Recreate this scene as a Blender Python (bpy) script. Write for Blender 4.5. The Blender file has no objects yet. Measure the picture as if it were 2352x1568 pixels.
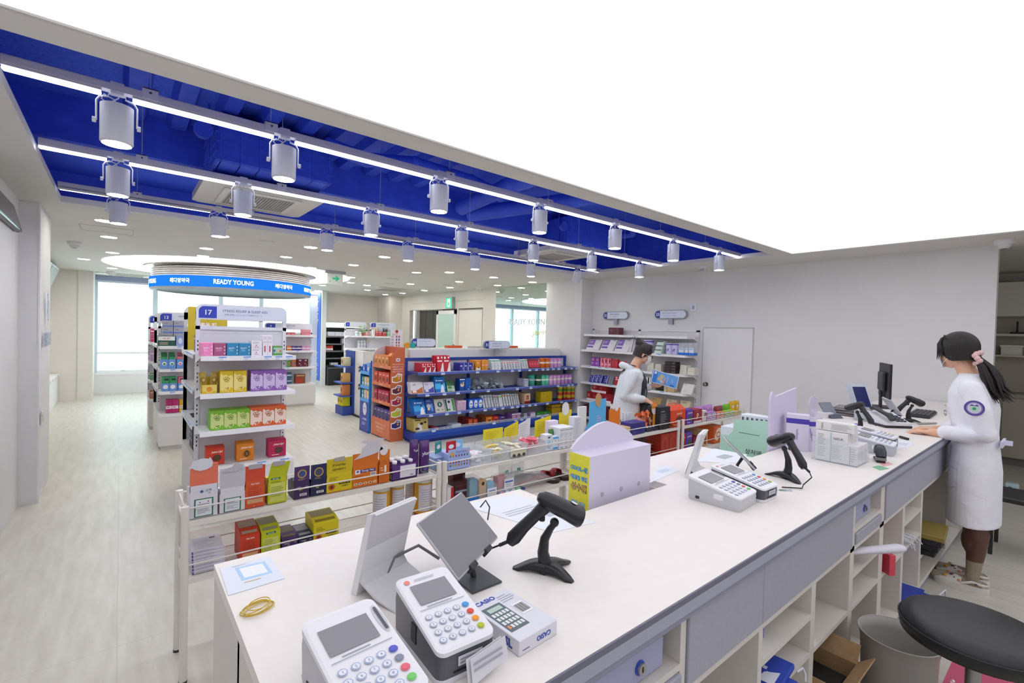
EXPO = 0.12; SKY = 6.0; PANEL = 1.15; OVAL = 4.0; TUBE = 9.0; DOWN = 60.0
import bpy, math, random
from mathutils import Vector, Matrix
random.seed(7)
S = bpy.context.scene
COL = S.collection
# ---------------------------------------------------------------- camera
FPX = 1093.5
YAW, PIT, ROL = 0.688687, -0.0191221, 0.0267229
CAMP = Vector((0, 0, 1.6))
_f = Vector((math.sin(YAW) * math.cos(PIT), math.cos(YAW) * math.cos(PIT), math.sin(PIT)))
_r = Vector((math.cos(YAW), -math.sin(YAW), 0))
_u = _r.cross(_f)
CR = _r * math.cos(ROL) + _u * math.sin(ROL)
CU = -_r * math.sin(ROL) + _u * math.cos(ROL)
CF = _f
cd = bpy.data.cameras.new('camera')
cam = bpy.data.objects.new('camera', cd)
COL.objects.link(cam)
cd.sensor_width = 36
cd.lens = FPX / 2352 * 36
cd.clip_start = 0.02
mw = Matrix((CR, CU, -CF)).transposed().to_4x4()
mw.translation = CAMP
cam.matrix_world = mw
S.camera = cam
def at(px, py, **k):
 """World point seen at a pixel of the 2352x1568 frame on the plane x=, y= or z=."""
 d = CR * ((px - 1176) / FPX) + CU * ((784 - py) / FPX) + CF
 a, v = list(k.items())[0]
 i = 'xyz'.index(a)
 return CAMP + d * ((v - CAMP[i]) / d[i])
# ---------------------------------------------------------------- view, world
vs = S.view_settings
vs.view_transform = 'Standard'
vs.look = 'None'
vs.gamma = 1
vs.use_curve_mapping = False
vs.exposure = EXPO
w = bpy.data.worlds.new('sky')
S.world = w
w.use_nodes = True
w.node_tree.nodes['Background'].inputs[0].default_value = (0.86, 0.93, 1, 1)
w.node_tree.nodes['Background'].inputs[1].default_value = SKY
def area(name, loc, sx, sy, power, rot=(0, 0, 0), col=(1, 1, 1), portal=False, spread=math.pi):
 l = bpy.data.lights.new(name, 'AREA')
 l.shape = 'RECTANGLE'
 l.size, l.size_y = sx, sy
 l.energy = power
 l.color = col
 l.spread = spread
 if portal:
  l.cycles.is_portal = True
 o = bpy.data.objects.new(name, l)
 o.location = loc
 o.rotation_euler = rot
 COL.objects.link(o)
 return o
area('window_portal', (1.9, 13.95, 1.3), 4.7, 2.5, 1, (math.radians(90), 0, math.pi), portal=True)
# ---------------------------------------------------------------- materials
_mc = {}
def lin(h):
 h = h.lstrip('#')
 c = [int(h[i:i + 2], 16) / 255 for i in (0, 2, 4)]
 return [x / 12.92 if x <= .04045 else ((x + .055) / 1.055) ** 2.4 for x in c]
def mat(key):
 """'#rrggbb' or '#rrggbb/option' with option gloss, metal, glass, clear, emit<n>, matte; or a named procedural material."""
 if key in _mc:
  return _mc[key]
 if key in NAMED:
  m = NAMED[key](key)
  _mc[key] = m
  return m
 h, _, opt = key.partition('/')
 m = bpy.data.materials.new('paint_' + key.replace('/', '_').replace('#', ''))
 m.use_nodes = True
 b = m.node_tree.nodes['Principled BSDF']
 b.inputs['Base Color'].default_value = (*lin(h), 1)
 b.inputs['Roughness'].default_value = .5
 if opt == 'gloss':
  b.inputs['Roughness'].default_value = .18
 elif opt == 'matte':
  b.inputs['Roughness'].default_value = .9
 elif opt == 'metal':
  b.inputs['Metallic'].default_value = 1
  b.inputs['Roughness'].default_value = .28
 elif opt == 'satin':
  b.inputs['Roughness'].default_value = .33
 elif opt == 'mirror':
  b.inputs['Metallic'].default_value = 1
  b.inputs['Roughness'].default_value = .01
 elif opt.startswith('clear'):
  b.inputs['Roughness'].default_value = .08
  b.inputs['Alpha'].default_value = float(opt[5:] or 20) / 100
 elif opt.startswith('emit'):
  b.inputs['Emission Color'].default_value = (*lin(h), 1)
  b.inputs['Emission Strength'].default_value = float(opt[4:])
 _mc[key] = m
 return m
def nodes_mat(key, rough=.6):
 m = bpy.data.materials.new(key)
 m.use_nodes = True
 nt = m.node_tree
 b = nt.nodes['Principled BSDF']
 b.inputs['Roughness'].default_value = rough
 tc = nt.nodes.new('ShaderNodeTexCoord')
 return m, nt, b, tc
def noisy(c1, c2, scale, rough=.6, bump=0, stretch=(1, 1, 1), detail=4):
 def f(key):
  m, nt, b, tc = nodes_mat(key, rough)
  mp = nt.nodes.new('ShaderNodeMapping')
  mp.inputs['Scale'].default_value = stretch
  n = nt.nodes.new('ShaderNodeTexNoise')
  n.inputs['Scale'].default_value = scale
  n.inputs['Detail'].default_value = detail
  r = nt.nodes.new('ShaderNodeValToRGB')
  r.color_ramp.elements[0].position = .35
  r.color_ramp.elements[1].position = .65
  r.color_ramp.elements[0].color = (*lin(c1), 1)
  r.color_ramp.elements[1].color = (*lin(c2), 1)
  L = nt.links.new
  L(tc.outputs['Object'], mp.inputs[0])
  L(mp.outputs[0], n.inputs['Vector'])
  L(n.outputs[0], r.inputs[0])
  L(r.outputs[0], b.inputs['Base Color'])
  if bump:
   bp = nt.nodes.new('ShaderNodeBump')
   bp.inputs['Strength'].default_value = bump
   bp.inputs['Distance'].default_value = .01
   L(n.outputs[0], bp.inputs['Height'])
   L(bp.outputs[0], b.inputs['Normal'])
  return m
 return f
def floor_mat(key):
 m, nt, b, tc = nodes_mat(key, .38)
 L = nt.links.new
 n = nt.nodes.new('ShaderNodeTexNoise')
 n.inputs['Scale'].default_value = 2.2
 n.inputs['Detail'].default_value = 8
 mp = nt.nodes.new('ShaderNodeMapping')
 mp.inputs['Scale'].default_value = (9, 1.2, 1)
 L(tc.outputs['Object'], mp.inputs[0])
 L(mp.outputs[0], n.inputs['Vector'])
 r = nt.nodes.new('ShaderNodeValToRGB')
 r.color_ramp.elements[0].position = .3
 r.color_ramp.elements[1].position = .7
 r.color_ramp.elements[0].color = (*lin('#c3beb2'), 1)
 r.color_ramp.elements[1].color = (*lin('#d3cfc5'), 1)
 L(n.outputs[0], r.inputs[0])
 br = nt.nodes.new('ShaderNodeTexBrick')
 br.offset = 0
 br.inputs['Scale'].default_value = 1
 br.inputs['Brick Width'].default_value = 1.0
 br.inputs['Row Height'].default_value = 1.0
 br.inputs['Mortar Size'].default_value = .0015
 br.inputs['Mortar'].default_value = (*lin('#b9b4a9'), 1)
 L(tc.outputs['Object'], br.inputs['Vector'])
 L(r.outputs[0], br.inputs['Color1'])
 L(r.outputs[0], br.inputs['Color2'])
 L(br.outputs[0], b.inputs['Base Color'])
 return m
def glass_mat(tint, alpha):
 def f(key):
  m = bpy.data.materials.new(key)
  m.use_nodes = True
  nt = m.node_tree
  nt.nodes.clear()
  o = nt.nodes.new('ShaderNodeOutputMaterial')
  mx = nt.nodes.new('ShaderNodeMixShader')
  t = nt.nodes.new('ShaderNodeBsdfTransparent')
  t.inputs[0].default_value = (*lin(tint), 1)
  g = nt.nodes.new('ShaderNodeBsdfGlossy')
  g.inputs['Roughness'].default_value = .05
  mx.inputs[0].default_value = alpha
  nt.links.new(t.outputs[0], mx.inputs[1])
  nt.links.new(g.outputs[0], mx.inputs[2])
  nt.links.new(mx.outputs[0], o.inputs[0])
  return m
 return f
def emit_mat(hexc, s):
 def f(key):
  m = bpy.data.materials.new(key)
  m.use_nodes = True
  nt = m.node_tree
  nt.nodes.clear()
  o = nt.nodes.new('ShaderNodeOutputMaterial')
  e = nt.nodes.new('ShaderNodeEmission')
  e.inputs[0].default_value = (*lin(hexc), 1)
  e.inputs[1].default_value = s
  nt.links.new(e.outputs[0], o.inputs[0])
  return m
 return f
def fabric(c, scale=900):
 def f(key):
  m, nt, b, tc = nodes_mat(key, .85)
  b.inputs['Base Color'].default_value = (*lin(c), 1)
  n = nt.nodes.new('ShaderNodeTexNoise')
  n.inputs['Scale'].default_value = 7
  n.inputs['Detail'].default_value = 3
  n.inputs['Distortion'].default_value = 1.2
  bp = nt.nodes.new('ShaderNodeBump')
  bp.inputs['Strength'].default_value = .5
  bp.inputs['Distance'].default_value = .02
  nt.links.new(tc.outputs['Object'], n.inputs['Vector'])
  nt.links.new(n.outputs[0], bp.inputs['Height'])
  nt.links.new(bp.outputs[0], b.inputs['Normal'])
  return m
 return f
NAMED = {
 'floor': floor_mat,
 'ceiling_paint': noisy('#d9d7d2', '#dcdad5', 3, .8),
 'wall_paint': noisy('#dbdadb', '#dfdedf', 2, .8),
 'warm_wall': noisy('#dcd8d0', '#e0dcd4', 2, .8),
 'blue_plaster': noisy('#3a5ade', '#4468ec', 45, .75, .55, detail=6),
 'blue_paint': noisy('#3552d6', '#3c5ce2', 6, .6, .15),
 'counter_top': noisy('#eae4e0', '#ebe6e2', 30, .42),
 'counter_white': noisy('#d9d4cd', '#dcd8d1', 20, .5),
 'counter_grey': noisy('#a5a6b4', '#a9aab8', 60, .5, .05),
 'panel_light': emit_mat('#fbfaff', PANEL),
 'oval_light': emit_mat('#fdfcff', OVAL),
 'tube_light': emit_mat('#eef0ff', TUBE),
 'spot_face': emit_mat('#ffffff', 110),
 'downlight': emit_mat('#fffaf0', DOWN),
 'blue_led': emit_mat('#2684f4', 1.0),
 'glass': glass_mat('#eef8f6', .06),
 'acrylic': glass_mat('#f4f6fa', .12),
 'green_glass': glass_mat('#b5d6cd', .15),
 'coat_white': fabric('#e9e9f2'),
 'jacket_grey': fabric('#d3d9de'),
 'pants_tan': fabric('#b9976b'),
 'hair': noisy('#0c0908', '#191210', 60, .55, .3, (1, 1, .08)),
 'hair_brown': noisy('#150d0c', '#281917', 60, .55, .3, (1, 1, .1)),
 'skin': noisy('#dca98c', '#e2b396', 12, .5),
 'stocking': noisy('#55352a', '#5e3d31', 9, .45),
 'sock': noisy('#968876', '#a09280', 70, .9, .3, (1, 1, 3)),
 'kraft': noisy('#b08f68', '#bb9a73', 25, .85),
 'leather': noisy('#17181a', '#1e1f22', 90, .42, .08),
 'chocolate_foil': noisy('#7a3a1e', '#a45a33', 14, .3, .2),
 'silver_foil': noisy('#8d949c', '#ccd2d8', 30, .25, .5),
 'brushed': noisy('#c9c4bf', '#d8d4d0', 8, .25),
 'ext_wall': noisy('#eef0f2', '#f8fafa', 1.5, .8),
}
# ---------------------------------------------------------------- mesh building
_txt = {}
def text_geo(s, italic=False, bold=0.0):
 k = (s, italic, bold)
 if k not in _txt:
  c = bpy.data.curves.new('t', 'FONT')
  c.body = s
  c.align_x = 'CENTER'
  c.align_y = 'CENTER'
  c.resolution_u = 2
  c.offset = bold
  if italic:
   c.shear = .3
  o = bpy.data.objects.new('t', c)
  COL.objects.link(o)
  dg = bpy.context.evaluated_depsgraph_get()
  m = o.evaluated_get(dg).to_mesh()
  vs_ = [v.co.copy() for v in m.vertices]
  fs = [tuple(p.vertices) for p in m.polygons]
  o.evaluated_get(dg).to_mesh_clear()
  bpy.data.objects.remove(o)
  bpy.data.curves.remove(c)
  xs = [v.x for v in vs_] or [0, 1]
  ys = [v.y for v in vs_] or [0, 1]
  _txt[k] = (vs_, fs, min(xs), max(xs), min(ys), max(ys))
 return _txt[k]
class M:
 """Collects geometry for one mesh object."""
 def __init__(s):
  s.v, s.f, s.mi, s.sm, s.keys = [], [], [], [], []
  s.T = Matrix.Identity(4)
 def add(s, vs_, fs, m, smooth=False):
  if m not in s.keys:
   s.keys.append(m)
  i = s.keys.index(m)
  n = len(s.v)
  s.v += [s.T @ Vector(v) for v in vs_]
  s.f += [tuple(a + n for a in f) for f in fs]
  s.mi += [i] * len(fs)
  s.sm += [smooth] * len(fs)
  return s
 def box(s, x0, y0, z0, x1, y1, z1, m):
  v = [(x, y, z) for z in (z0, z1) for y in (y0, y1) for x in (x0, x1)]
  return s.add(v, [(0, 2, 3, 1), (4, 5, 7, 6), (0, 1, 5, 4), (2, 6, 7, 3), (0, 4, 6, 2), (1, 3, 7, 5)], m)
 def rbox(s, x0, y0, z0, x1, y1, z1, m, b=.003):
  """Box with chamfered edges."""
  b = min(b, (x1 - x0) * .45, (y1 - y0) * .45, (z1 - z0) * .45)
  v = {}
  L = []
  for ix, x in enumerate((x0, x1)):
   for iy, y in enumerate((y0, y1)):
    for iz, z in enumerate((z0, z1)):
     sx, sy, sz = (1 - 2 * ix) * b, (1 - 2 * iy) * b, (1 - 2 * iz) * b
     for a, p in enumerate(((x, y + sy, z + sz), (x + sx, y, z + sz), (x + sx, y + sy, z))):
      v[ix, iy, iz, a] = len(L)
      L.append(p)
  F = []
  for i in (0, 1):
   q = [v[i, 0, 0, 0], v[i, 1, 0, 0], v[i, 1, 1, 0], v[i, 0, 1, 0]]
   F.append(q if i else q[::-1])
   q = [v[0, i, 0, 1], v[1, i, 0, 1], v[1, i, 1, 1], v[0, i, 1, 1]]
   F.append(q[::-1] if i else q)
   q = [v[0, 0, i, 2], v[1, 0, i, 2], v[1, 1, i, 2], v[0, 1, i, 2]]
   F.append(q if i else q[::-1])
  for i in (0, 1):
   for j in (0, 1):
    F.append((v[i, j, 0, 0], v[i, j, 1, 0], v[i, j, 1, 1], v[i, j, 0, 1]))
    F.append((v[i, 0, j, 0], v[i, 1, j, 0], v[i, 1, j, 2], v[i, 0, j, 2]))
    F.append((v[0, i, j, 1], v[1, i, j, 1], v[1, i, j, 2], v[0, i, j, 2]))
    for k in (0, 1):
     F.append((v[i, j, k, 0], v[i, j, k, 1], v[i, j, k, 2]))
  return s.add(L, F, m)
 def prism(s, pts, a, b, m, axis='y', smooth=False):
  """Extrude the 2D outline pts from a to b; axis y: pts are (x,z); z: (x,y); x: (y,z)."""
  n = len(pts)
  P = {'y': lambda p, t: (p[0], t, p[1]), 'z': lambda p, t: (p[0], p[1], t), 'x': lambda p, t: (t, p[0], p[1])}[axis]
  v = [P(p, a) for p in pts] + [P(p, b) for p in pts]
  f = [tuple(range(n))[::-1], tuple(range(n, 2 * n))]
  s.add(v, f, m)
  return s.add(v, [(i, (i + 1) % n, n + (i + 1) % n, n + i) for i in range(n)], m, smooth)
 def quad(s, a, b, c, d, m):
  return s.add([a, b, c, d], [(0, 1, 2, 3)], m)
 def cyl(s, c, r, h, m, axis='z', seg=20, r2=None, cap=True, m2=None):
  r2 = r if r2 is None else r2
  ax = {'z': ((1, 0, 0), (0, 1, 0), (0, 0, 1)), 'x': ((0, 1, 0), (0, 0, 1), (1, 0, 0)), 'y': ((1, 0, 0), (0, 0, 1), (0, 1, 0))}[axis]
  A, B, Cx = [Vector(q) for q in ax]
  c = Vector(c)
  v = []
  for k, (rr, t) in enumerate(((r, 0), (r2, h))):
   for i in range(seg):
    a = 2 * math.pi * i / seg
    v.append(c + A * rr * math.cos(a) + B * rr * math.sin(a) + Cx * t)
  s.add(v, [(i, (i + 1) % seg, seg + (i + 1) % seg, seg + i) for i in range(seg)], m, True)
  if cap:
   s.add(v[:seg], [tuple(range(seg))[::-1]], m)
   s.add(v[seg:], [tuple(range(seg))], m2 or m)
  return s
 def lathe(s, prof, m, c=(0, 0, 0), seg=24, smooth=True):
  v, f = [], []
  n = len(prof)
  for i in range(seg):
   a = 2 * math.pi * i / seg
   for r, z in prof:
    v.append((c[0] + r * math.cos(a), c[1] + r * math.sin(a), c[2] + z))
  for i in range(seg):
   j = (i + 1) % seg
   for k in range(n - 1):
    f.append((i * n + k, j * n + k, j * n + k + 1, i * n + k + 1))
  return s.add(v, f, m, smooth)
 def tube(s, pts, r, m, seg=8, closed=False, rs=None):
  pts = [Vector(p) for p in pts]
  n = len(pts)
  v, f = [], []
  up = None
  for i, p in enumerate(pts):
   a = pts[(i - 1) % n] if (closed or i) else p
   b = pts[(i + 1) % n] if (closed or i < n - 1) else p
   t = (b - a).normalized()
   if up is None:
    up = Vector((0, 0, 1)) if abs(t.z) < .9 else Vector((1, 0, 0))
   x = t.cross(up).normalized()
   up = x.cross(t).normalized()
   rr = rs[i] if rs else r
   rx, rz = rr if isinstance(rr, tuple) else (rr, rr)
   for k in range(seg):
    q = 2 * math.pi * k / seg
    v.append(p + x * rx * math.cos(q) + up * rz * math.sin(q))
  for i in range(n if closed else n - 1):
   for k in range(seg):
    f.append((i * seg + k, i * seg + (k + 1) % seg, ((i + 1) % n) * seg + (k + 1) % seg, ((i + 1) % n) * seg + k))
  s.add(v, f, m, True)
  if not closed:
   s.add(v[:seg], [tuple(range(seg))], m)
   s.add(v[-seg:], [tuple(range(seg))], m)
  return s
 def loft(s, rings, m, cap=True, smooth=True, closed=True):
  n = len(rings[0])
  v = [p for r in rings for p in r]
  f = []
  for i in range(len(rings) - 1):
   for k in range(n if closed else n - 1):
    f.append((i * n + k, i * n + (k + 1) % n, (i + 1) * n + (k + 1) % n, (i + 1) * n + k))
  s.add(v, f, m, smooth)
  if cap:
   s.add(rings[0], [tuple(range(n))[::-1]], m)
   s.add(rings[-1], [tuple(range(n))], m)
  return s
 def ball(s, c, r, m, seg=14, rings=9):
  rx, ry, rz = r if isinstance(r, tuple) else (r, r, r)
  R = []
  for i in range(rings + 1):
   t = -math.pi / 2 + math.pi * i / rings
   R.append([(c[0] + rx * math.cos(t) * math.cos(2 * math.pi * k / seg), c[1] + ry * math.cos(t) * math.sin(2 * math.pi * k / seg), c[2] + rz * math.sin(t)) for k in range(seg)])
  return s.loft(R, m, cap=False)
 # flat art on a plane given by origin o, unit axes u (right), v (up)
 def plate(s, o, u, v, x, y, w_, h, m, off=.0004):
  o, u, v = Vector(o), Vector(u), Vector(v)
  n = u.cross(v) * off
  P = lambda a, b: o + u * a + v * b + n
  return s.add([P(x - w_ / 2, y - h / 2), P(x + w_ / 2, y - h / 2), P(x + w_ / 2, y + h / 2), P(x - w_ / 2, y + h / 2)], [(0, 1, 2, 3)], m)
 def poly(s, o, u, v, pts, m, off=.0005):
  o, u, v = Vector(o), Vector(u), Vector(v)
  n = u.cross(v) * off
  return s.add([o + u * a + v * b + n for a, b in pts], [tuple(range(len(pts)))], m)
 def disc(s, o, u, v, x, y, rx, m, ry=None, off=.0006, seg=16):
  ry = ry or rx
  return s.poly(o, u, v, [(x + rx * math.cos(2 * math.pi * i / seg), y + ry * math.sin(2 * math.pi * i / seg)) for i in range(seg)], m, off)
 def ring(s, o, u, v, x, y, rx, wd, m, ry=None, off=.0006, seg=24):
  ry = ry or rx
  o, u, v = Vector(o), Vector(u), Vector(v)
  n = u.cross(v) * off
  L, F = [], []
  for i in range(seg):
   a = 2 * math.pi * i / seg
   for q in (0, wd):
    L.append(o + u * (x + (rx - q) * math.cos(a)) + v * (y + (ry - q) * math.sin(a)) + n)
  for i in range(seg):
   j = (i + 1) % seg
   F.append((2 * i, 2 * j, 2 * j + 1, 2 * i + 1))
  return s.add(L, F, m)
 def text(s, t, o, u, v, x, y, w_, h, m, off=.0008, rot=0, italic=False, bold=0.0, fit=True):
  """Lettering whose box is at most w_ wide and h high, centred on (x, y)."""
  V, F, a, b, c, d = text_geo(t, italic, bold)
  if not V:
   return s
  o, u, v = Vector(o), Vector(u), Vector(v)
  n = u.cross(v) * off
  sx, sy = w_ / (b - a), h / (d - c)
  if fit:
   sx = sy = min(sx, sy)
  ca, sa = math.cos(rot), math.sin(rot)
  L = []
  for p in V:
   px, py = (p.x - (a + b) / 2) * sx, (p.y - (c + d) / 2) * sy
   L.append(o + u * (x + px * ca - py * sa) + v * (y + px * sa + py * ca) + n)
  return s.add(L, F, m)
 def lines(s, o, u, v, x, y, w_, h, n, m, frac=.35, ragged=True, off=.0007):
  """n thin bars: small print too fine to read."""
  rnd = random.Random(int(abs(x * 9999 + y * 777 + w_ * 13)) + n)
  for i in range(n):
   ww = w_ * (rnd.uniform(.55, 1) if ragged else 1)
   s.plate(o, u, v, x - (w_ - ww) / 2, y + h / 2 - h * (i + .5) / n, ww, h / n * frac, m, off)
  return s
 def barcode(s, o, u, v, x, y, w_, h):
  s.plate(o, u, v, x, y, w_ * 1.15, h * 1.35, '#f2f2f4', .0006)
  for i in range(11):
   s.plate(o, u, v, x - w_ / 2 + w_ * (i + .5) / 11, y, w_ / 11 * (.35 + .35 * (i * 7 % 3) / 2), h, '#26262c', .0009)
  return s
def mesh_of(b, name):
 me = bpy.data.meshes.new(name)
 me.from_pydata([tuple(v) for v in b.v], [], b.f)
 for k in b.keys:
  me.materials.append(mat(k))
 me.polygons.foreach_set('material_index', b.mi)
 me.polygons.foreach_set('use_smooth', b.sm)
 me.update()
 return me
def obj(name, b, parent=None, loc=None, rz=0, label=None, cat=None, group=None, kind=None, rot=None):
 me = b if isinstance(b, bpy.types.Mesh) else mesh_of(b, name)
 o = bpy.data.objects.new(name, me)
 COL.objects.link(o)
 if parent:
  o.parent = parent
 if loc is not None:
  o.location = loc
 o.rotation_euler = rot if rot else (0, 0, rz)
 return tag(o, label, cat, group, kind)
def tag(o, label=None, cat=None, group=None, kind=None):
 for k, v in (('label', label), ('category', cat), ('group', group), ('kind', kind)):
  if v:
   o[k] = v
 return o
def thing(name, label, cat, loc=(0, 0, 0), rz=0, group=None, kind=None, rot=None):
 o = bpy.data.objects.new(name, None)
 COL.objects.link(o)
 o.location = loc
 o.rotation_euler = rot if rot else (0, 0, rz)
 o.empty_display_size = .05
 return tag(o, label, cat, group, kind)
def copy_tree(o, parent=None):
 c = o.copy()
 COL.objects.link(c)
 c.parent = parent
 for ch in o.children:
  copy_tree(ch, c)
 return c
def struct(name, b, parent=None, **k):
 return obj(name, b, parent, kind='structure' if parent is None else None, **k)
ORD = ['first', 'second', 'third', 'fourth', 'fifth', 'sixth', 'seventh', 'eighth', 'ninth', 'tenth', 'eleventh', 'twelfth', 'thirteenth', 'fourteenth', 'fifteenth', 'sixteenth', 'seventeenth', 'eighteenth', 'nineteenth', 'twentieth']
NUM = ['zero', 'one', 'two', 'three', 'four', 'five', 'six', 'seven', 'eight', 'nine', 'ten', 'eleven', 'twelve', 'thirteen', 'fourteen', 'fifteen', 'sixteen', 'seventeen', 'eighteen', 'nineteen', 'twenty']
def which(i, n, from_='left'):
 if n == 1:
  return ''
 if i == 0:
  return from_ + 'most' if from_ in ('left', 'right') else 'front'
 if i == n - 1:
  return {'left': 'rightmost', 'right': 'leftmost'}.get(from_, 'rearmost')
 if n == 3:
  return 'middle'
 return ORD[i] + ' from ' + from_
X, Y, Z = Vector((1, 0, 0)), Vector((0, 1, 0)), Vector((0, 0, 1))
PI = math.pi
# ---------------------------------------------------------------- the setting
CZ = 2.61
b = M().box(-2.2, -3, -.1, 10.2, 17, 0, 'floor')
struct('floor', b)
# ceiling slab with two openings (light panel, blue recess)
b = M()
RX0, RX1, RY0, RY1 = -.4, 6.03, 2.45, 5.6
for (x0, y0, x1, y1) in ((-2.2, 2.28, RX0, 14.6), (RX0, 2.28, RX1, RY0), (RX0, RY1, RX1, 14.6), (RX1, 2.28, 10.2, 14.6), (6.11, -3, 10.2, 2.28)):
 b.box(x0, y0, CZ, x1, y1, CZ + .05, 'ceiling_paint')
struct('ceiling', b)
b = M().box(-2.2, -3, CZ + .004, 6.11, 2.28, CZ + .03, 'panel_light')
o = obj('luminous_ceiling', b)
tag(o, 'huge glowing white stretch panel filling the ceiling over the counter', 'ceiling light')
b = M()
b.box(-2.2, 2.262, CZ - .004, 6.128, 2.28, CZ + .05, '#c9c6c2').box(6.11, -3, CZ - .004, 6.128, 2.262, CZ + .05, '#c9c6c2')
struct('trim_1', b)
# blue recess: plenum sides and top
b = M()
zt = 3.25
b.box(RX0 - .25, RY0 - .06, CZ + .05, RX1 + .3, RY0 - .02, zt, 'blue_paint')
b.box(RX0 - .25, RY1 + .25, CZ + .05, RX1 + .3, RY1 + .29, zt, 'blue_paint')
b.box(RX0 - .29, RY0 - .06, CZ + .05, RX0 - .25, RY1 + .29, zt, 'blue_paint')
b.box(RX1 + .3, RY0 - .06, CZ + .05, RX1 + .34, RY1 + .29, zt, 'blue_paint')
b.box(RX0 - .25, RY1, CZ + .0505, RX1 + .3, RY1 + .25, CZ + .055, 'blue_paint')
b.box(RX0 - .25, RY0, CZ + .0505, RX0, RY1, CZ + .055, 'blue_paint')
b.box(RX1, RY0, CZ + .0505, RX1 + .3, RY1, CZ + .055, 'blue_paint')
b.box(RX0 - .29, RY0 - .06, zt, RX1 + .34, RY1 + .29, zt + .04, 'blue_plaster')
# lower boxed-in area at the far side and left end (flat panels)
b.box(RX0 - .25, RY1 - .75, zt - .33, RX1 + .3, RY1 + .25, zt - .28, 'blue_plaster')
b.box(RX0 - .25, RY1 - .79, zt - .33, RX1 + .3, RY1 - .75, zt, 'blue_paint')
struct('ceiling_recess', b)
# corrugated deck between beams
b = M()
x = 0.0
while x < 2.6:
 pts = [(0, 0), (.03, -.07), (.13, -.07), (.16, 0)]
 b.prism([(x + p[0], zt + p[1] - .002) for p in pts], RY0 + .55, RY1 - .82, 'blue_paint')
 x += .27
struct('ceiling_deck', b)
b = M()
# rough sprayed beam along x
pts = []
R = []
rnd = random.Random(3)
for i in range(60):
 x = RX0 - .2 + i * (RX1 + .45 - RX0) / 59
 j = rnd.uniform(-.012, .012)
 R.append([(x, RY0 + .06 + j, zt - .02), (x, RY0 + .08, zt - .2 + j), (x, RY0 + .26 + j, zt - .27 + j * 1.5), (x, RY0 + .5 + j, zt - .22 + j), (x, RY0 + .56 + j, zt - .02)])
b.loft(R, 'blue_plaster', cap=False, closed=False)
struct('ceiling_beam', b)
def pipe(name, pts, r, label, seg=14):
 bb = M().tube(pts, r, 'blue_paint', seg=seg)
 for p in pts[1:-1]:
  bb.ball(p, r * 1.06, 'blue_paint')
 o = obj(name, bb)
 tag(o, label, 'pipe', None)
zz = zt - .2
pipe('duct_pipe', [(1.25, 3.9, zz), (1.6, 3.95, zz - .02), (2.0, 3.85, zz + .02), (2.6, 3.85, zz), (3.1, 4.0, zz - .02)], .06, 'wavy blue insulated pipe running beside the first ceiling unit')
pipe('duct_pipe', [(3.1, 2.9, zz + .05), (2.95, 3.6, zz), (3.05, 4.7, zz - .02)], .085, 'straight thick blue pipe crossing the recess left of the other')
pipe('duct_pipe', [(4.1, 2.9, zz + .05), (3.75, 3.7, zz), (3.2, 4.75, zz - .06)], .085, 'slanting thick blue pipe crossing the recess right of the other')
pipe('duct_pipe', [(4.9, 3.9, zz), (5.3, 3.95, zz), (5.5, 4.1, zz - .03), (5.4, 4.5, zz - .05)], .05, 'thin blue pipe looping by the far ceiling unit')
def blue_unit(x, y, label):
 t = thing('air_handler', label, 'air conditioning unit', (x, y, zt - .45))
 c = M().rbox(-.42, -.35, 0, .42, .35, .36, 'blue_paint', .015)
 for k in range(1, 5):
  c.box(-.425, -.355, .07 * k, .425, .355, .07 * k + .006, 'blue_plaster')
 for k in range(-3, 4):
  c.box(.13 * k - .003, -.356, .0, .13 * k + .003, .356, .36, 'blue_plaster')
 obj('casing', c, t)
 for s in (-1, 1):
  obj('hanging_rod', M().cyl((.45 * s, -.2, .05), .008, .4, 'blue_paint', seg=8), t)
 obj('junction_box', M().cyl((-.5, -.36, .2), .06, .05, 'blue_paint', 'y'), t)
 return t
blue_unit(.95, 4.45, 'blue painted air handler with gridded casing above the nearer ceiling cassette')
blue_unit(4.95, 4.75, 'blue painted air handler above the farther ceiling cassette')
# walls
WX = 6.83
b = M().box(WX, .62, 0, WX + .12, 5.93, CZ, 'wall_paint')
struct('wall_right', b)
b = M().box(6.5, 5.93, 0, 7.0, 6.8, CZ, 'wall_paint').box(6.5, 6.8, 0, 6.66, 6.86, CZ, 'wall_paint')
struct('pillar_right', b)
# door wall, x = 6.65 beyond the mirror
DX = 6.65
b = M()
b.box(DX, 8.7, 0, DX + .12, 9.2, CZ, 'warm_wall')
b.box(DX, 9.2, 2.17, DX + .12, 12.9, CZ, 'warm_wall')
b.box(DX, 12.9, 0, DX + .12, 14.4, CZ, 'warm_wall')
b.box(DX, 10.25, 0, DX + .12, 10.33, 2.17, 'warm_wall')
b.box(DX - .01, 9.25, 2.36, DX, 12.8, 2.365, '#aaa69e')
b.box(DX, 6.8, 0, DX + .12, 8.7, CZ, 'warm_wall')
struct('wall_back_right', b)
b = M().box(4.3, 14.3, 0, 7.2, 14.42, CZ, 'warm_wall').box(6.25, 13.4, 0, 6.65, 14.3, CZ, 'warm_wall')
struct('wall_back', b)
b = M().box(4.28, 13.45, 0, 4.4, 14.3, CZ, '#e9ecec')
struct('pillar_back', b)
b = M().box(-2.2, 5.8, 0, -.548, 6.66, CZ, 'wall_paint').box(-.552, 5.795, 0, -.54, 5.80, CZ, '#e4e4e6')
struct('pillar_left', b)
b = M().box(-.8, -3, 0, -.67, 5.8, CZ, 'wall_paint')
struct('wall_left', b)
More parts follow.
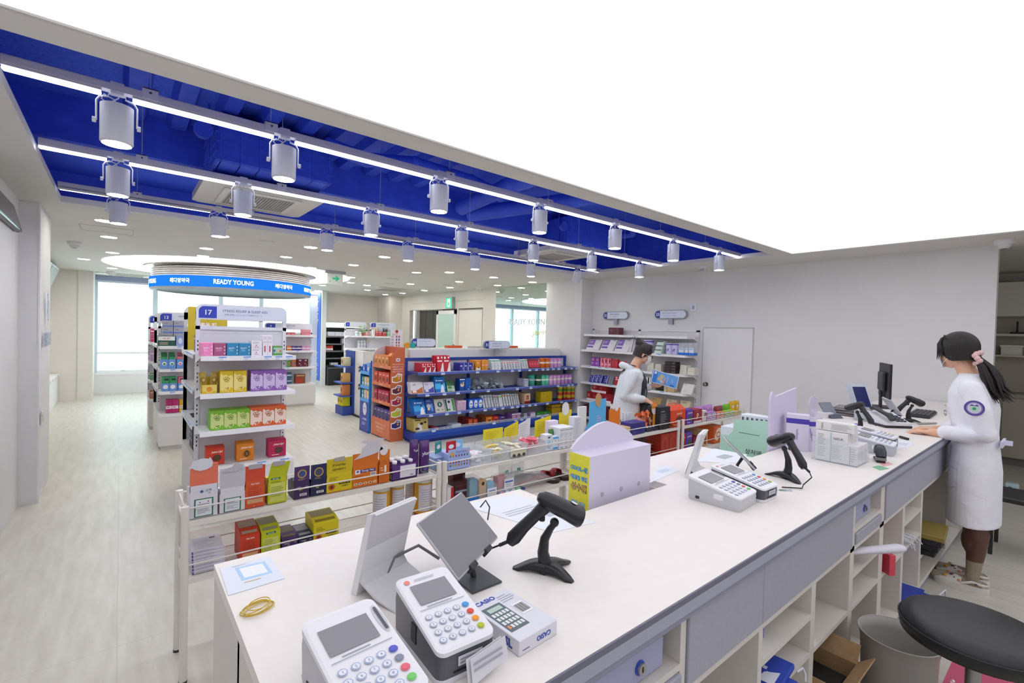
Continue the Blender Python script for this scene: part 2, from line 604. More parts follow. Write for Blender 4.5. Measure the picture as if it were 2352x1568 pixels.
b = M().box(-1.35, 6.66, 0, -1.22, 13, CZ, 'warm_wall').box(-1.35, 12.9, 0, -.62, 13.02, CZ, 'warm_wall').box(-.66, 12.88, 0, -.43, 13.85, CZ, 'warm_wall')
struct('wall_far_left', b)
b = M().box(-.8, -3.1, 0, 10.2, -3, CZ, 'wall_paint').box(9.62, -3, 0, 9.74, 3, CZ, 'warm_wall').box(6.95, 2.3, 0, 9.62, 2.42, CZ, 'warm_wall')
struct('wall_near', b)
# window wall
WY = 13.8
b = M()
b.box(-.43, WY, 0, 4.3, WY + .12, .42, '#e6e8ea')
b.box(-.43, WY - .01, .42, 4.3, WY + .14, .47, '#f2f4f6')
b.box(-.43, WY - .06, 2.5, 4.3, WY + .14, CZ, '#9ba6c6')
struct('wall_windows', b)
xs = [-.43, .62, 1.93, 2.84, 4.1]
for i in range(4):
 b = M()
 x0, x1 = xs[i], xs[i + 1]
 for x in (x0, x1 - .045):
  b.box(x, WY - .02, .47, x + .045, WY + .08, 2.5, '#cfe0ec')
 b.box(x0, WY, .88, x1, WY + .06, .93, '#f0f5f7')
 b.box(x0, WY, .47, x1, WY + .06, .52, '#eef4f6')
 b.box(x0, WY, 2.46, x1, WY + .06, 2.5, '#e8eef2')
 f = struct('window_%d' % (i + 1), b)
 obj('pane', M().box(x0 + .045, WY + .03, .52, x1 - .045, WY + .036, 2.46, 'glass'), f)
 obj('handle', M().box(x0 + .45, WY - .01, .5, x0 + .53, WY, .515, '#c9d4d8'), f)
b = M().box(4.1, WY - .02, 0, 4.28, WY + .1, CZ, '#dfe6ea')
struct('wall_window_end', b)
# outside: pale building opposite with a blue-grey band
b = M().box(-12, 19, -.5, 14, 19.3, 9, 'ext_wall')
b.box(-12, 18.95, .75, 14, 19, 1.35, '#b9d3df')
for k in range(26):
 b.box(-12 + k, 18.97, -.5, -11.985 + k, 19, 9, '#d9e2e6')
for k in range(8):
 b.box(-12, 18.97, 1.4 + k * .8, 14, 19, 1.41 + k * .8, '#dfe6ea')
struct('exterior_building', b)
b = M().box(-12, 17, -.6, 14, 24, -.5, '#cfcfcb')
struct('street', b)
# doors
f = struct('door_1', M().box(WX - .012, 3.0, 0, WX, 3.725, 1.745, '#e2e1e2').box(WX - .02, 2.995, 1.745, WX, 3.73, 1.755, '#b5b3b0').box(WX - .004, 3.735, 0, WX, 3.745, 1.75, '#c5c4c4').box(WX - .004, 2.985, 0, WX, 2.993, 1.75, '#c5c4c4'))
hb = M().cyl((0, 0, 0), .032, -.012, '#8f8b86/metal', 'x').cyl((-.012, 0, 0), .012, -.03, '#8f8b86/metal', 'x').ball((-.055, 0, 0), (.02, .03, .03), '#8f8b86/metal')
obj('door_handle', hb, f, loc=(WX - .012, 3.655, .9))
# open dark doorway, sliding glass door, closed panel in the door wall
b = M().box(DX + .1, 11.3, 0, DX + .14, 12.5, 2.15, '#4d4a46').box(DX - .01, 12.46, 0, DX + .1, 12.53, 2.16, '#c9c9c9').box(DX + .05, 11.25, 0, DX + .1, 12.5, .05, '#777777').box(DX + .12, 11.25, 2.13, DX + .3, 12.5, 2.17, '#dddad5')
for y in (11.7, 12.1):
 b.box(DX + .09, y, 0, DX + .1, y + .012, 2.13, '#5c5853')
struct('doorway_dark', b)
f = struct('door_2', M().box(DX - .03, 10.33, 0, DX + .01, 10.42, 2.13, '#ebe9e5').box(DX - .03, 11.2, 0, DX + .01, 11.3, 2.13, '#ebe9e5').box(DX - .03, 10.33, 2.03, DX + .01, 11.3, 2.13, '#ebe9e5').box(DX - .03, 10.33, 0, DX + .01, 11.3, .1, '#ebe9e5'))
obj('pane', M().box(DX - .02, 10.42, .1, DX - .012, 11.2, 2.03, '#c3dcd4/gloss'), f)
obj('handle', M().box(DX - .06, 10.38, .9, DX - .03, 10.4, 1.25, '#444444'), f)
struct('door_3', M().box(DX + .02, 9.25, 0, DX + .05, 10.25, 2.13, '#e6e2db').box(DX - .004, 9.2, 2.14, DX + .02, 10.25, 2.15, '#b9b4aa'))
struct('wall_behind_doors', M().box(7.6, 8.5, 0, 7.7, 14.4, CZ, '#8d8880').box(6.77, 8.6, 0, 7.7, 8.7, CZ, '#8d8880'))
# mirror with lettering
t = thing('wall_mirror', 'large two-pane wall mirror lettered READY YOUNG above a yellow script word', 'mirror', (DX, 0, 0))
obj('pane', M().box(-.012, 6.9, 1.02, -.001, 7.78, 2.6, '#dcebe4/mirror'), t)
obj('pane', M().box(-.012, 7.785, 1.02, -.001, 8.68, 2.6, '#dcebe4/mirror'), t)
c = M()
c.text('READY YOUNG', (-.014, 7.55, 1.83), -Y, Z, 0, 0, 1.3, .16, '#d7dbe2', bold=.012)
c.text('pharmacy', (-.014, 7.1, 1.61), -Y, Z, 0, 0, .62, .14, '#d8c94a', italic=True, rot=.12)
obj('lettering', c, t)
# unit wall plate and switches
t = tag(obj('wall_switch', M().rbox(-.012, -.055, -.06, 0, .055, .06, '#dfe2ec').box(-.016, -.02, -.03, -.012, .02, .03, '#b9bcc6').box(-.018, -.012, -.02, -.012, .0, .02, '#9a9ca6'), loc=(WX, 3.91, 2.06)), 'square wall plate high on the white wall beside sign 33', 'wall plate')
# far room behind the right wall
t = thing('wall_cabinet', 'cream base cabinet with open shelf unit above in the next room', 'cabinet', (9.2, 0, 0))
c = M().box(.05, -1.5, 0, .4, 1.5, .1, '#7d7b72').box(0, -1.5, .1, .4, 1.5, .91, '#b8b3a3')
obj('body', c, t)
c = M().box(-.02, -1.5, .91, .4, 1.5, .955, '#b2ad9d')
obj('worktop', c, t)
for k, y in enumerate((.27, -.2, -.67, .75)):
 obj('door', M().rbox(-.018, y, .11, -.002, y + .46, .9, '#bab5a5', .002), t)
c = M().box(.1, -1.5, 1.45, .38, 1.5, 1.47, '#e4e0d4').box(.1, -1.5, 1.73, .38, 1.5, 1.76, '#e4e0d4').box(.1, -1.5, 2.0, .38, 1.5, 2.03, '#e9e6da').box(.1, -1.5, 2.43, .38, 1.5, 2.46, '#e9e6da').box(.37, -1.5, .96, .4, 1.5, 2.5, '#b9b4a4').box(.1, .21, 1.47, .38, .23, 1.73, '#dcd8cc').box(.06, .87, .96, .4, .9, 2.5, '#dcd8cc')
c.box(.1, -1.5, 2.03, .12, 1.5, 2.43, '#e6e3d6')
obj('open_shelf', c, t)
t = tag(obj('router', M().rbox(-.09, -.2, 0, .09, .15, .025, '#1c1c1e').rbox(-.02, .08, .02, 0, .1, .17, '#17171a').prism([(-.2, .02), (-.17, .02), (-.06, .16), (-.09, .17)], 0, .02, '#17171a', 'x'), loc=(9.42, .55, 1.762)), 'black wireless router with two antennas on the cabinet shelf', 'router')
tag(obj('plastic_basket', M().prism([(-.08, 0), (.08, 0), (.1, .13), (-.1, .13)], -.1, .1, '#e9e8e2').box(-.11, -.11, .11, .11, .11, .135, '#f1f0ea'), loc=(9.42, .68, 1.472)), 'white plastic basket on the lower cabinet shelf', 'basket')
tag(obj('storage_jar', M().box(-.03, -.03, 0, .03, .03, .08, '#56645c').plate((-.0301, 0, .04), -Y, Z, 0, 0, .03, .03, '#d5ded6'), loc=(9.42, .43, 1.472)), 'small dark square jar beside the plastic basket', 'jar')
tag(obj('drinking_glass', M().lathe([(.001, 0), (.03, 0), (.035, .1), (.03, .1), (.026, .01)], 'glass'), loc=(9.42, .35, 1.472)), 'clear drinking glass beside the dark jar on the cabinet shelf', 'glass')
# wall screen near the left edge
t = thing('wall_screen', 'black wall screen tilted down at the left edge of the ceiling', 'screen', (-.66, 5.56, 2.3), rot=(0, math.radians(-14), 0))
obj('screen_body', M().rbox(0, -1.3, 0, .04, 0, .34, '#15171a/gloss', .006).box(.0401, -1.28, .015, .042, -.015, .325, '#3c3c48/gloss'), t)
obj('wall_bracket', M().box(-.05, -.8, .1, 0, -.5, .25, '#333333'), t)
# left column lettering
c = M()
o_ = (-.5399, 6.28, 0)
for (a, bb) in ((0, 0),):
 c.ring((-.5399, 6.24, 1.72), Y, Z, -.02, .03, .06, .018, '#31459f', ry=.10)
 c.ring((-.5399, 6.24, 1.72), Y, Z, .02, -.03, .06, .018, '#31459f', ry=.10)
 c.plate((-.5399, 6.24, 1.72), Y, Z, 0, 0, .012, .34, '#31459f', .0008)
c.text('READY YOUNG', (-.5399, 6.24, 1.42), Y, Z, 0, 0, .52, .13, '#2f4596', fit=False, bold=.02)
c.v = [Vector((v.x + .012, v.y, v.z)) for v in c.v]
tag(obj('wall_logo', c), 'blue cross-shaped logo over READY YOUNG lettering on the left pillar', 'wall sign')
tag(obj('wall_socket', M().rbox(0, -.035, -.06, .01, .035, .06, '#e6e4e0').box(.01, -.02, -.03, .013, .02, .03, '#cfcdc9'), loc=(-.5399, 5.95, .72)), 'white socket plate low on the left pillar', 'socket')
# banner on the back pillar
t = thing('banner', 'tall bright blue banner with white lettering on the back pillar', 'banner', (4.27, 13.95, 0))
c = M().box(-.008, -.42, .12, 0, .42, 2.58, '#4a74e8')
c.text('레디영약국', (-.0085, 0, 2.1), Z, Y, 0, -.12, .85, .28, '#eef1fb', bold=.03, fit=False)
c.text('READY YOUNG', (-.0085, 0, 2.1), Z, Y, 0, .2, .9, .16, '#eef1fb', bold=.02, fit=False)
c.ring((-.0085, 0, 1.3), -Y, Z, -.03, .06, .14, .04, '#eef1fb', ry=.09)
c.ring((-.0085, 0, 1.3), -Y, Z, .03, -.06, .14, .04, '#eef1fb', ry=.09)
c.text('레디영약국', (-.0085, 0, .55), Z, Y, 0, -.12, .75, .28, '#eef1fb', bold=.03, fit=False)
c.text('READY YOUNG', (-.0085, 0, .55), Z, Y, 0, .2, .8, .16, '#eef1fb', bold=.02, fit=False)
obj('cloth', c, t)
# hanging panels over left wall counter
for k in range(4):
 y = 7.6 + k * 1.15
 t = thing('menu_screen', '%s hanging glass display panel on the far left wall' % ('nearest', 'second nearest', 'third nearest', 'farthest')[k], 'display panel', (-1.2, y, 1.72), group='display panels on the far left wall')
 c = M().box(0, 0, 0, .02, 1.1, .02, '#2a2f33')
 c.prism([(.02, .02), (.04, .0), (.32, .82), (.3, .84)], 0, 1.1, '#f2f5f5')
 t2 = c
 c.quad((.043, .03, .03), (.043, 1.07, .03), (.32, 1.07, .8), (.32, .03, .8), '#bfd3d2/gloss')
 c.T = Matrix.Identity(4)
 for v in range(0):
  pass
 obj('panel', c, t)
 obj('lamp_cap', M().cyl((.08, .35, -.13), .06, .12, '#e6eaea/clear60').cyl((.08, .75, -.13), .06, .12, '#e6eaea/clear60'), t)
# low counter along the left wall
t = thing('low_cabinet', 'white low cabinet running along the far left wall', 'cabinet', (-1.22, 0, 0))
obj('body', M().box(0.01, 6.9, 0, .28, 12.88, .52, '#e7e6e2'), t)
obj('worktop', M().box(0, 6.9, .52, .3, 12.88, .55, '#f0efec'), t)
for k in range(6):
 obj('price_tag', M().box(.3, 10.4 + k * .42, .5, .303, 10.55 + k * .42, .55, '#c9cdd2'), t)
tag(obj('medicine_bottle', M().cyl((0, 0, 0), .05, .16, '#f09a36').cyl((0, 0, .16), .05, .07, '#4a3aa0').plate((.05, 0, .08), Y, Z, 0, 0, .05, .08, '#f7f0e6'), loc=(-1.02, 10.2, .55)), 'orange bottle with purple cap on the low left cabinet', 'bottle')
# partition between aisles
struct('partition_wall', M().box(3.33, 8.2, 0, 3.43, 8.95, 1.19, '#e3e2df').box(3.33, 6.42, 0, 6.49, 6.5, 1.305, '#e8e7e4').box(3.43, 8.2, 0, 3.6, 8.24, 1.19, '#e3e2df'))
# ---------------------------------------------------------------- ceiling fittings
SPX = [-.02, .69, 1.675, 2.61, 3.57, 4.55, 5.54]
def make_spot():
 t = thing('track_spotlight', '', 'spotlight', (0, 0, 0))
 c = M().cyl((0, 0, -.215), .061, .165, '#e1e3ea', seg=28)
 c.cyl((0, 0, -.222), .056, .008, '#e1e3ea', seg=28)
 obj('lamp_shade', c, t)
 obj('lamp', M().cyl((0, 0, -.2225), .053, .002, 'spot_face', seg=24), t)
 obj('yoke', M().tube([(-.072, 0, -.13), (-.072, 0, -.04), (-.06, 0, -.02), (-.03, 0, -.012), (-.03, 0, .0), (.03, 0, .0), (.03, 0, -.012), (.06, 0, -.02), (.072, 0, -.04), (.072, 0, -.13)], .0042, '#eef0f6', seg=6), t)
 obj('cable', M().tube([(0, 0, -.05), (-.01, -.01, -.025), (-.045, -.01, -.01), (-.055, 0, -.03), (-.03, .01, -.042), (.005, 0, -.01), (.0, 0, .03)], .003, '#dfe2ec', seg=6), t)
 obj('adapter', M().rbox(-.026, -.018, .0, .026, .018, .055, '#d9dbe6'), t)
 for s in (-1, 1):
  obj('knob', M().cyl((.072 * s, 0, -.13), .012, .014 * s, '#eef0f6', 'x', seg=10), t)
 return t
sp0 = make_spot()
used = [False]
names = ['nearest', 'middle', 'farthest']
TY = [2.86, 4.0, 5.14]
for ti, ty in enumerate(TY):
 lit = ti < 2
 rail = thing('light_track', 'white light track hanging in the blue recess, %s of the three' % names[ti], 'light track', (0, ty, 2.645), group='light tracks in the blue ceiling recess')
 obj('rail', M().box(-.385, -.022, 0, 6.1, .022, .028, '#ccc9d4').box(-.385, -.014, .003, 6.1, .014, .034, '#e2e0e8'), rail)
 ends = [-.385] + SPX + [6.08]
 for i in range(8):
  x0 = ends[i] + (.055 if i else 0)
  x1 = ends[i + 1] - (.055 if i < 7 else 0)
  if ti == 2:
   tm = obj('tube_lamp', M().rbox(x0, -.02, -.022, x1, .02, -.001, '#c3c2cb', .004).box(x0 + .01, -.023, -.01, x1 - .01, .023, -.006, '#8d8d98'), rail)
   obj('tube_glow', M().box(x0 + .01, .014, -.024, x1 - .01, .022, -.004, 'tube_light'), tm)
  else:
   tm = obj('tube_lamp', M().box(x0, -.018, -.012, x1, .018, 0, '#c5c3cf'), rail)
   obj('tube_glow', M().rbox(x0, -.015, -.028, x1, .015, -.011, 'tube_light', .007), tm)
 for k, x in enumerate([.1, .95 if ti else .62, 1.75, 2.7, 3.3, 4.3, 5.2, 5.75]):
  if k in (0, 1, 2, 3, 5, 6):
   h = obj('hanger', M().box(x - .03, -.026, .0, x + .03, -.022, .05, '#d6d4de').box(x - .03, -.026, .046, x + .03, .026, .05, '#d6d4de').disc((x, -.0262, .03), X, Z, 0, 0, .006, '#55555f'), rail)
   obj('hanging_rod', M().cyl((x, 0, .05), .003, .55, '#9aa6d6', seg=6), h)
 for i, x in enumerate(SPX):
  t = sp0 if not used[0] else copy_tree(sp0)
  used[0] = True
  t.location = (x, ty, 2.632)
  if ti == 2 and i == 6:
   t.rotation_euler = (.35, -.2, 0)
  t['label'] = 'white cylinder spotlight on the %s track, %s' % (names[ti], which(i, 7))
  t['group'] = 'spotlights on the ceiling tracks'
# downlights
DL = [(-.13, 6.34), (.88, 6.34), (1.86, 6.33), (2.86, 6.34), (-.115, 7.5), (.88, 7.55), (1.86, 7.5), (2.88, 7.55), (4.03, 7.6), (4.4, 7.1), (5.35, 7.08), (6.34, 7.11), (.94, 8.42), (2.51, 8.5), (-.1, 9.15), (5.37, 8.28), (6.3, 8.2), (3.55, 9.42), (4.95, 9.6), (5.95, 9.57), (-.47, 10.5), (3.95, 10.5), (5.99, 10.85), (-.13, 11.8), (4.45, 10.8), (5.0, 12.1), (3.75, 11.8), (6.05, 12.2), (4.2, 13.6), (6.0, 13.2)]
d0 = thing('downlight', '', 'ceiling light', (0, 0, CZ))
c = M().lathe([(.075, 0), (.088, -.004), (.088, 0)], '#f1efea')
obj('trim', c, d0)
obj('lens', M().cyl((0, 0, -.002), .075, .0015, 'downlight', seg=24), d0)
rows = sorted(range(len(DL)), key=lambda i: (round(DL[i][1]), DL[i][0]))
for n, i in enumerate(rows):
 t = d0 if n == 0 else copy_tree(d0)
 t.location = (DL[i][0], DL[i][1], CZ)
 band = round(DL[i][1])
 mem = [j for j in rows if round(DL[j][1]) == band]
 bands = sorted(set(round(DL[j][1]) for j in rows))
 t['label'] = 'round ceiling downlight, %s in the %s row behind the blue recess' % (which(mem.index(i), len(mem)) or 'only one', ORD[bands.index(band)])
 t['group'] = 'round downlights over the shop floor'
# luminous circle and LED drum
tag(obj('round_ceiling_light', M().cyl((1.75, 10.4, CZ - .006), 2.0, .004, 'oval_light', seg=96)), 'huge round glowing white disc in the ceiling over the shop floor', 'ceiling light')
CX, CY, CRR = 1.63, 10.0, 1.27
t = thing('led_drum_sign', 'round drum sign with a bright blue text band hanging under the ceiling disc', 'drum sign', (CX, CY, 0))
c = M()
c.lathe([(1.0, 2.6), (1.28, 2.575), (1.36, 2.555), (1.28, 2.55), (1.22, 2.545), (1.22, 2.36)], '#cfc8c2/metal', seg=96)
for k in range(5):
 z = 2.52 - k * .034
 c.lathe([(1.225, z), (1.245, z - .004), (1.25, z - .014), (1.245, z - .02), (1.225, z - .024)], 'brushed', seg=96)
obj('drum_body', c, t)
c = M().lathe([(1.22, 2.365), (CRR, 2.365), (CRR, 2.19), (1.24, 2.165)], 'blue_led', seg=96, smooth=False)
led = obj('text_band', c, t)
c = M()
def bent(txt, a0, w_, h, z, col):
 V, F, a, bq, cc, d = text_geo(txt, False, .02)
 sx = w_ / (bq - a)
 L = []
 for p in V:
  ang = a0 + (p.x - (a + bq) / 2) * sx / CRR
  L.append((CRR * 1.003 * math.cos(ang), CRR * 1.003 * math.sin(ang), z + (p.y - (cc + d) / 2) * (h / (d - cc))))
 c.add(L, F, col)
for k in range(10):
 a0 = math.radians(-101 + 0.5 + k * 36)
 bent('READY YOUNG' if k % 2 == 0 else '레디영약국', a0, .56 if k % 2 == 0 else .34, .075, 2.28, '#ffffff/emit1.0')
obj('lettering', c, led)
obj('underside', M().lathe([(0.001, 2.178), (1.16, 2.178), (1.18, 2.166)], '#1b1b20', seg=96).lathe([(1.18, 2.166), (1.255, 2.166), (CRR, 2.19)], '#c3c6cc', seg=96), t)
def cassette(name, x, y, z, sx, sy, label, rz=0):
 t = thing(name, label, 'air conditioner', (x, y, z), rz)
 c = M().prism([(-sx / 2, -sy / 2 + .05), (-sx / 2 + .05, -sy / 2), (sx / 2 - .05, -sy / 2), (sx / 2, -sy / 2 + .05), (sx / 2, sy / 2 - .05), (sx / 2 - .05, sy / 2), (-sx / 2 + .05, sy / 2), (-sx / 2, sy / 2 - .05)], 0, .06, '#dad7d1', 'z')
 c.rbox(-sx * .33, -sy * .33, -.012, sx * .33, sy * .33, 0, '#e2dfd9', .01)
 obj('cover', c, t)
 g = M()
 for k in range(14):
  g.box(-sx * .27, -sy * .27 + k * sy * .54 / 13 - .003, -.016, sx * .27, -sy * .27 + k * sy * .54 / 13 + .003, -.011, '#b4b1ab')
 for k in range(22):
  g.box(-sx * .27 + k * sx * .54 / 21 - .003, -sy * .27, -.0165, -sx * .27 + k * sx * .54 / 21 + .003, sy * .27, -.0115, '#bdbab4')
 g.box(-sx * .27, -sy * .27, -.0125, sx * .27, sy * .27, -.012, '#7d7b77')
 obj('grille', g, t)
 for s in (-1, 1):
  obj('louver', M().box(-sx * .3, s * sy * .4 - .03, -.006, sx * .3, s * sy * .4 + .03, 0, '#c4c1bb'), t)
 return t
cassette('ceiling_cassette', .93, 4.72, 2.7, .9, .86, 'white ceiling air conditioner in the blue recess at the left')
cassette('ceiling_cassette', 4.75, 4.9, 2.7, .84, .84, 'white ceiling air conditioner in the blue recess at the right')
cassette('ceiling_cassette', 5.2, 11.3, 2.595, .95, .95, 'white ceiling air conditioner near the back wall')
cassette('ceiling_cassette', 0.1, 13.1, 2.595, 1.0, .45, 'white ceiling air conditioner in front of the left window')
def dome(x, y, label):
 t = thing('dome_camera', label, 'security camera', (x, y, CZ))
 obj('housing', M().lathe([(.075, 0), (.075, -.03), (.06, -.04), (.055, -.045)], '#e5e3e4'), t)
 obj('lens_dome', M().lathe([(.05, -.04), (.045, -.06), (.03, -.078), (.001, -.085)], '#1c1c22/gloss'), t)
 obj('shroud', M().lathe([(.055, -.045), (.051, -.062), (.03, -.082), (.028, -.081), (.048, -.06), (.052, -.045)], '#d6d4d6', seg=12), t)
dome(-.46, 8.3, 'white dome security camera on the ceiling left of the round light')
dome(-.15, 12.6, 'small white dome security camera above the left window')
dome(6.55, .56, 'white dome security camera on the ceiling above the pharmacist')
dome(6.3, 8.9, 'small dark dome security camera on the ceiling near the mirror')
tag(obj('heat_detector', M().cyl((0, 0, -.03), .05, .03, '#dfe0ea').cyl((0, 0, -.06), .02, .03, '#cfd2dc/clear60'), loc=(6.4, 3.55, CZ)), 'small clear detector on the ceiling above sign 33', 'detector')
tag(obj('ceiling_speaker', M().cyl((0, 0, -.003), .09, .003, '#cfcbc4', seg=28), loc=(1.36, 6.32, CZ)), 'flat round grille on the ceiling between two downlights', 'speaker')
b = M()
for (x0, y0, x1, y1) in ((-.346, 6.71, -.34, 7.14), (.1, 6.71, .106, 7.14), (-.346, 6.71, .106, 6.716), (-.346, 7.134, .106, 7.14)):
 b.box(x0, y0, CZ - .002, x1, y1, CZ, '#a8a49b')
tag(obj('ceiling_hatch', b), 'square access hatch outlined in the ceiling near the left pillar', 'hatch')
for k, (x, y) in enumerate(((4.2, 8.9), (5.6, 9.1), (4.6, 9.9))):
 tag(obj('air_slot', M().box(-.12, -.012, -.003, .12, .012, 0, '#8b867d'), loc=(x, y, CZ)), 'narrow dark air slot in the ceiling, %s of three' % ('leftmost', 'rightmost', 'middle')[k], 'air slot', 'air slots in the ceiling')
# exit signs
t = thing('exit_sign', 'hanging white sign with a green arrow near the round ceiling light', 'sign', (2.95, 8.6, 2.37))
c = M().rbox(-.14, -.012, 0, .14, .012, .19, '#eef4f2')
c.poly((0, -.0125, .1), X, Z, [(-.02, .022), (.02, .022), (.0, .05), (.03, .05), (.075, .005), (.03, -.04), (0, -.04), (.02, -.012), (-.02, -.012)], '#18b07c/emit0.5')
c.poly((0, -.0125, .1), X, Z, [(-.05, .022), (-.02, .022), (-.02, -.012), (-.05, -.012)], '#18b07c/emit0.5')
c.ring((0, -.0125, .1), X, Z, -.09, -.05, .018, .006, '#18b07c/emit0.5')
obj('face', c, t)
obj('mount', M().box(-.18, -.03, .19, .18, .03, .24, '#b6bac2'), t)
t = thing('exit_sign', 'green running-figure exit sign above the dark doorway', 'sign', (6.605, 10.6, 2.3))
c = M().rbox(-.04, -.16, -.13, .04, .16, .17, '#a9b4ba')
c.box(-.042, -.14, -.11, -.04, .14, .15, '#39c08a/emit0.7')
c.box(-.044, -.06, -.08, -.042, .06, .12, '#e8fff6/emit0.9')
c.disc((-.0445, 0, .06), -Y, Z, 0, 0.02, .02, '#18a070')
c.poly((-.0445, 0, 0), -Y, Z, [(-.02, .05), (.02, .055), (.03, 0), (.055, -.06), (.035, -.065), (.0, -.02), (-.035, -.07), (-.055, -.06), (-.02, -.0)], '#18a070')
obj('face', c, t)
# ---------------------------------------------------------------- product makers: local x = width, front face at y=0 looking to -y, base at z=0
F0 = (0, 0, 0)
def carton(w_, d, h, col, art=None, top=None, side=None, bev=.0012):
 b = M().rbox(-w_ / 2, 0, 0, w_ / 2, d, h, col, bev)
 if top:
  b.plate((0, d / 2, h), X, Y, 0, 0, w_ * .96, d * .96, top)
 if side:
  b.plate((-w_ / 2, d / 2, h / 2), -Y, Z, 0, 0, d * .94, h * .94, side)
 if art:
  art(b, w_, h)
 return b
def K(col, art=None, **k):
 return lambda w_, d, h: carton(w_, d, h, col, art, **k)
def A_text(items):
 """items: (text, x, y, w, h, colour) in fractions of the front face; or ('#bar', ...), ('#dot', ...), ('#lines', ..., n)."""
 def f(b, w_, h):
  for ii, it in enumerate(items):
   t, x, y, a, c, m = it[:6]
   q = .0004 + .00025 * ii
   X0, Y0, A, C = x * w_ - w_ / 2, y * h, a * w_, c * h
   if t == '#bar':
    b.plate(F0, X, Z, X0, Y0, A, C, m, q)
   elif t == '#dot':
    b.disc(F0, X, Z, X0, Y0, A / 2, m, C / 2, q)
   elif t == '#ring':
    b.ring(F0, X, Z, X0, Y0, A / 2, it[6] if len(it) > 6 else A * .1, m, C / 2, q)
   elif t == '#lines':
    b.lines(F0, X, Z, X0, Y0, A, C, it[6], m, off=q)
   elif t == '#code':
    b.barcode(F0, X, Z, X0, Y0, A, C)
   elif t == '#poly':
    b.poly(F0, X, Z, [(X0 + A * p, Y0 + C * q_) for p, q_ in it[6]], m, q)
   else:
    b.text(t, F0, X, Z, X0, Y0, A, C, m, q + .0003, italic=t.startswith('Juice'), bold=.015)
 return f
def A_snack(main, cream, logo, dark='#5a4a1c'):
 def f(b, w_, h):
  pts = []
  for i in range(28):
   t = i / 27
   pts.append((-.48 * w_ + .96 * w_ * t, h * (.86 - .10 * t + .03 * math.sin(t * 17))))
  low = [(-.48 * w_ + .96 * w_ * t / 27, h * (.10 + .16 * (t / 27) ** 2 + .04 * math.sin(t * .9))) for t in range(28)]
  b.poly(F0, X, Z, pts[::-1] + low, cream, .0005) if False else b.poly(F0, X, Z, low + pts[::-1], cream, .0005)
  for (x, y, r) in ((-.14, .66, .14), (.02, .70, .13), (.15, .64, .12), (-.05, .56, .13), (.1, .53, .11)):
   b.disc(F0, X, Z, x * w_, y * h, r * w_, logo, off=.0007)
  for (x, y, r) in ((-.14, .67, .1), (.02, .7, .09), (.15, .65, .08), (-.05, .565, .09), (.09, .54, .07)):
   b.ring(F0, X, Z, x * w_, y * h, r * w_, .018 * w_, dark, off=.0011)
   b.disc(F0, X, Z, x * w_, y * h, r * w_ * .75, cream, off=.0009)
  for (x, y) in ((.02, .2), (.12, .22), (-.06, .21)):
   b.disc(F0, X, Z, x * w_, y * h, .05 * w_, dark if x > .1 else main, off=.0009)
  b.text('mini jelly', F0, X, Z, 0, .08 * h, w_ * .5, h * .05, '#fffbe8', .001)
 return f
def A_juice(fruit, leaf='#3c4a1c', side2=None):
 def f(b, w_, h):
  b.text('Juice-Up!', F0, X, Z, .08 * w_, .76 * h, w_ * .72, h * .15, '#fff4ea', .001, italic=True, bold=.02)
  b.disc(F0, X, Z, .08 * w_, .4 * h, .25 * w_, fruit, .2 * h)
  b.ring(F0, X, Z, .08 * w_, .4 * h, .14 * w_, .012, leaf, .19 * h, off=.001)
  b.disc(F0, X, Z, .08 * w_, .58 * h, .05 * w_, leaf, .03 * h, .0012)
  b.plate(F0, X, Z, -.1 * w_, .12 * h, .4 * w_, .03 * h, '#fff4ea')
 return f
def A_med(accent='#7a7f9a', n=6):
 def f(b, w_, h):
  b.plate(F0, X, Z, 0, .8 * h, .8 * w_, .09 * h, accent)
  b.lines(F0, X, Z, 0, .42 * h, .8 * w_, .5 * h, n, '#9aa0b0')
 return f
def A_can(label_col='#f0ecdf'):
 return None
def pouch(w_, h, t, col, front=None, art=None, crimp=None, nx=8, nz=10):
 """Soft pillow bag standing up; front print in `front`."""
 b = M()
 G = {}
 for side in (-1, 1):
  v = []
  for j in range(nz + 1):
   for i in range(nx + 1):
    u, q = i / nx * 2 - 1, j / nz * 2 - 1
    th = t / 2 * (max(0, 1 - u ** 4) ** .6) * (max(0, 1 - abs(q) ** 3.5)) ** .7
    v.append((u * w_ / 2 * (1 - .03 * (1 - q * q)), t / 2 + side * th, (q + 1) / 2 * h))
  f = []
  for j in range(nz):
   for i in range(nx):
    a = j * (nx + 1) + i
    q = (a, a + 1, a + nx + 2, a + nx + 1)
    f.append(q if side < 0 else q[::-1])
  b.add(v, f, col, True)
 if art:
  b2 = M()
  art(b2, w_, h)
  # drape the print over the bulged front
  n0 = len(b.v)
  for v in b2.v:
   u, q = max(-1, min(1, v.x * 2 / w_)), max(-1, min(1, v.z * 2 / h - 1))
   th = t / 2 * (max(0, 1 - u ** 4) ** .6) * (max(0, 1 - abs(q) ** 3.5)) ** .7
   v.y = t / 2 - th + v.y - .0006
  off = [b.keys.index(k) if k in b.keys else None for k in b2.keys]
  for i, k in enumerate(b2.keys):
   if off[i] is None:
    b.keys.append(k)
    off[i] = len(b.keys) - 1
  b.v += b2.v
  b.f += [tuple(a + n0 for a in f) for f in b2.f]
  b.mi += [off[i] for i in b2.mi]
  b.sm += b2.sm
 return b
def P_(col, art=None, t=.03):
 return lambda w_, d, h: pouch(w_, h, min(d, t) if t else d, col, art=art)
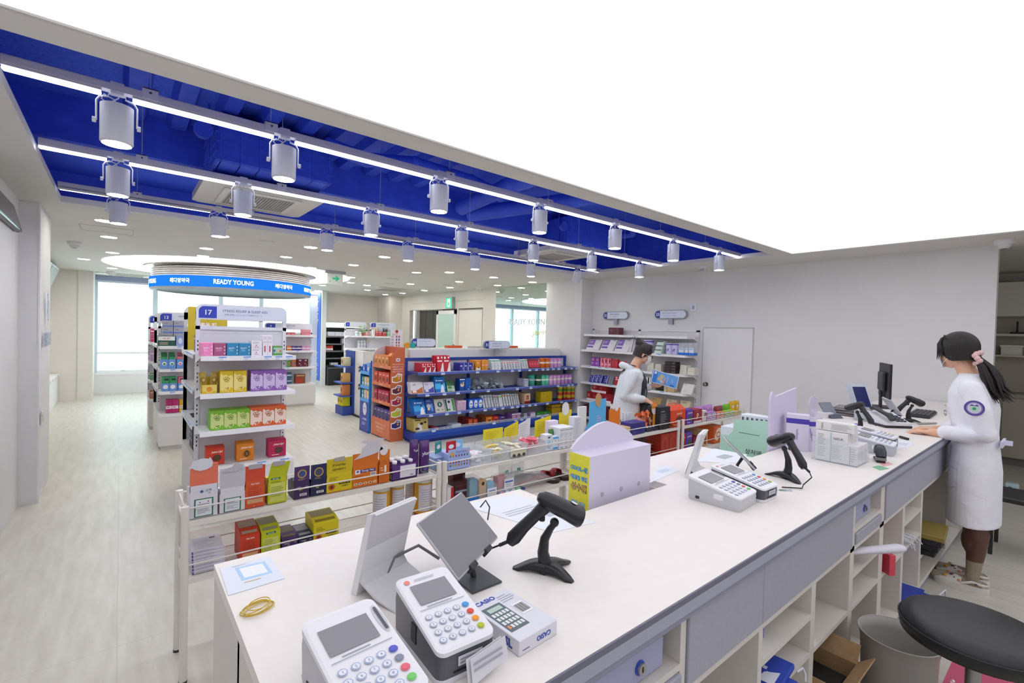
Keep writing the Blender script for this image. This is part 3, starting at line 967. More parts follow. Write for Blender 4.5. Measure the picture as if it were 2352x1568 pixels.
def can(col, band=None, lid=None, bands=()):
 def f(w_, d, h):
  r = w_ / 2
  b = M()
  c = (0, r, 0)
  b.lathe([(.001, 0), (r * .97, 0), (r, .004), (r, h * .9)], col, c)
  b.lathe([(r * .985, h * .9), (r * 1.0, h * .9), (r * 1.0, h - .004), (r * .95, h), (.001, h)], lid or col, c)
  for (z0, z1, m) in ([(.45, .62, band)] if band else []) + list(bands):
   b.lathe([(r * 1.004, h * z0), (r * 1.004, h * z1)], m, c)
  return b
 return f
def sachet(col, accent=None):
 """Thin flat packet."""
 def f(w_, d, h):
  b = M().rbox(-w_ / 2, 0, 0, w_ / 2, min(d, .006), h, col, .002)
  if accent:
   b.plate(F0, X, Z, 0, h * .85, w_ * .9, h * .12, accent)
   b.lines(F0, X, Z, 0, h * .45, w_ * .7, h * .5, 5, '#a0a6b4')
  return b
 return f
def handlebox(col, fruit, leaf='#3c4a1c'):
 """Carton with gable top and carrying handle."""
 def f(w_, d, h):
  hb = h * .74
  b = M().rbox(-w_ / 2, 0, 0, w_ / 2, d, hb, col, .001)
  b.prism([(0, hb), (d, hb), (d * .62, hb + h * .17), (d * .38, hb + h * .17)], -w_ / 2, w_ / 2, col, 'x')
  z = hb + h * .17
  b.tube([(-w_ * .28, d / 2, z - .005), (-w_ * .24, d / 2, z + h * .085), (w_ * .24, d / 2, z + h * .085), (w_ * .28, d / 2, z - .005)], .004, col, seg=6)
  A_juice(fruit, leaf)(b, w_, hb)
  return b
 return f
def opentray(col, col2, nfill, fill, hf=.45):
 """Open-fronted counter box with its contents handled elsewhere."""
 def f(w_, d, h):
  b = M()
  t = .002
  b.box(-w_ / 2, 0, 0, w_ / 2, d, t, col)
  b.box(-w_ / 2, 0, t, w_ / 2, t, h * hf, col)
  b.box(-w_ / 2, d - t, t, w_ / 2, d, h * .8, col)
  for s in (-1, 1):
   x = s * w_ / 2
   b.prism([(0, t), (d, t), (d, h * .8), (0, h * hf)], min(x, x - s * t), max(x, x - s * t), col, 'x')
  if fill:
   fill(b, w_, h * hf)
  return b
 return f
_seen_labels = {}
def row(face, plane, z, pl, pr, pt, n, mk, d, base, where, cat, name=None, group=None, gap=.03, nd=1, tilt=0, h=None, plural=None, rz=0, down=1, ptr=None, pitch=None, jit=0, deep=None):
 """n items side by side on a shelf, nd deep, stacked `down` high."""
 k = {'y': plane} if face == 'S' else {'x': plane}
 a, c = at(pl, pt, **k), at(pr, ptr if ptr is not None else pt, **k)
 hh = h or ((a.z + c.z) / 2 - z) / down
 hh = max(hh, .01)
 w_ = (c.x - a.x) / n if face == 'S' else (a.y - c.y) / n
 me = mesh_of(mk(w_ * (1 - gap), d, (hh / math.cos(tilt)) * .99), name or cat)
 name = name or cat.replace(' ', '_')
 plural = plural or base + ('es' if base.endswith(('x', 'sh')) else 's')
 out = []
 for i in range(n):
  for j in range(nd):
   for q in range(down):
    dd = (deep or d * 1.03) * j
    if face == 'S':
     loc = (a.x + (i + .5) * w_, plane + dd, z + q * hh + .0005)
     r = rz
    else:
     loc = (plane + dd, a.y - (i + .5) * w_, z + q * hh + .0005)
     r = -PI / 2 + rz
    bits = [which(i, n)] if n > 1 else []
    if nd > 1:
     bits.append('frontmost' if j == 0 else ('rearmost' if j == nd - 1 else ORD[j] + ' back'))
    if down > 1:
     bits.append('top' if q == down - 1 else ('bottom' if q == 0 else 'middle' if down == 3 else ORD[q] + ' layer'))
    if n * nd * down == 1:
     lab = base + ' ' + where
    else:
     lab = base + ', ' + ' '.join(x for x in bits if x) + ', ' + where
    if len(lab.split()) > 16:
     lab = ' '.join(x for x in lab.split() if x not in ('the', 'and', 'a'))
    o = obj(name, me, loc=loc, rot=(-tilt, 0, r + (jit * math.sin(i * 7.3 + j) if jit else 0)), label=lab, cat=cat, group=(group or (plural + ' ' + where)) if n * nd * down > 1 else None)
    out.append(o)
 return out
def tags_on(parent, pts, face='S', w_=.05, h=.03, blue=False):
 """Small price tags clipped to a shelf lip."""
 for (x, y, z) in pts:
  b = M()
  if face == 'S':
   b.box(-w_ / 2, -.002, -h / 2, w_ / 2, 0, h / 2, '#e8eef8')
   b.plate((0, -.002, 0), X, Z, 0, h * .32, w_, h * .34, '#6fa4ea')
   b.lines((0, -.002, 0), X, Z, 0, -h * .15, w_ * .8, h * .4, 2, '#9aa8c4')
  else:
   b.box(-.002, -w_ / 2, -h / 2, 0, w_ / 2, h / 2, '#e8eef8')
   b.plate((-.002, 0, 0), -Y, Z, 0, h * .32, w_, h * .34, '#6fa4ea')
  obj('price_tag', b, parent, loc=(x, y, z))
# ---------------------------------------------------------------- shelving
def rounded(x0, x1, z0, z1, r, n=6, bottom=False):
 p = []
 for cx, cz, a0 in ((x1 - r, z1 - r, 0), (x0 + r, z1 - r, 90)):
  for i in range(n + 1):
   a = math.radians(a0 + 90 * i / n)
   p.append((cx + r * math.cos(a), cz + r * math.sin(a)))
 return p + [(x0, z0), (x1, z0)]
def slots(b, x, y, z0, z1, face='y', col='#1e1e20'):
 z = z0
 while z < z1:
  for k in range(3):
   if face == 'y':
    b.box(x - .004, y - .0008, z + k * .034, x + .004, y, z + k * .034 + .016, col)
   else:
    b.box(x - .0008, y - .004, z + k * .034, x, y + .004, z + k * .034 + .016, col)
  z += .135
def end_frame(t, x0, x1, y, zt, num, title, sub, zlo=.45, white='#e2e4ec'):
 """Upright frame with a rounded sign header, its window, and back panel."""
 b = M()
 for x in (x0, x1 - .03):
  b.box(x, y, zlo, x + .03, y + .03, zt - .06, white)
  slots(b, x + .015, y, zlo + .12, zt - .35)
 b.box(x0, y, zt - .215, x1, y + .03, zt - .185, white)
 obj('frame', b, t)
 b = M().prism(rounded(x0, x1, zt - .13, zt, .055), y - .004, y + .034, white, 'y')
 b.prism(rounded(x0 + .018, x1 - .012, zt - .118, zt - .018, .04), y - .0055, y - .004, '#dfe5f4', 'y')
 w_ = x1 - x0
 sq = rounded(x0 + .018, x0 + .21 * w_, zt - .118, zt - .018, .001)
 b.prism([(x0 + .21 * w_, zt - .118), (x0 + .21 * w_, zt - .018)] + [(x0 + .058 + .04 * math.cos(math.radians(90 + 15 * i)), zt - .058 + .04 * math.sin(math.radians(90 + 15 * i))) for i in range(7)] + [(x0 + .018, zt - .118)], y - .0065, y - .0055, '#2f45b8', 'y')
 o = (0, y - .0066, 0)
 b.text(num, o, X, Z, x0 + .018 + .1 * w_, zt - .07, .1 * w_, .042, '#f4f6ff', bold=.02)
 if title:
  b.text(title, o, X, Z, x0 + .52 * w_, zt - .052, .5 * w_, .024, '#4a5488')
 if sub:
  b.text(sub, o, X, Z, x0 + .50 * w_, zt - .085, .46 * w_, .018, '#8890b4')
 obj('sign_header', b, t)
 b = M().box(x0 + .03, y + .012, zlo, x1 - .03, y + .02, zt - .2, '#dcdae0').box(x0 + .05, y + .0115, zt - .25, x1 - .05, y + .012, zt - .247, '#b9b9c4')
 obj('back_panel', b, t)
def shelf_part(t, x0, x1, yf, yb, z, col='#e6e6ec', lip='#eeeef4', taper=.0):
 b = M()
 pts = [(x0 + taper, yf), (x1 - taper, yf), (x1, yf + taper * 1.2), (x1, yb), (x0, yb), (x0, yf + taper * 1.2)] if taper else [(x0, yf), (x1, yf), (x1, yb), (x0, yb)]
 b.prism(pts, z - .012, z, col, 'z')
 b.box(x0 + taper, yf - .006, z - .035, x1 - taper, yf, z + .001, lip)
 b.box(x0 + taper, yf - .006, z + .001, x1 - taper, yf - .004, z + .004, '#f6f6fa')
 for x in (x0, x1 - .003):
  b.prism([(yf + .02, z - .012), (yb, z - .012), (yb, z - .07), (yb - .06, z - .06)], x, x + .003, col, 'x')
 return obj('shelf', b, t)
def shelf_side(t, xf, xb, y0, y1, z, col='#e6e6ec'):
 """Shelf whose lip faces -x."""
 b = M().box(xf, y0, z - .012, xb, y1, z, col).box(xf - .006, y0, z - .035, xf, y1, z + .003, '#eeeef4')
 return obj('shelf', b, t)
def gondola(label, x0, x1, yf, yp, ylen, zs, zt, num, title, sub, base_h=.45, side=True, tags=()):
 t = thing('shelf_gondola', label, 'display shelf', (0, 0, 0))
 end_frame(t, x0, x1, yp, zt, num, title, sub, base_h)
 for i, z in enumerate(zs):
  s = shelf_part(t, x0, x1, yf, yp, z)
  tags_on(s, [(x0 + f * (x1 - x0), yf - .006, z - .016) for f in (tags[i] if i < len(tags) else ())], w_=.055)
 obj('base_cabinet', M().box(x0, yf, .05, x1, yp + .03, base_h, '#e2e1e2').box(x0 + .02, yf + .02, 0, x1 - .02, yp, .05, '#cfccc8').box(x0 + .012, yf - .002, .07, x1 - .012, yf, base_h - .04, '#dedcdb').box(x0, yf - .006, base_h - .03, x1, yf, base_h + .002, '#ececf0'), t)
 if side:
  xm = (x0 + x1) / 2
  ye = yp + ylen
  obj('spine_panel', M().box(xm - .01, yp + .035, base_h, xm + .01, ye, zt - .2, '#d8d6d6'), t)
  obj('long_base', M().box(x0 + .0, yp + .035, .0, x1, ye, base_h, '#dcdad8'), t)
  b = M()
  for x in (x0, x1 - .03):
   b.box(x, ye, 0, x + .03, ye + .03, zt - .06, '#dfe0e6')
  b.prism(rounded(x0, x1, zt - .13, zt, .055), ye, ye + .03, '#d9dae0', 'y')
  b.box(x0, ye, base_h, x1, ye + .015, zt - .25, '#dcdade')
  obj('rear_frame', b, t)
  for z in zs:
   s = shelf_side(t, x0 - .012, xm - .01, yp + .04, ye - .01, z)
   tags_on(s, [(x0 - .018, yp + .12 + k * .14, z - .014) for k in range(4)], 'W', w_=.1, h=.035)
   b = M().box(xm + .01, yp + .04, z - .012, x1, ye - .01, z, '#e6e6ec')
   obj('shelf', b, t)
 return t
g17 = gondola('white shelf gondola numbered 17 with a stress relief and sleep aid header', .487, 1.19, 4.42, 4.75, .95, [1.345, 1.045, .745], 1.771, '17', 'STRESS RELIEF & SLEEP AID', '舒壓·助眠 | ストレスケア&睡眠サポート', tags=((.21, .46, .68, .8, .92),))
tags_on(g17, [(.93, 4.413, .44), (1.11, 4.413, .44)], w_=.07)
g13 = gondola('white shelf gondola numbered 13 left behind gondola 17', .38, 1.06, 7.37, 7.7, .9, [1.31, 1.02, .735], 1.745, '13', 'HANGOVER CARE', '解酒·宿醉ケア', tags=((.3,), (.2, .7), (.2,)))
gondola('white shelf gondola behind gondola 13, mostly hidden', .33, 1.0, 8.9, 9.2, .8, [1.31, 1.02, .735], 1.72, '12', '', '', side=False)
g7 = gondola('white shelf gondola numbered 7 right behind gondola 17', 2.2, 3.1, 10.05, 10.35, .8, [1.43, 1.12, .79], 1.665, '7', 'DAILY CARE', '生活ケア', side=False, tags=((), (.6,), (.4,), ()))
g3 = gondola('white shelf gondola numbered 3 far back by the back wall', 4.93, 5.62, 11.4, 11.7, .3, [1.41, 1.1], 1.76, '3', 'BODY & HAIR CARE', 'ボディ·ヘア', side=False)
gx = gondola('white shelf gondola with open header beside gondola 3', 4.35, 4.92, 11.6, 11.9, .3, [1.41, 1.1], 1.76, '1', '', '', side=False)
# blue gondola
t = thing('blue_shelf_gondola', 'long blue shelf gondola with white back panel and four rows of goods', 'display shelf', (0, 0, 0))
BX0, BX1, BYF, BYP = 3.17, 6.49, 5.95, 6.27
BLUE, BL2 = '#1d3f9c', '#27489f'
b = M()
for x in (BX0, 4.26, 5.36, BX1 - .05):
 b.box(x, BYP, .02, x + .05, BYP + .04, 1.15, BLUE)
 slots(b, x + .025, BYP, .25, 1.0, col='#122a70')
b.box(BX0, BYP, 1.15, BX1, BYP + .04, 1.19, BLUE)
obj('frame', b, t)
obj('back_panel', M().box(BX0 + .05, BYP + .02, .1, BX1 - .05, BYP + .03, 1.15, '#cfcdd2'), t)
BZ = [1.0, .70, .405]
TG = [(.135, .32, .44, .53, .575, .645, .69, .735, .77, .81, .85, .905, .95, .99), (.06, .145, .215, .3, .385, .565, .655, .85, .93, .96), (.08, .16, .225, .29, .37, .425, .475, .535, .57, .605, .65, .69, .775, .88, .99)]
for z, tg in zip(BZ, TG):
 s = shelf_part(t, BX0 + .02, BX1, BYF, BYP, z, '#273f8f', '#4e5fae', taper=.02)
 tags_on(s, [(BX0 + f * 3.3, BYF - .006, z - .022) for f in tg], w_=.06, h=.036)
b = M().box(BX0, BYF, .045, BX1, BYP, .15, BLUE).box(BX0 + .02, BYF + .03, 0, BX1 - .02, BYP, .045, '#16307c').box(BX0, BYF - .004, .10, BX1, BYF, .155, '#1f4fb0').box(BX0, BYF - .003, .05, BX1, BYF - .0, .095, '#1b43a0')
s = obj('base_shelf', b, t)
obj('front_guard', M().box(BX0 + .03, BYF + .004, .155, BX1, BYF + .007, .2, '#dfe8f6/clear25'), s)
tags_on(s, [(BX0 + f * 3.3, BYF - .006, .165) for f in (.095, .425, .56, .6, .635, .74)], w_=.06, h=.045)
BB = .152
# signs on posts
def pill_sign(x, y, z, w_, num, l1, l2, label, face='S', name='pill_sign'):
 t = thing(name, label, 'sign', (x, y, z), 0 if face == 'S' else -PI / 2)
 h = .135
 def pill(x0, x1, hh, n=8):
  r = hh / 2
  return [(x1 - r + r * math.cos(math.radians(-90 + 180 * i / n)), r * math.sin(math.radians(-90 + 180 * i / n))) for i in range(n + 1)] + [(x0 + r + r * math.cos(math.radians(90 + 180 * i / n)), r * math.sin(math.radians(90 + 180 * i / n))) for i in range(n + 1)]
 b = M().prism(pill(-w_ / 2, w_ / 2, h), 0, .035, '#9a9cac', 'y')
 b.prism(pill(-w_ / 2 + .008, w_ / 2 - .012, h - .02), -.004, 0, '#dde2f2', 'y')
 P = pill(-w_ / 2 + .008, w_ / 2, h - .02)
 L = [(-w_ / 2 + .008 + (h - .02) / 2 + (h - .02) / 2 * math.cos(math.radians(90 + 22.5 * i)), (h - .02) / 2 * math.sin(math.radians(90 + 22.5 * i))) for i in range(9)]
 xr = -w_ / 2 + .008 + (h - .02) * .8
 b.prism(L + [(xr, -(h - .02) / 2), (xr, (h - .02) / 2)], -.0055, -.004, '#263c9a', 'y')
 o = (0, -.0056, 0)
 b.text(num, o, X, Z, -w_ / 2 + .058, 0, .06, .05, '#f2f4ff', bold=.02)
 b.text(l1, o, X, Z, -w_ / 2 + .12 + w_ * .27, .02, w_ * .45, .022, '#5c6490')
 b.text(l2, o, X, Z, -w_ / 2 + .12 + w_ * .27, -.022, w_ * .45, .016, '#7d86ae')
 obj('face', b, t)
 obj('post', M().box(-.04, .008, -.16, .04, .03, -h / 2, '#a2a2ae').box(.04, .01, -.16, .044, .028, -h / 2, '#777786'), t)
 return t
pill_sign(4.855, 6.28, 1.385, .555, '31', 'TOURIST PICK', '當地特產·韓國旅行おすすめ', 'pill-shaped grey sign numbered 31 on the blue gondola')
pill_sign(3.72, 6.72, 1.4, .45, '30', 'FOOT & TRAVEL CARE', 'フット·トラベルケア', 'pill-shaped grey sign numbered 30 behind the white partition')
pill_sign(6.78, 5.375, 1.95, .55, '32', 'NEW ARRIVAL', '新商品·新着', 'pill-shaped sign reading 32 NEW ARRIVAL over the wall shelves', 'W')
pill_sign(6.78, 4.28, 1.955, .57, '33', 'ONLY AT READY YOUNG', 'Ready Young限定·Ready Young専用', 'pill-shaped sign reading 33 ONLY AT READY YOUNG over the wall shelves', 'W')
# wall shelves 32 / 33, facing -x
t = thing('wall_shelving', 'white wall shelving bay under signs 32 and 33', 'display shelf', (0, 0, 0))
b = M()
for y in (5.86, 4.84, 3.79):
 b.box(6.8, y, .05, 6.828, y + .045, 1.71, '#e0dfe2')
 for yy in ((y + .012, y + .033) if y == 4.84 else (y + .022,)):
  slots(b, 6.8, yy, .2, 1.62, 'x', '#6b6b72')
b.box(6.8, 3.79, 1.68, 6.828, 5.9, 1.705, '#e2e1e4')
obj('frame', b, t)
obj('back_panel', M().box(6.815, 3.83, .1, 6.825, 5.9, 1.68, '#d5d3d4'), t)
WZ = [1.605, 1.325, 1.035, .745, .415, .12]
for i, z in enumerate(WZ):
 xf = 6.5 if i else 6.56
 b = M().prism([(xf, 3.84), (xf, 5.9), (6.8, 5.9), (6.8, 3.79), (xf + .12, 3.79)], z - .012, z, '#e0dfe2', 'z')
 b.box(xf - .005, 3.84, z - .035, xf, 5.9, z + .002, '#e6e5e8')
 b.prism([(xf - .005, 3.84), (xf, 3.84), (xf + .12, 3.79), (xf + .115, 3.79)], z - .035, z + .002, '#e6e5e8', 'z')
 for y in (5.88, 4.86, 3.8):
  b.prism([(6.8, z - .012), (6.56, z - .012), (6.72, z - .05), (6.8, z - .09)], y, y + .003, '#dddce0', 'y') 
 s = obj('shelf', b, t)
 tg = {1: (4.58, 4.28), 2: (5.7, 5.45, 5.3, 4.9, 4.2), 3: (5.62, 5.2, 4.75, 4.45, 4.2, 4.6), 4: (5.55, 4.7)}.get(i, ())
 tags_on(s, [(xf - .005, y, z - .018) for y in tg], 'W', w_=.07, h=.036)
# low slatted racks in front of the counter
def rack(x0, x1, label, midpost=None):
 t = thing('display_rack', label, 'rack', (0, 0, 0))
 yf, yb = 2.52, 2.79
 C = '#e4dfda'
 for x in (x0, x1):
  for y in (yf, yb):
   p = obj('post', M().cyl((x, y, .012), .016, .778, C, seg=16), t)
   obj('foot_cap', M().cyl((x, y, 0), .017, .012, '#3a3a3c', seg=16), p)
 for z in (.72, .465):
  b = M().box(x0 + .014, yf - .008, z - .022, x1 - .014, yf + .004, z, C).box(x0 + .014, yb - .004, z - .022, x1 - .014, yb + .008, z, C)
  b.box(x0 + .014, yf, z - .008, x1 - .014, yb, z - .003, '#e3ddd6')
  for x in (x0, x1):
   b.box(x - .004, yf, z - .022, x + .004, yb, z, C)
  obj('shelf', b, t)
  for zz in (.06, .1)[:1]:
   g = M()
   g.tube([(x0, yf, z + zz), (x1, yf, z + zz)], .0038, C, seg=6)
   g.tube([(x0, yb, z + zz), (x1, yb, z + zz)], .0038, C, seg=6)
   g.tube([(x0, yf, z + zz), (x0, yb, z + zz)], .0038, C, seg=6)
   g.tube([(x1, yf, z + zz), (x1, yb, z + zz)], .0038, C, seg=6)
   obj('guard_rail', g, t)
 return t
rack(.228, 1.52, 'white metal two-shelf rack at the left, holding cartons and tall tubes')
rack(1.56, 2.87, 'white metal two-shelf rack in the middle, under the yellow signs')
rack(2.91, 4.2, 'white metal two-shelf rack behind the lavender display box')
rack(4.275, 5.6, 'white metal two-shelf rack at the right, behind the mint display box')
# ---------------------------------------------------------------- counter
CT = .98
t = thing('service_counter', 'long white service counter with open cubbies and grey drawer fronts', 'counter', (0, 0, 0))
XL, XR, YF, YB, YC = .192, 6.80, .597, 1.42, 1.107
b = M()
# top with two cut-outs at the customer side
for (x0, y0, x1, y1) in ((XL, YF, XR, YC), (XL, YC, 1.23, YB), (1.775, YC, 2.56, YB), (3.16, YC, XR, YB)):
 b.box(x0, y0, CT - .028, x1, y1, CT, 'counter_top')
w = obj('worktop', b, t)
obj('edge_strip', M().box(XL, YF - .004, CT - .014, XR, YF, CT - .001, '#6f7081').box(XL, YF - .003, CT - .045, XR, YF, CT - .016, '#a7aabc').box(XL, YF, CT - .06, XR, .62, CT - .028, '#8e90a4'), t)
b = M()
b.box(XL, .62, 0, XL + .02, YB - .01, CT - .028, 'counter_white')
b.box(XL, YC - .03, .06, XR, YC - .012, CT - .028, 'counter_white')
b.box(XL + .02, .65, 0, XR, 1.08, .1, 'counter_grey')
b.box(XL + .02, .62, .1, XR, 1.08, .125, 'counter_white')
b.box(XL + .02, .62, .700, XR, 1.08, .722, 'counter_white')
b.box(.22, YC, .06, 1.23, YB - .01, .075, 'counter_white')
b.box(1.225, YC, .06, 1.24, YB - .01, CT - .028, 'counter_white').box(1.765, YC, .06, 1.775, YB - .01, CT - .028, 'counter_white').box(2.56, YC, .06, 2.57, YB - .01, CT - .028, 'counter_white').box(3.15, YC, .06, 3.16, YB - .01, CT - .028, 'counter_white')
b.box(1.24, YC, .74, 1.765, YB - .01, .752, 'counter_white').box(2.57, YC, .74, 3.15, YB - .01, .752, 'counter_white')
for (x0, x1, z) in ((1.075, 1.10, CT), (1.525, 1.553, .7), (1.964, 2.006, .7), (2.40, 2.453, CT), (2.847, 2.915, CT), (3.299, 3.345, .7), (3.745, 3.79, .7), (4.6, 4.63, .7), (5.2, 5.23, .7), (5.8, 5.83, .7), (.62, .65, .7)):
 b.box(x0, .62, .125, x1, 1.08, z - (.03 if z == CT else 0), 'counter_white')
for (x0, x1, zs) in ((1.553, 1.964, (.595, .453)), (2.006, 2.40, (.453,)), (2.453, 2.847, (.595, .453)), (2.915, 3.299, (.453,)), (3.345, 3.745, (.605, .457)), (3.79, 4.6, (.3,)), (4.63, 5.2, (.4,)), (.65, 1.075, (.45,))):
 for z in zs:
  b.box(x0, .62, z - .018, x1, 1.08, z, 'counter_white')
  b.cyl((x0 + .1, 1.079, z + .04), .006, .002, '#222222', 'y', seg=8)
b.box(2.453, .62, .775, 2.847, 1.08, .792, 'counter_white').box(XL + .02, .62, .775, 1.075, 1.08, .792, 'counter_white')
obj('cubby_body', b, t)
for (x0, x1, z0, z1) in ((1.103, 1.528, .725, .914), (1.532, 2.398, .725, .914), (2.456, 2.845, .725, .772), (2.918, 3.4, .725, .9), (3.405, 4.1, .725, .9), (4.105, 4.9, .725, .9), (4.905, 5.8, .725, .9), (.215, 1.073, .725, .772)):
 obj('drawer_front', M().rbox(x0, .612, z0, x1, .63, z1, 'counter_grey', .002), t)
def cash(x0, x1, label):
 t = thing('cash_drawer', label, 'cash drawer', (x0, .64, .7925))
 w_ = x1 - x0
 obj('casing', M().rbox(0, .008, 0, w_, .4, .1, '#9ea1c0', .004), t)
 obj('drawer_front', M().rbox(.004, 0, .005, w_ - .004, .01, .078, '#a6a9c8', .002).box(.004, .002, .08, w_ - .004, .01, .082, '#5c5e74').box(w_ * .2, -.001, .05, w_ * .62, 0, .052, '#c9ccdf'), t)
 obj('lock', M().cyl((w_ - .1, 0, .04), .013, -.01, '#b9b7b2/metal', 'y').box(w_ - .102, -.011, .034, w_ - .098, -.01, .046, '#222222').cyl((w_ - .1, 0, .04), .017, -.003, '#3355c0', 'y'), t)
cash(.50, 1.035, 'blue-grey locked cash drawer in the nearest counter niche')
cash(2.46, 2.76, 'blue-grey locked cash drawer in the farther counter niche')
# ---------------------------------------------------------------- goods on the white gondolas
W17 = 'on gondola 17'
T1 = 'on the top shelf of gondola 17'
T2 = 'on the second shelf of gondola 17'
T3 = 'on the third shelf of gondola 17'
T4 = 'on the base of gondola 17'
med = lambda c: A_text([('#lines', .45, .5, .5, .3, c, 3), ('알약 케어', .4, .62, .5, .16, '#fff4f8'), ('#dot', .88, .72, .09, .11, '#fff4f8'), ('#dot', .88, .45, .09, .11, '#fff4f8'), ('#dot', .88, .2, .09, .11, '#fff4f8')])
row('S', 4.46, 1.346, 461.9, 490.3, 787, 1, K('#f08cc0', med('#fbd0e6')), .16, 'bright pink carton', T1, 'carton')
row('S', 4.46, 1.346, 490.8, 519.9, 788, 1, K('#a8547f', med('#d9a2bd')), .16, 'mauve carton', T1, 'carton')
row('S', 4.46, 1.346, 520.5, 576, 788, 2, K('#2c86b4', med('#9fd2ea')), .16, 'teal-blue carton', T1, 'carton')
row('S', 4.46, 1.346, 577.3, 602.8, 783, 1, K('#ece9f0', A_text([('#lines', .5, .75, .7, .2, '#77737f', 2), ('#dot', .45, .42, .12, .16, '#c4343c'), ('18 PLS', .5, .2, .5, .14, '#6a6674')])), .12, 'white carton with small red dot', T1, 'carton', down=2)
row('S', 4.46, 1.346, 604, 626.4, 769.5, 2, K('#ebe7ef', A_text([('1', .45, .33, .6, .3, '#b8383e'), ('18 Pay', .5, .66, .7, .07, '#b0525c'), ('#lines', .5, .85, .6, .12, '#a09cac', 2)])), .12, 'tall white carton with a big red figure', T1, 'carton')
row('S', 4.46, 1.346, 627, 649.4, 794.5, 1, K('#5d9a48', A_text([('#bar', .5, .55, .9, .6, '#a9cdb0'), ('#dot', .15, .5, .2, .3, '#3c5fae'), ('#dot', .6, .55, .25, .35, '#d9b9a6'), ('#dot', .78, .45, .2, .25, '#b8664c')])), .1, 'small green picture carton', T1, 'carton')
tag(obj('acrylic_divider', M().box(-.001, 0, 0, .001, .18, .07, '#d6e2f0/clear40'), loc=(.505, 4.44, 1.346)), 'clear plastic divider left of the bright pink carton', 'shelf divider')
t = thing('open_snack_box', 'yellow open display carton with two foil pouches on gondola 17', 'carton', (at(481, 890, y=4.46).x, 4.46, 1.046))
obj('tray', opentray('#d2b21e', None, 0, lambda b, w_, h: (b.plate(F0, X, Z, 0, h * .6, w_ * .96, h * .7, '#e2cb68'), b.disc(F0, X, Z, 0, h * .5, .02, '#e0902a', off=.0008), b.text('mini jelly', F0, X, Z, 0, h * .15, .07, .01, '#fffbe0')))(.107, .1, .16), t)
for s in (-1, 1):
 obj('pouch', pouch(.052, .14, .02, '#a88a22/gloss', art=A_text([('#dot', .5, .55, .6, .3, '#7a5a1a'), ('#dot', .5, .55, .4, .2, '#d8b860')])), t, loc=(.027 * s, .03, .03), rot=(-.12, .12 * s, 0))
row('S', 4.46, 1.046, 505, 567.3, 851.5, 2, K('#d8b81a', A_snack('#e29a1c', '#ead988', '#e8c63a')), .13, 'yellow jelly snack carton', T2, 'carton', gap=.02)
row('S', 4.46, 1.046, 576, 659.6, 850, 3, K('#8a5cae', A_snack('#6b3f94', '#cfbde4', '#b795d6', '#43285c')), .13, 'purple jelly snack carton', T2, 'carton', gap=.01)
row('S', 4.46, .746, 483.5, 574.2, 941, 3, K('#78b82c', A_snack('#4c8a1e', '#cbd68a', '#9ac94c', '#2f4a18')), .16, 'green jelly snack carton', T3, 'carton', gap=.01)
row('S', 4.46, .746, 574.7, 657.7, 933, 3, K('#d8602c', A_snack('#b8461c', '#ecd8c8', '#ec8a5c', '#5a2414')), .14, 'orange jelly snack carton', T3, 'carton', gap=.01)
for (pl, pr, pt, c, fr, nm) in ((472.7, 517, 1029, '#c93a24', '#7a1a2c', 'red'), (543, 584.3, 1018, '#d9801e', '#b4641a', 'orange'), (616, 657.7, 1011, '#b81f54', '#7c1038', 'magenta')):
 def mkj(w_, d, h, c=c, fr=fr):
  b = M().rbox(-w_ / 2, 0, 0, w_ / 2, d, h * .99, c, .001)
  b.prism([(0, h * .985), (d, h * .985), (d, h * 1.1), (.02, h * 1.07)], -w_ / 2, w_ / 2, c, 'x')
  A_juice(fr)(b, w_, h)
  return b
 row('S', 4.52, .453, pl, pr, pt, 1, mkj, .09, nm + ' juice carton', T4, 'carton')
# left side of gondola 17
def wrow(y0, y1, x, z, n, mk, d, h, base, where, cat='carton', **k):
 w_ = (y1 - y0) / n
 me = mesh_of(mk(w_ * .94, d, h), cat)
 for i in range(n):
  lab = (base + ', ' + which(i, n, 'front').replace('front', 'nearest').replace('nearestmost', 'nearest') + ', ' if n > 1 else base + ' ') + where
  obj(cat.replace(' ', '_'), me, loc=(x, y0 + (i + .5) * w_, z + .0005), rz=-PI / 2, label=lab, cat=cat, group=(base + ' row ' + where) if n > 1 else None)
LS = 'on the left side of gondola 17'
wrow(4.85, 5.05, .52, 1.346, 2, K('#dcd4e6', A_med('#7a4a8c')), .1, .11, 'thin white and purple carton', LS)
wrow(5.1, 5.2, .52, 1.346, 1, K('#5c3456', A_med('#e6dced')), .1, .15, 'dark plum carton', LS)
wrow(4.85, 4.95, .52, 1.046, 1, K('#e6e6f0', A_med('#8f8fc0')), .1, .15, 'white carton in front of a yellow one', LS)
wrow(5.0, 5.15, .52, 1.046, 1, K('#c9a91c', A_med('#fff6cc')), .1, .2, 'tall yellow carton', LS)
obj('round_case', M().cyl((0, 0, .11), .1, .07, '#5e62a6/clear60', 'x', 28).cyl((-.01, 0, .11), .06, .02, '#8a8ec4', 'x', 24), loc=(.54, 5.02, .75), label='round translucent blue case ' + LS, cat='case')
wrow(4.86, 4.98, .52, .746, 1, K('#cfd0da', A_med('#c06a5a')), .04, .08, 'small grey packet', LS)
wrow(4.82, 4.92, .515, .453, 1, K('#9cc8cc', A_med('#23424c')), .12, .15, 'pale teal carton at the front end', LS)
wrow(4.95, 5.13, .515, .453, 1, K('#1e2846', A_text([('#bar', .5, .6, .3, .4, '#49a0c8'), ('#bar', .5, .2, .5, .08, '#c8ccd8')])), .12, .24, 'dark navy carton with a light blue patch', LS)
wrow(5.18, 5.4, .515, .453, 2, K('#2a2338', A_med('#8a3b50', 3)), .12, .3, 'tall blackish carton', LS)
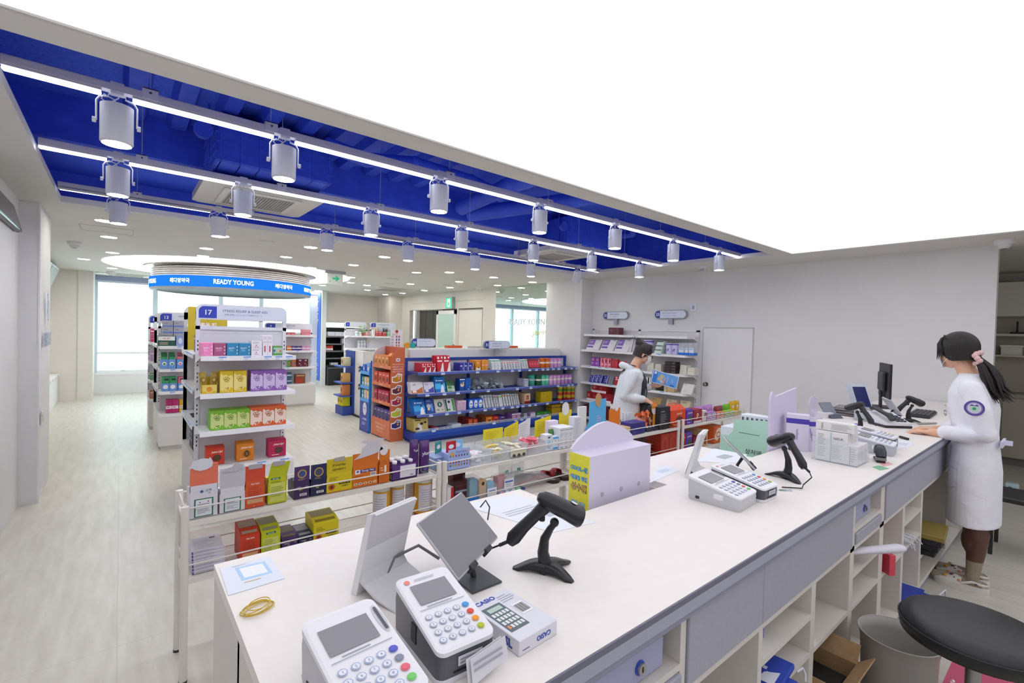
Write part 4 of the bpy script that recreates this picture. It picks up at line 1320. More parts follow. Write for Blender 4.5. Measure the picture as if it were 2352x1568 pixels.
t = tag(obj('yellow_sign_board', M().box(-.165, 0, 0, .165, .012, .42, '#c3ad22').text('하루온 팩', (0, -.0005, .245), X, Z, -.02, 0, .22, .045, '#fbeef0', bold=.04).ring((0, -.001, .19), X, Z, .0, 0, .07, .004, '#2c5a24', ry=.015).plate((0, 0, .4), X, Z, .05, 0, .2, .012, '#5a8a2c'), loc=(.672, 5.56, 1.347)), 'yellow card board with Korean lettering behind the header of gondola 17', 'sign board')
# gondola 13
A13 = 'on gondola 13'
row('S', 7.45, 1.311, 362, 403.3, 771, 1, K('#1f5348', A_text([('#bar', .5, .75, .96, .4, '#e9ecec'), ('H5-ZT', .5, .75, .4, .2, '#a03030'), ('#lines', .5, .25, .8, .3, '#d8b9a0', 2)])), .14, 'low dark green and white carton', A13, 'carton', down=1)
row('S', 7.45, 1.311, 404.5, 424, 771, 1, K('#8a9ed4', A_text([('#dot', .5, .5, .5, .6, '#dde4f6')])), .14, 'pale blue round-logo carton', A13, 'carton')
row('S', 7.47, 1.395, 373.4, 423, 736, 2, K('#a4a6b6', A_text([('#bar', .5, .1, 1, .2, '#5b80d8'), ('#lines', .4, .55, .5, .2, '#5c5f74', 1)])), .14, 'silver grey carton with blue foot', A13, 'carton', down=3, gap=.05)
for (pl, pr, n, c, nm) in ((368.8, 404.4, 2, '#2f9a5c', 'green'), (406, 422.5, 1, '#dc6a84', 'pink')):
 def mk(w_, d, h, c=c):
  b = M().rbox(-w_ / 2, 0, 0, w_ / 2, d, h * .55, '#6a9ade').disc(F0, X, Z, 0, h * .3, w_ * .3, '#f2f2f6')
  b.disc(F0, X, Z, 0, h * .28, w_ * .18, c, off=.001)
  for k in range(4):
   b.rbox(-w_ * .42, d * (.15 + k * .2), h * .3, w_ * .42, d * (.22 + k * .2), h * (.8 + .05 * k), c, .004)
   b.plate((0, d * (.15 + k * .2), 0), X, Z, 0, h * (.74 + .05 * k), w_ * .7, h * .06, '#16302a')
  return b
 row('S', 7.42, 1.021, pl, pr, 807, n, mk, .12, 'blue counter box full of %s sticks' % nm, 'on the second shelf of gondola 13', 'counter box')
 def mk2(w_, d, h, c=c):
  b = M().rbox(-w_ / 2, 0, 0, w_ / 2, d, h * .55, '#6a9ade').rbox(-w_ / 2, 0, h * .55, w_ / 2, d, h, c)
  b.disc(F0, X, Z, 0, h * .3, w_ * .36, '#f2f2f6').plate(F0, X, Z, w_ * .1, h * .82, w_ * .6, h * .14, '#1d2438')
  return b
 row('S', 7.42, .736, pl + 3, pr + 1.5, 865, n, mk2, .1, '%s and blue carton' % nm, 'on the third shelf of gondola 13', 'carton')
row('S', 7.45, .453, 381.4, 410.2, 917, 2, K('#b8206a', A_text([('#bar', .5, .42, 1, .22, '#f0e4ec'), ('#lines', .5, .42, .8, .14, '#b8206a', 1), ('#bar', .5, .75, 1, .02, '#d8508c')])), .1, 'magenta carton', 'on the base of gondola 13', 'carton')
row('S', 7.45, .453, 411.8, 426, 917, 1, K('#d8a818', A_text([('#bar', .5, .42, 1, .22, '#f0ece4'), ('#lines', .5, .42, .8, .14, '#a8401c', 1)])), .1, 'yellow carton', 'on the base of gondola 13', 'carton')
HH = 'on the shelf gondola half hidden behind gondola 13'
for (z, c, nm, hh) in ((1.312, '#c8386a', 'crimson', .2), (1.022, '#c9a2c4', 'lilac', .14), (.737, '#5a9a5a', 'green', .1), (.453, '#b46a4c', 'brick', .12)):
 row('S', 9.0, z, 346, 357.5, 700, 1, K(c, A_med('#f0e6ee', 3)), .1, nm + ' carton', HH, 'carton', h=hh)
# gondola 7
row('S', 10.15, 1.431, 659, 678.4, 763, 2, K('#d8606c', A_text([('#bar', .5, .8, .9, .08, '#4c2230'), ('#lines', .5, .4, .6, .4, '#f6c8cc', 3)])), .1, 'rosy carton', 'on the top shelf of gondola 7', 'carton')
row('S', 10.15, 1.431, 679.5, 692, 771, 1, K('#a8c42c', A_med('#f2f6cc', 3)), .1, 'low yellow-green carton', 'on the top shelf of gondola 7', 'carton')
row('S', 10.15, 1.431, 693, 713.6, 757, 1, K('#dc7480', A_med('#f8ccd0', 5)), .1, 'stack-like tall pink carton', 'on the top shelf of gondola 7', 'carton')
band = lambda c: A_text([('#bar', .5, .5, 1, .22, '#f2eee6'), ('#lines', .5, .8, .7, .1, '#f2eee6', 1)])
row('S', 10.15, 1.121, 659, 670, 794.5, 1, K('#dc7a24', band(1)), .1, 'orange banded carton', 'on the second shelf of gondola 7', 'carton')
row('S', 10.15, 1.121, 670.7, 693, 794.5, 2, K('#4c2c8c', band(1)), .1, 'violet banded carton', 'on the second shelf of gondola 7', 'carton')
row('S', 10.15, 1.121, 693.6, 713.6, 794.5, 2, K('#d88cc4', band(1)), .1, 'pink banded carton', 'on the second shelf of gondola 7', 'carton')
row('S', 10.15, .791, 659, 668.6, 824.5, 1, P_('#2c9a54/gloss', A_text([('#dot', .5, .4, .7, .5, '#e07a3c')])), .05, 'green foil pouch with orange spot', 'on the third shelf of gondola 7', 'pouch')
row('S', 10.15, .791, 669.5, 681.4, 826, 1, K('#a8501c', A_med('#d88a4c', 3)), .1, 'rust brown carton', 'on the third shelf of gondola 7', 'carton', tilt=.2)
row('S', 10.15, .791, 683, 708.8, 824.5, 2, K('#641c34', A_text([('#poly', .5, .8, .5, .2, '#e8dce0', ((-.5, .5), (.5, .5), (0, -.5))), ('#dot', .4, .4, .2, .16, '#d8b8c0'), ('#dot', .65, .2, .15, .12, '#d8b8c0')])), .1, 'burgundy carton', 'on the third shelf of gondola 7', 'carton')
row('S', 10.15, .453, 659.6, 670.7, 855, 1, K('#39607c', A_text([('#bar', .5, .5, 1, .2, '#c8d2dc')])), .1, 'slate blue carton', 'on the base of gondola 7', 'carton', down=2)
row('S', 10.15, .453, 678.4, 701.6, 859, 1, K('#8c4a2c', A_text([('#bar', .4, .3, .6, .5, '#b83c24'), ('#bar', .5, .85, .8, .15, '#c8a06c')])), .1, 'brown and red carton', 'on the base of gondola 7', 'carton')
# gondola 3 and its neighbour
row('S', 11.5, 1.411, 862, 878, 761, 2, K('#c4343c', A_med('#f4e6e6', 3)), .08, 'red and white carton', 'on the upper shelf of gondola 3', 'carton')
row('S', 11.5, 1.411, 878.5, 888, 762, 1, K('#b82c2c', A_med('#fff', 2) if False else A_med('#ffffff', 2)), .08, 'deep red carton', 'on the upper shelf of gondola 3', 'carton')
row('S', 11.5, 1.411, 889, 905, 762, 2, K('#8cbf98', A_med('#e6f2e8', 3)), .08, 'mint green carton', 'on the upper shelf of gondola 3', 'carton')
row('S', 11.5, 1.411, 856.5, 861.5, 757, 1, K('#f0f0f2', A_med('#d0d0d8', 3)), .08, 'white carton', 'at the left end of gondola 3', 'carton')
for i, (c, nm) in enumerate((('#d8c4ac', 'beige'), ('#b8d0dc', 'pale blue'), ('#3a5a5c', 'dark teal'), ('#c8ccd8', 'grey'))):
 row('S', 11.62, 1.53, 859 + i * 11, 868 + i * 11, 747, 1, K(c, A_med('#f6f6f6', 2)), .05, nm + ' card carton', 'under the header of gondola 3', 'carton', h=.09)
row('S', 11.7, 1.411, 817, 824, 760, 1, can('#e8eef0', '#a8c4d4'), .05, 'white bottle', 'left of the small plant', 'bottle')
row('S', 11.7, 1.411, 825.5, 832, 762, 1, can('#e4ece8', '#8cc4b4'), .05, 'pale bottle', 'right beside the white bottle', 'bottle')
row('S', 11.7, 1.411, 840, 856, 763, 2, K('#e0a49c', A_med('#f8e4e0', 3)), .06, 'salmon carton', 'left of gondola 3', 'carton', tilt=.15)
t = thing('potted_plant', 'small bright green plant with pink flowers left of gondola 3', 'plant', (at(832, 760, y=11.75).x, 11.75, 1.411))
b = M()
rnd = random.Random(5)
for k in range(26):
 a, r, z = rnd.uniform(0, 6.28), rnd.uniform(.02, .14), rnd.uniform(.1, .27)
 c_ = Vector((r * math.cos(a), r * math.sin(a), z))
 u = Vector((math.cos(a), math.sin(a), .4)).normalized() * .045
 v = Vector((-math.sin(a), math.cos(a), 0)) * .018
 b.add([c_ - u, c_ + v, c_ + u, c_ - v], [(0, 1, 2, 3)], '#7fc44a')
 b.tube([(0, 0, .05), c_ * .6, c_], .002, '#5c9a3c', seg=4)
obj('leaves', b, t)
obj('pot', M().cyl((0, 0, 0), .035, .07, '#c8343c', r2=.045), t)
row('S', 11.72, 1.101, 822, 842, 782, 3, can('#dfe2e6', '#aab4bc'), .05, 'silver-white jar', 'on the lower shelf beside gondola 3', 'jar', down=2)
row('S', 11.72, 1.101, 843, 856, 787, 2, K('#d6d6e2', A_med('#c06a9a', 3)), .06, 'pale mauve carton', 'on the lower shelf beside gondola 3', 'carton')
t = thing('leaflet_stand', 'tall white product leaflet standing behind the orange display', 'sign board', (at(911, 780, y=6.75).x, 6.75, 1.306))
b = M().box(-.1, 0, 0, .1, .006, .29, '#e9e6ec').disc((0, 0, .26), X, Z, 0, 0, .026, '#b03c3c').lines((0, 0, .215), X, Z, 0, 0, .16, .03, 2, '#c98a90')
for r_ in range(4):
 b.plate((0, 0, .18 - r_ * .045), X, Z, -.07, 0, .04, .03, '#c4b4d0')
 for q in range(2):
  b.plate((0, 0, .18 - r_ * .045), X, Z, .0 + .04 * q, 0, .022, .032, ('#b04c5c', '#5a4a94', '#a84c6c', '#d08a4c')[r_])
obj('board', b, t)
obj('foot', M().box(-.1, 0, 0, .1, .05, .004, '#d6d2da'), t)
# things on the white partition
for i, (pl, pr, c, nm) in enumerate(((930, 941, '#e89a24', 'orange'), (943.5, 954, '#22a09a', 'teal'))):
 a = at(pl, 790, y=6.6)
 c2 = at(pr, 790, y=6.6)
 b = M().prism([(-.5, 0), (.5, 0), (.5, .8), (.2, 1), (-.2, .9), (-.5, .75)], 0, .03, c, 'y')
 for v in b.v:
  v.x *= (c2.x - a.x)
  v.z *= .085
 tag(obj('gift_pouch', b, loc=((a.x + c2.x) / 2, 6.6, 1.32)), nm + ' pouch standing on the shelf top left of sign 30', 'pouch')
for k, (pl, pr, wh) in enumerate(((1028, 1062, 'left'), (1172, 1190, 'right'))):
 a, c2 = at(pl, 798, y=6.6), at(pr, 798, y=6.6)
 tag(obj('orange_carton', M().rbox(a.x, 0, 0, c2.x, .1, .04, '#d8602a'), loc=(0, 6.6, 1.32)), 'low orange carton on the shelf top %s of sign 31' % wh, 'carton')
b = M().box(3.34, 6.502, 1.29, 6.48, 6.85, 1.318, '#e6e5e3')
tag(obj('ledge_board', b), 'white ledge board along the back of the blue gondola', 'ledge')
tag(obj('blister_card', M().box(0, 0, 0, .32, .04, .03, '#cfc8c4/clear60'), loc=(4.5, 6.6, 1.319)), 'row of clear blister packs behind sign 31', 'blister pack')
# black cooler by the back wall
t = thing('black_display_cooler', 'black open display cooler with lit white canopy by the back wall', 'display cooler', (4.42, 13.3, 0))
w_ = 1.0
b = M().box(0, .05, 0, w_, .85, .55, '#1c1c1f').box(0, 0, 0, w_, .05, .5, '#26262a').box(0, .75, .55, w_, .85, 1.62, '#18181a').box(w_, 0, 0, w_ + .04, .85, 1.7, '#d6d6da')
for k in range(4):
 b.box(.25, -.005, .12 + k * .05, w_, 0, .14 + k * .05, '#0e0e10')
b.box(0, -.01, .47, w_, 0, .49, '#77777c')
obj('body', b, t)
obj('canopy', M().rbox(-.02, 0, 1.6, w_ + .04, .85, 1.74, '#f2f3f4/emit0.5', .03), t)
for z in (.75, .95, 1.15, 1.36):
 obj('shelf', M().box(0, .2, z - .03, w_, .75, z, '#2b2b30').box(0, .19, z - .035, w_, .2, z + .005, '#6f6f78'), t)
BC = 'in the black display cooler'
def brow(x0, x1, z, n, col, h, base, where, art=None):
 me = mesh_of(K(col, art)(((x1 - x0) / n) * .95, .15, h), 'carton')
 for i in range(n):
  obj('carton', me, loc=(4.42 + x0 + (i + .5) * (x1 - x0) / n, 13.52, z + .001), label=base + ', ' + (which(i, n) or 'single') + ', ' + where, cat='carton', group=(base + ' ' + where) if n > 1 else None)
brow(.05, .85, 1.36, 4, '#e6e6f2', .12, 'white carton', 'on the top shelf of the black cooler')
brow(.45, .97, 1.15, 2, '#d8cdd6', .15, 'pale pink carton', 'on the second shelf of the black cooler', A_med('#9a8a9a', 2))
brow(.0, .2, .95, 3, '#c8342c', .14, 'small red carton', 'on the third shelf of the black cooler', A_text([('#bar', .5, .3, 1, .4, '#f2ecec')]))
brow(.48, .9, .95, 1, '#d8cdd6', .17, 'big pale pink carton', 'on the third shelf of the black cooler', A_med('#9a8a9a', 2))
brow(.15, .35, .55, 2, '#e2e2e6', .06, 'small white label block', 'on the floor of the black cooler')
# blue end unit on the partition
t = thing('blue_end_unit', 'narrow blue shelf unit on the end of the white partition', 'display shelf', (0, 0, 0))
b = M().box(3.318, 8.55, 0, 3.33, 9.0, 1.18, '#2a4aa8').box(3.14, 8.6, 0, 3.318, 9.0, .16, '#3350a8')
obj('frame', b, t)
EZ = [.90, .60, .36, .162]
for z in EZ[:3]:
 obj('shelf', M().box(3.1, 8.6, z - .02, 3.318, 9.0, z, '#3a5ec0'), t)
for (z, c, nm, hh) in ((.90, '#d9d2a8', 'pale yellow squeeze', .16), (.60, '#e8b468', 'yellow and orange picture', .17), (.36, '#e08a4c', 'orange pumpkin-coloured', .2), (.162, '#d8d418', 'bright yellow', .18)):
 for k in range(1 if z != .162 else 2):
  y = 8.72 + k * .14
  obj('carton', M().rbox(-.06, 0, 0, .06, .14, hh, c, .004).disc(F0, X, Z, 0, hh * .5, .035, '#b85a3c').lines(F0, X, Z, 0, hh * .85, .09, .03, 2, '#fff8e0'), loc=(3.15, y, z + .001), rz=-PI / 2, label=nm + ' carton on the blue end unit' + (', %s one' % ('nearer', 'farther')[k] if z == .162 else ''), cat='carton')
# magnets / black clips on the partition side
for k, z in enumerate((.87, .55)):
 tag(obj('black_clip', M().prism([(-.05, -.03), (.03, -.06), (.05, .03), (-.03, .06)], -.006, 0, '#26262a', 'x').poly((-.0061, 0, 0), -Y, Z, [(-.02, -.01), (.02, -.02), (.02, .01), (-.02, .02)], '#d9d9d9'), loc=(3.33, 8.33, z)), '%s black clip on the side of the white partition' % ('upper', 'lower')[k], 'clip')
tag(obj('floor_strip', M().box(3.30, 8.05, 0, 3.33, 8.9, .03, '#17171a')), 'black strip on the floor along the white partition', 'floor strip')
# orange cardboard display, open towards -x
def side_display(name, label, x0, x1, y0, y1, h, zs, base, col, inner, arch=True):
 t = thing(name, label, 'floor display', (0, 0, 0))
 n = 8
 prof = [(x1, 0), (x1, h)] + ([(x0 + (x1 - x0) * .95 - (x1 - x0) * .95 * math.sin(math.radians(90 * i / n)), h - .22 + .22 * math.cos(math.radians(90 * i / n))) for i in range(n + 1)] if arch else [(x0, h)]) + [(x0, 0)]
 near = M().prism(prof, y0, y0 + .012, col, 'y')
 far = M().prism(prof, y1 - .012, y1, inner, 'y')
 return t, near, far
OX0, OX1, OY0, OY1 = 2.955, 3.165, 6.26, 6.91
OC = '#c8663e'
t, near, far = side_display('orange_floor_display', 'tall orange cardboard display of juice cartons left of the blue gondola', OX0, OX1, OY0, OY1, 1.34, 0, 0, OC, '#c9bcc4')
o = (0, OY0 - .001, 0)
xm = (OX0 + OX1) / 2
near.plate(o, X, Z, xm, 1.165, .062, .045, '#f0eef0').disc(o, X, Z, xm, 1.165, .012, '#2c3c8c', off=.0012).poly(o, X, Z, [(xm - .012, 1.165), (xm - .008, 1.172), (xm, 1.177), (xm + .008, 1.172), (xm + .012, 1.165), (xm + .004, 1.162), (xm - .004, 1.168)], '#c8343c', .002)
for (dx, dz) in ((-.022, .012), (.022, .012), (-.022, -.012), (.022, -.012)):
 near.plate(o, X, Z, xm + dx, 1.165 + dz, .008, .008, '#222222', .0012)
for k, tx in enumerate(('#MustBuyInKorea', '#韓国必買アイテム', '#韓國必買果凍', '맛있는 건강 주스')):
 near.text(tx, o, X, Z, xm, 1.10 - k * .034, .17, .022, '#f8e8e0')
for k, c in enumerate(('#c8861e', '#5c1c34', '#a82450', '#b8c432', '#2c2c7c')):
 z = .90 - k * .165
 for (g, cc, off) in ((.014, '#f4ece6', .0012), (0, c, .002)):
  near.poly(o, X, Z, [(xm - .075 - g, z - .04 - g), (xm - .02, z - .055 - g), (xm + .05 + g, z - .035 - g), (xm + .055 + g, z + .045 + g), (xm + .0, z + .06 + g), (xm - .025 - g, z + .02 + g), (xm - .08 - g, z + .01 + g)], cc, off)
 near.ring(o, X, Z, xm + .02, z + .035, .024, .007, '#f4ece6', .012, off=.003)
 near.disc(o, X, Z, xm + .015, z - .0, .016, '#e8a45c', off=.003)
obj('side_panel', near, t)
obj('side_panel', far, t)
obj('back_panel', M().box(OX1 - .012, OY0 + .012, 0, OX1, OY1 - .012, 1.34, '#b9502f'), t)
ZS = [1.06, .80, .535, .27]
for z in ZS:
 s = obj('shelf', M().box(OX0 + .005, OY0 + .012, z - .01, OX1 - .012, OY1 - .012, z, '#d0a090').box(OX0, OY0 + .012, z - .035 if z > .3 else .02, OX0 + .008, OY1 - .012, z + .015, '#d9774e'), t)
 if z > .3:
  obj('lip_lettering', M().text('Juice-Up!', (OX0 - .0005, (OY0 + OY1) / 2, z - .008), -Y, Z, 0, 0, .2, .028, '#f6d8c8', bold=.02), s)
obj('base_lettering', M().text('Travel Me, Pharmacy, Juice', (OX0 - .0005, (OY0 + OY1) / 2, .2), -Y, Z, 0, 0, .45, .03, '#f6e0d4').text('韓國旅行必備 果汁', (OX0 - .0005, (OY0 + OY1) / 2, .15), -Y, Z, 0, 0, .35, .03, '#f6e0d4').text('국민 간식 주스', (OX0 - .0005, (OY0 + OY1) / 2, .10), -Y, Z, 0, 0, .3, .03, '#f6e0d4'), t)
for z, c, fr, nm in ((1.06, '#e08a3a', '#c8682c', 'orange'), (.80, '#d84a30', '#8c2420', 'red'), (.535, '#b82a4c', '#7c1c3c', 'crimson'), (.27, '#4a3484', '#2c2054', 'purple')):
 me = mesh_of(K(c, A_juice(fr))(.115, .14, .165 if z < 1 else .15), 'carton')
 for k in range(5 if z < .3 else 4):
  y = OY1 - .09 - k * .122 - (.03 if z in (.535, .8) and k else 0)
  obj('carton', me, loc=(OX0 + .02, y, z + .001), rz=-PI / 2, label='%s juice carton in the orange display, %s' % (nm, which(k, 5 if z < .3 else 4)), cat='carton', group=nm + ' juice cartons in the orange display')
obj('handle_carton', handlebox('#e2842c', '#c8682c')(.11, .1, .2), loc=(OX0 + .1, 6.55, 1.061), rz=-PI / 2, label='orange carton with carrying handle at the back of the orange display', cat='carton')
# blue floor display
BXa, BXb, BYa, BYb = 2.93, 3.13, 6.95, 7.3
t = thing('blue_floor_display', 'bright blue cardboard floor display half hidden by the orange display', 'floor display', (0, 0, 0))
obj('side_panel', M().box(BXa, BYb - .01, 0, BXb, BYb, 1.0, '#1a6cc0'), t)
obj('side_panel', M().box(BXa, BYa, 0, BXb, BYa + .01, 1.0, '#2a7cd0'), t)
obj('back_panel', M().box(BXb - .01, BYa + .01, 0, BXb, BYb - .01, 1.12, '#1a64b8'), t)
b = M().box(BXa, BYa + .01, .04, BXa + .01, BYb - .01, .5, '#3a44a8').box(BXa - .002, BYa, .0, BXa + .01, BYb, .04, '#2c3690')
b.disc((BXa, 7.1, .36), -Y, Z, 0, 0, .075, '#e4e6f4', .1, off=.002).text('상처엔', (BXa, 7.1, .37), -Y, Z, 0, 0, .1, .04, '#3a44a8', .004)
b.text('스마트밴드', (BXa, 7.1, .2), -Y, Z, 0, 0, .22, .035, '#e4e6f4', .002, bold=.03).lines((BXa, 7.1, .13), -Y, Z, 0, 0, .2, .05, 2, '#d4d8f0')
obj('base_panel', b, t)
for z in (.92, .70, .50):
 obj('shelf', M().box(BXa, BYa + .01, z - .008, BXb - .01, BYb - .01, z, '#3c8ce0').box(BXa - .002, BYa + .01, z - .03, BXa, BYb - .01, z + .02, '#5aa4ec'), t)
for z, cs in ((.70, ('#3aa46c', '#e8b8c8', '#e8c04c')), (.50, ('#3aa46c', '#e8b8c8', '#e8c04c'))):
 for k, c in enumerate(cs):
  obj('carton', M().rbox(-.045, 0, 0, .045, .1, .15, c).disc(F0, X, Z, 0, .045, .03, '#dfe6f4').lines(F0, X, Z, 0, .11, .07, .04, 2, '#ffffff'), loc=(BXa + .02, 7.24 - k * .1, z + .001), rz=-PI / 2, label='%s plaster carton on the %s shelf of the blue floor display' % (('green', 'pink', 'yellow')[k], 'upper' if z > .6 else 'lower'), cat='carton')
for k in range(3):
 obj('carton', M().rbox(-.045, 0, 0, .045, .07, .12 + .03 * k, ('#3c6cd0', '#8cb4e8', '#2c54b8')[k]).disc(F0, X, Z, 0, .05, .03, '#dfe6f4'), loc=(BXa + .03 + .03 * k, 7.24 - k * .1, .921), rz=-PI / 2 + .2 * k, label='%s plaster carton loose on top of the blue floor display' % ('mid blue', 'pale blue', 'dark blue')[k], cat='carton')
tag(obj('paper_notice', M().box(0, -.12, 0, .004, .12, .2, '#eef0f2'), loc=(3.325, 8.3, .98)), 'white paper sheet on the side of the white partition', 'paper')
# ---------------------------------------------------------------- goods on the blue gondola
B1, B2_, B3, B4 = ['on the %s of the blue gondola' % s for s in ('top shelf', 'second shelf', 'third shelf', 'base')]
BP = 5.985
redmask = A_text([('#poly', .7, .3, .5, .6, '#f0ecee', ((-.6, -.5), (.5, -.5), (.5, .5), (.1, .3), (-.1, .0))), ('#dot', .25, .86, .28, .16, '#f0ecee'), ('#dot', .8, .88, .22, .13, '#f0ecee'), ('#bar', .45, .66, .7, .08, '#f4e2e4')])
row('S', BP, 1.001, 969, 1001.2, 834.5, 3, K('#c01c2c', redmask, side='#c2323e'), .055, 'small red and white mask carton', B1, 'carton', nd=4, gap=.02)
row('S', BP, 1.001, 1006, 1037, 816.5, 2, K('#c41624', redmask), .035, 'large red and white mask pack', B1, 'pack', nd=3, tilt=.22, gap=.02, deep=.05)
row('S', BP, 1.001, 1056.6, 1087.4, 833, 3, K('#30359c', A_text([('#bar', .3, .62, .5, .14, '#c8ccf0'), ('#ring', .72, .3, .35, .3, '#dfe2f4'), ('#bar', .95, .5, .08, 1, '#d8dae8')])), .06, 'navy blue carton with white ring', B1, 'carton', nd=3, gap=.06)
row('S', BP, 1.001, 1093.2, 1104.8, 827.5, 1, K('#e08c2a', A_text([('#bar', .5, .14, .96, .24, '#f4ece0'), ('#dot', .55, .28, .3, .14, '#4c3020'), ('#lines', .45, .75, .5, .2, '#fbe6c4', 2)])), .1, 'orange and white carton', B1, 'carton', nd=2)
row('S', BP, 1.001, 1106.6, 1121.3, 826.6, 2, K('#e0962c', A_text([('#bar', .5, .5, 1, .1, '#f0807c'), ('#bar', .5, .5, .6, .05, '#fff2e0')])), .1, 'plain amber carton', B1, 'carton', nd=1)
def packs(z, pl, pr, pt, n, acc, base, where, tw, d=.012, nd=1, tilt=.25, body='#e6e9ec', name='packet', ptr=None):
 return row('S', BP, z, pl, pr, pt, n, lambda w_, dd, h: sachet(body, acc)(w_, dd, h), d, base, where, name, nd=nd, tilt=tilt, gap=.06, deep=.03, rz=tw, ptr=ptr)
packs(1.001, 1131, 1152.5, 825, 3, '#58b894', 'white packet with green band', B1, .12, nd=3)
packs(1.001, 1156, 1199, 830, 7, '#e89a84', 'short white packet with orange band', B1, .35, nd=2)
packs(1.001, 1200, 1215.5, 825, 3, '#7cc4a4', 'tall white packet with pale green band', B1, .3, nd=3)
row('S', BP, 1.001, 1217, 1240, 825, 4, lambda w_, d, h: M().rbox(-w_ / 2, 0, 0, w_ / 2, .012, h, '#d03c54', .003).plate(F0, X, Z, 0, h * .93, w_, h * .1, '#3c2c34').plate(F0, X, Z, 0, h * .05, w_, h * .08, '#3c2c34').lines(F0, X, Z, 0, h * .5, w_ * .6, h * .3, 3, '#f0a4b0'), .012, 'crimson packet with dark ends', B1, 'packet', tilt=.25, nd=2, deep=.03)
row('S', BP, 1.001, 1245, 1265.5, 822.5, 2, can('#dc6a1c', '#ece4d4', '#d8641a'), .05, 'orange tin with cream band', B1, 'tin')
row('S', BP + .005, 1.001, 1266, 1292, 822.5, 3, can('#d79fd6', '#e8e2d6', '#c98ac8'), .05, 'pink tin with cream band', B1, 'tin')
# second shelf
cdr = lambda c: A_text([('#poly', .5, .3, 1, .6, c, ((-.46, -.45), (.46, -.45), (.46, .5), (.1, .1), (-.3, -.05), (-.46, .05))), ('Cdr', .3, .8, .3, .14, '#2c2c44'), ('#bar', .28, .2, .3, .18, '#ece4dc')])
row('S', BP, .701, 945, 974.5, 878.5, 1, K('#dcd6dc', cdr('#c8702c')), .01, 'white and copper flat pack', B2_, 'pack', nd=4, tilt=.3, deep=.03)
row('S', BP, .701, 975.4, 999.5, 878, 1, K('#d6d4e2', cdr('#4a4cb0')), .01, 'white and violet flat pack', B2_, 'pack', nd=2, tilt=.3, deep=.03)
doc = lambda c: A_text([('#bar', .5, .38, .94, .35, c), ('#poly', .68, .25, .5, .5, '#e8ecf4', ((-.4, -.5), (.4, -.5), (.3, .2), (.05, .5), (-.2, .1))), ('#dot', .68, .53, .16, .11, '#2c2228'), ('#dot', .2, .74, .13, .09, '#e8f2fb'), ('#bar', .55, .73, .45, .05, '#d8ecfb')])
row('S', BP, .701, 1001, 1026, 865, 1, K('#0c6cbc', doc('#3cb4ec')), .012, 'tall blue pack with white-coated figure', B2_, 'pack', nd=4, tilt=.28, deep=.035)
row('S', BP, .701, 1028, 1047, 876, 1, K('#2f6a44', A_text([('#bar', .5, .3, .9, .5, '#a8c4a0'), ('#dot', .4, .4, .5, .24, '#4c7a4c'), ('#bar', .8, .12, .3, .16, '#d8e4dc')])), .012, 'dark green pack', B2_, 'pack', nd=4, tilt=.4, deep=.035)
row('S', BP, .701, 1056, 1068, 869.5, 1, K('#1450a0', A_text([('#dot', .5, .5, .75, .35, '#e6d2b8'), ('#dot', .5, .6, .4, .16, '#b8763c'), ('#bar', .5, .95, 1, .08, '#eceff4'), ('#dot', .75, .7, .2, .1, '#f0f0f4')])), .12, 'blue carton with tan picture', B2_, 'carton')
row('S', BP, .701, 1069, 1082, 868, 1, K('#0e58b0', A_text([('#bar', .6, .1, .3, .05, '#cfe0f6'), ('#dot', .85, .28, .12, .06, '#cfe0f6')])), .12, 'plain royal blue carton', B2_, 'carton')
def heap(x0, x1, y0, y1, z, h, n, cols, seed, r=.02, name='heap'):
 rnd = random.Random(seed)
 b = M()
 for i in range(n):
  cx = rnd.uniform(x0, x1)
  cy = rnd.uniform(y0, y1)
  q = 1 - abs((cx - (x0 + x1) / 2) / ((x1 - x0) / 2)) ** 2
  cz = z + rnd.uniform(0.1, 1) * h * max(.2, q)
  u = Vector((rnd.uniform(-1, 1), rnd.uniform(-1, 1), rnd.uniform(-.6, .9))).normalized()
  v = u.cross(Vector((rnd.uniform(-1, 1), rnd.uniform(-1, 1), rnd.uniform(-1, 1)))).normalized()
  c = Vector((cx, cy, cz))
  s = rnd.uniform(.6, 1.4) * r
  pts = [c - u * s - v * s * .6, c + u * s - v * s * .5, c + u * s * .9 + v * s * .6, c - u * s * .8 + v * s * .5]
  for p in pts:
   p.z = max(p.z, z + .001)
  b.add(pts, [(0, 1, 2), (0, 2, 3)], rnd.choice(cols))
 return b
for k, (pl, pr) in enumerate(((1087, 1122), (1123.5, 1152))):
 a, c = at(pl, 890, y=6.02), at(pr, 890, y=6.02)
 tag(obj('clear_bag', heap(a.x, c.x, 5.99, 6.2, .701, .15, 110, ['silver_foil', '#aab2ba/clear50', '#8c949c/clear60', '#d6dce2/clear60'], 11 + k, .035)), '%s crumpled clear bag of small parts on the second shelf of the blue gondola' % ('left', 'right')[k], 'plastic bag')
row('S', BP, .701, 1205.7, 1214, 870, 2, K('#c8cad8', A_med('#6c7090', 4)), .05, 'slim grey-white carton', B2_, 'carton', nd=4)
row('S', BP, .701, 1219, 1232.5, 860, 1, can('#3c9a84', '#a8beb8', '#2f8a74'), .05, 'teal tin, set back', B2_, 'tin')
row('S', BP, .701, 1234.7, 1246.8, 861, 1, can('#155a3c', '#dcdcc8', '#1c6a4a'), .05, 'dark green tin', B2_, 'tin')
row('S', BP, .701, 1247, 1263.3, 861, 2, can('#5cc4a4', '#d6e8dc', '#58b898'), .05, 'mint tin', B2_, 'tin')
row('S', BP, .701, 1263.8, 1290, 861, 3, can('#d8a4d6', '#e6e0d4', '#cc92cc'), .05, 'light pink tin', B2_, 'tin')
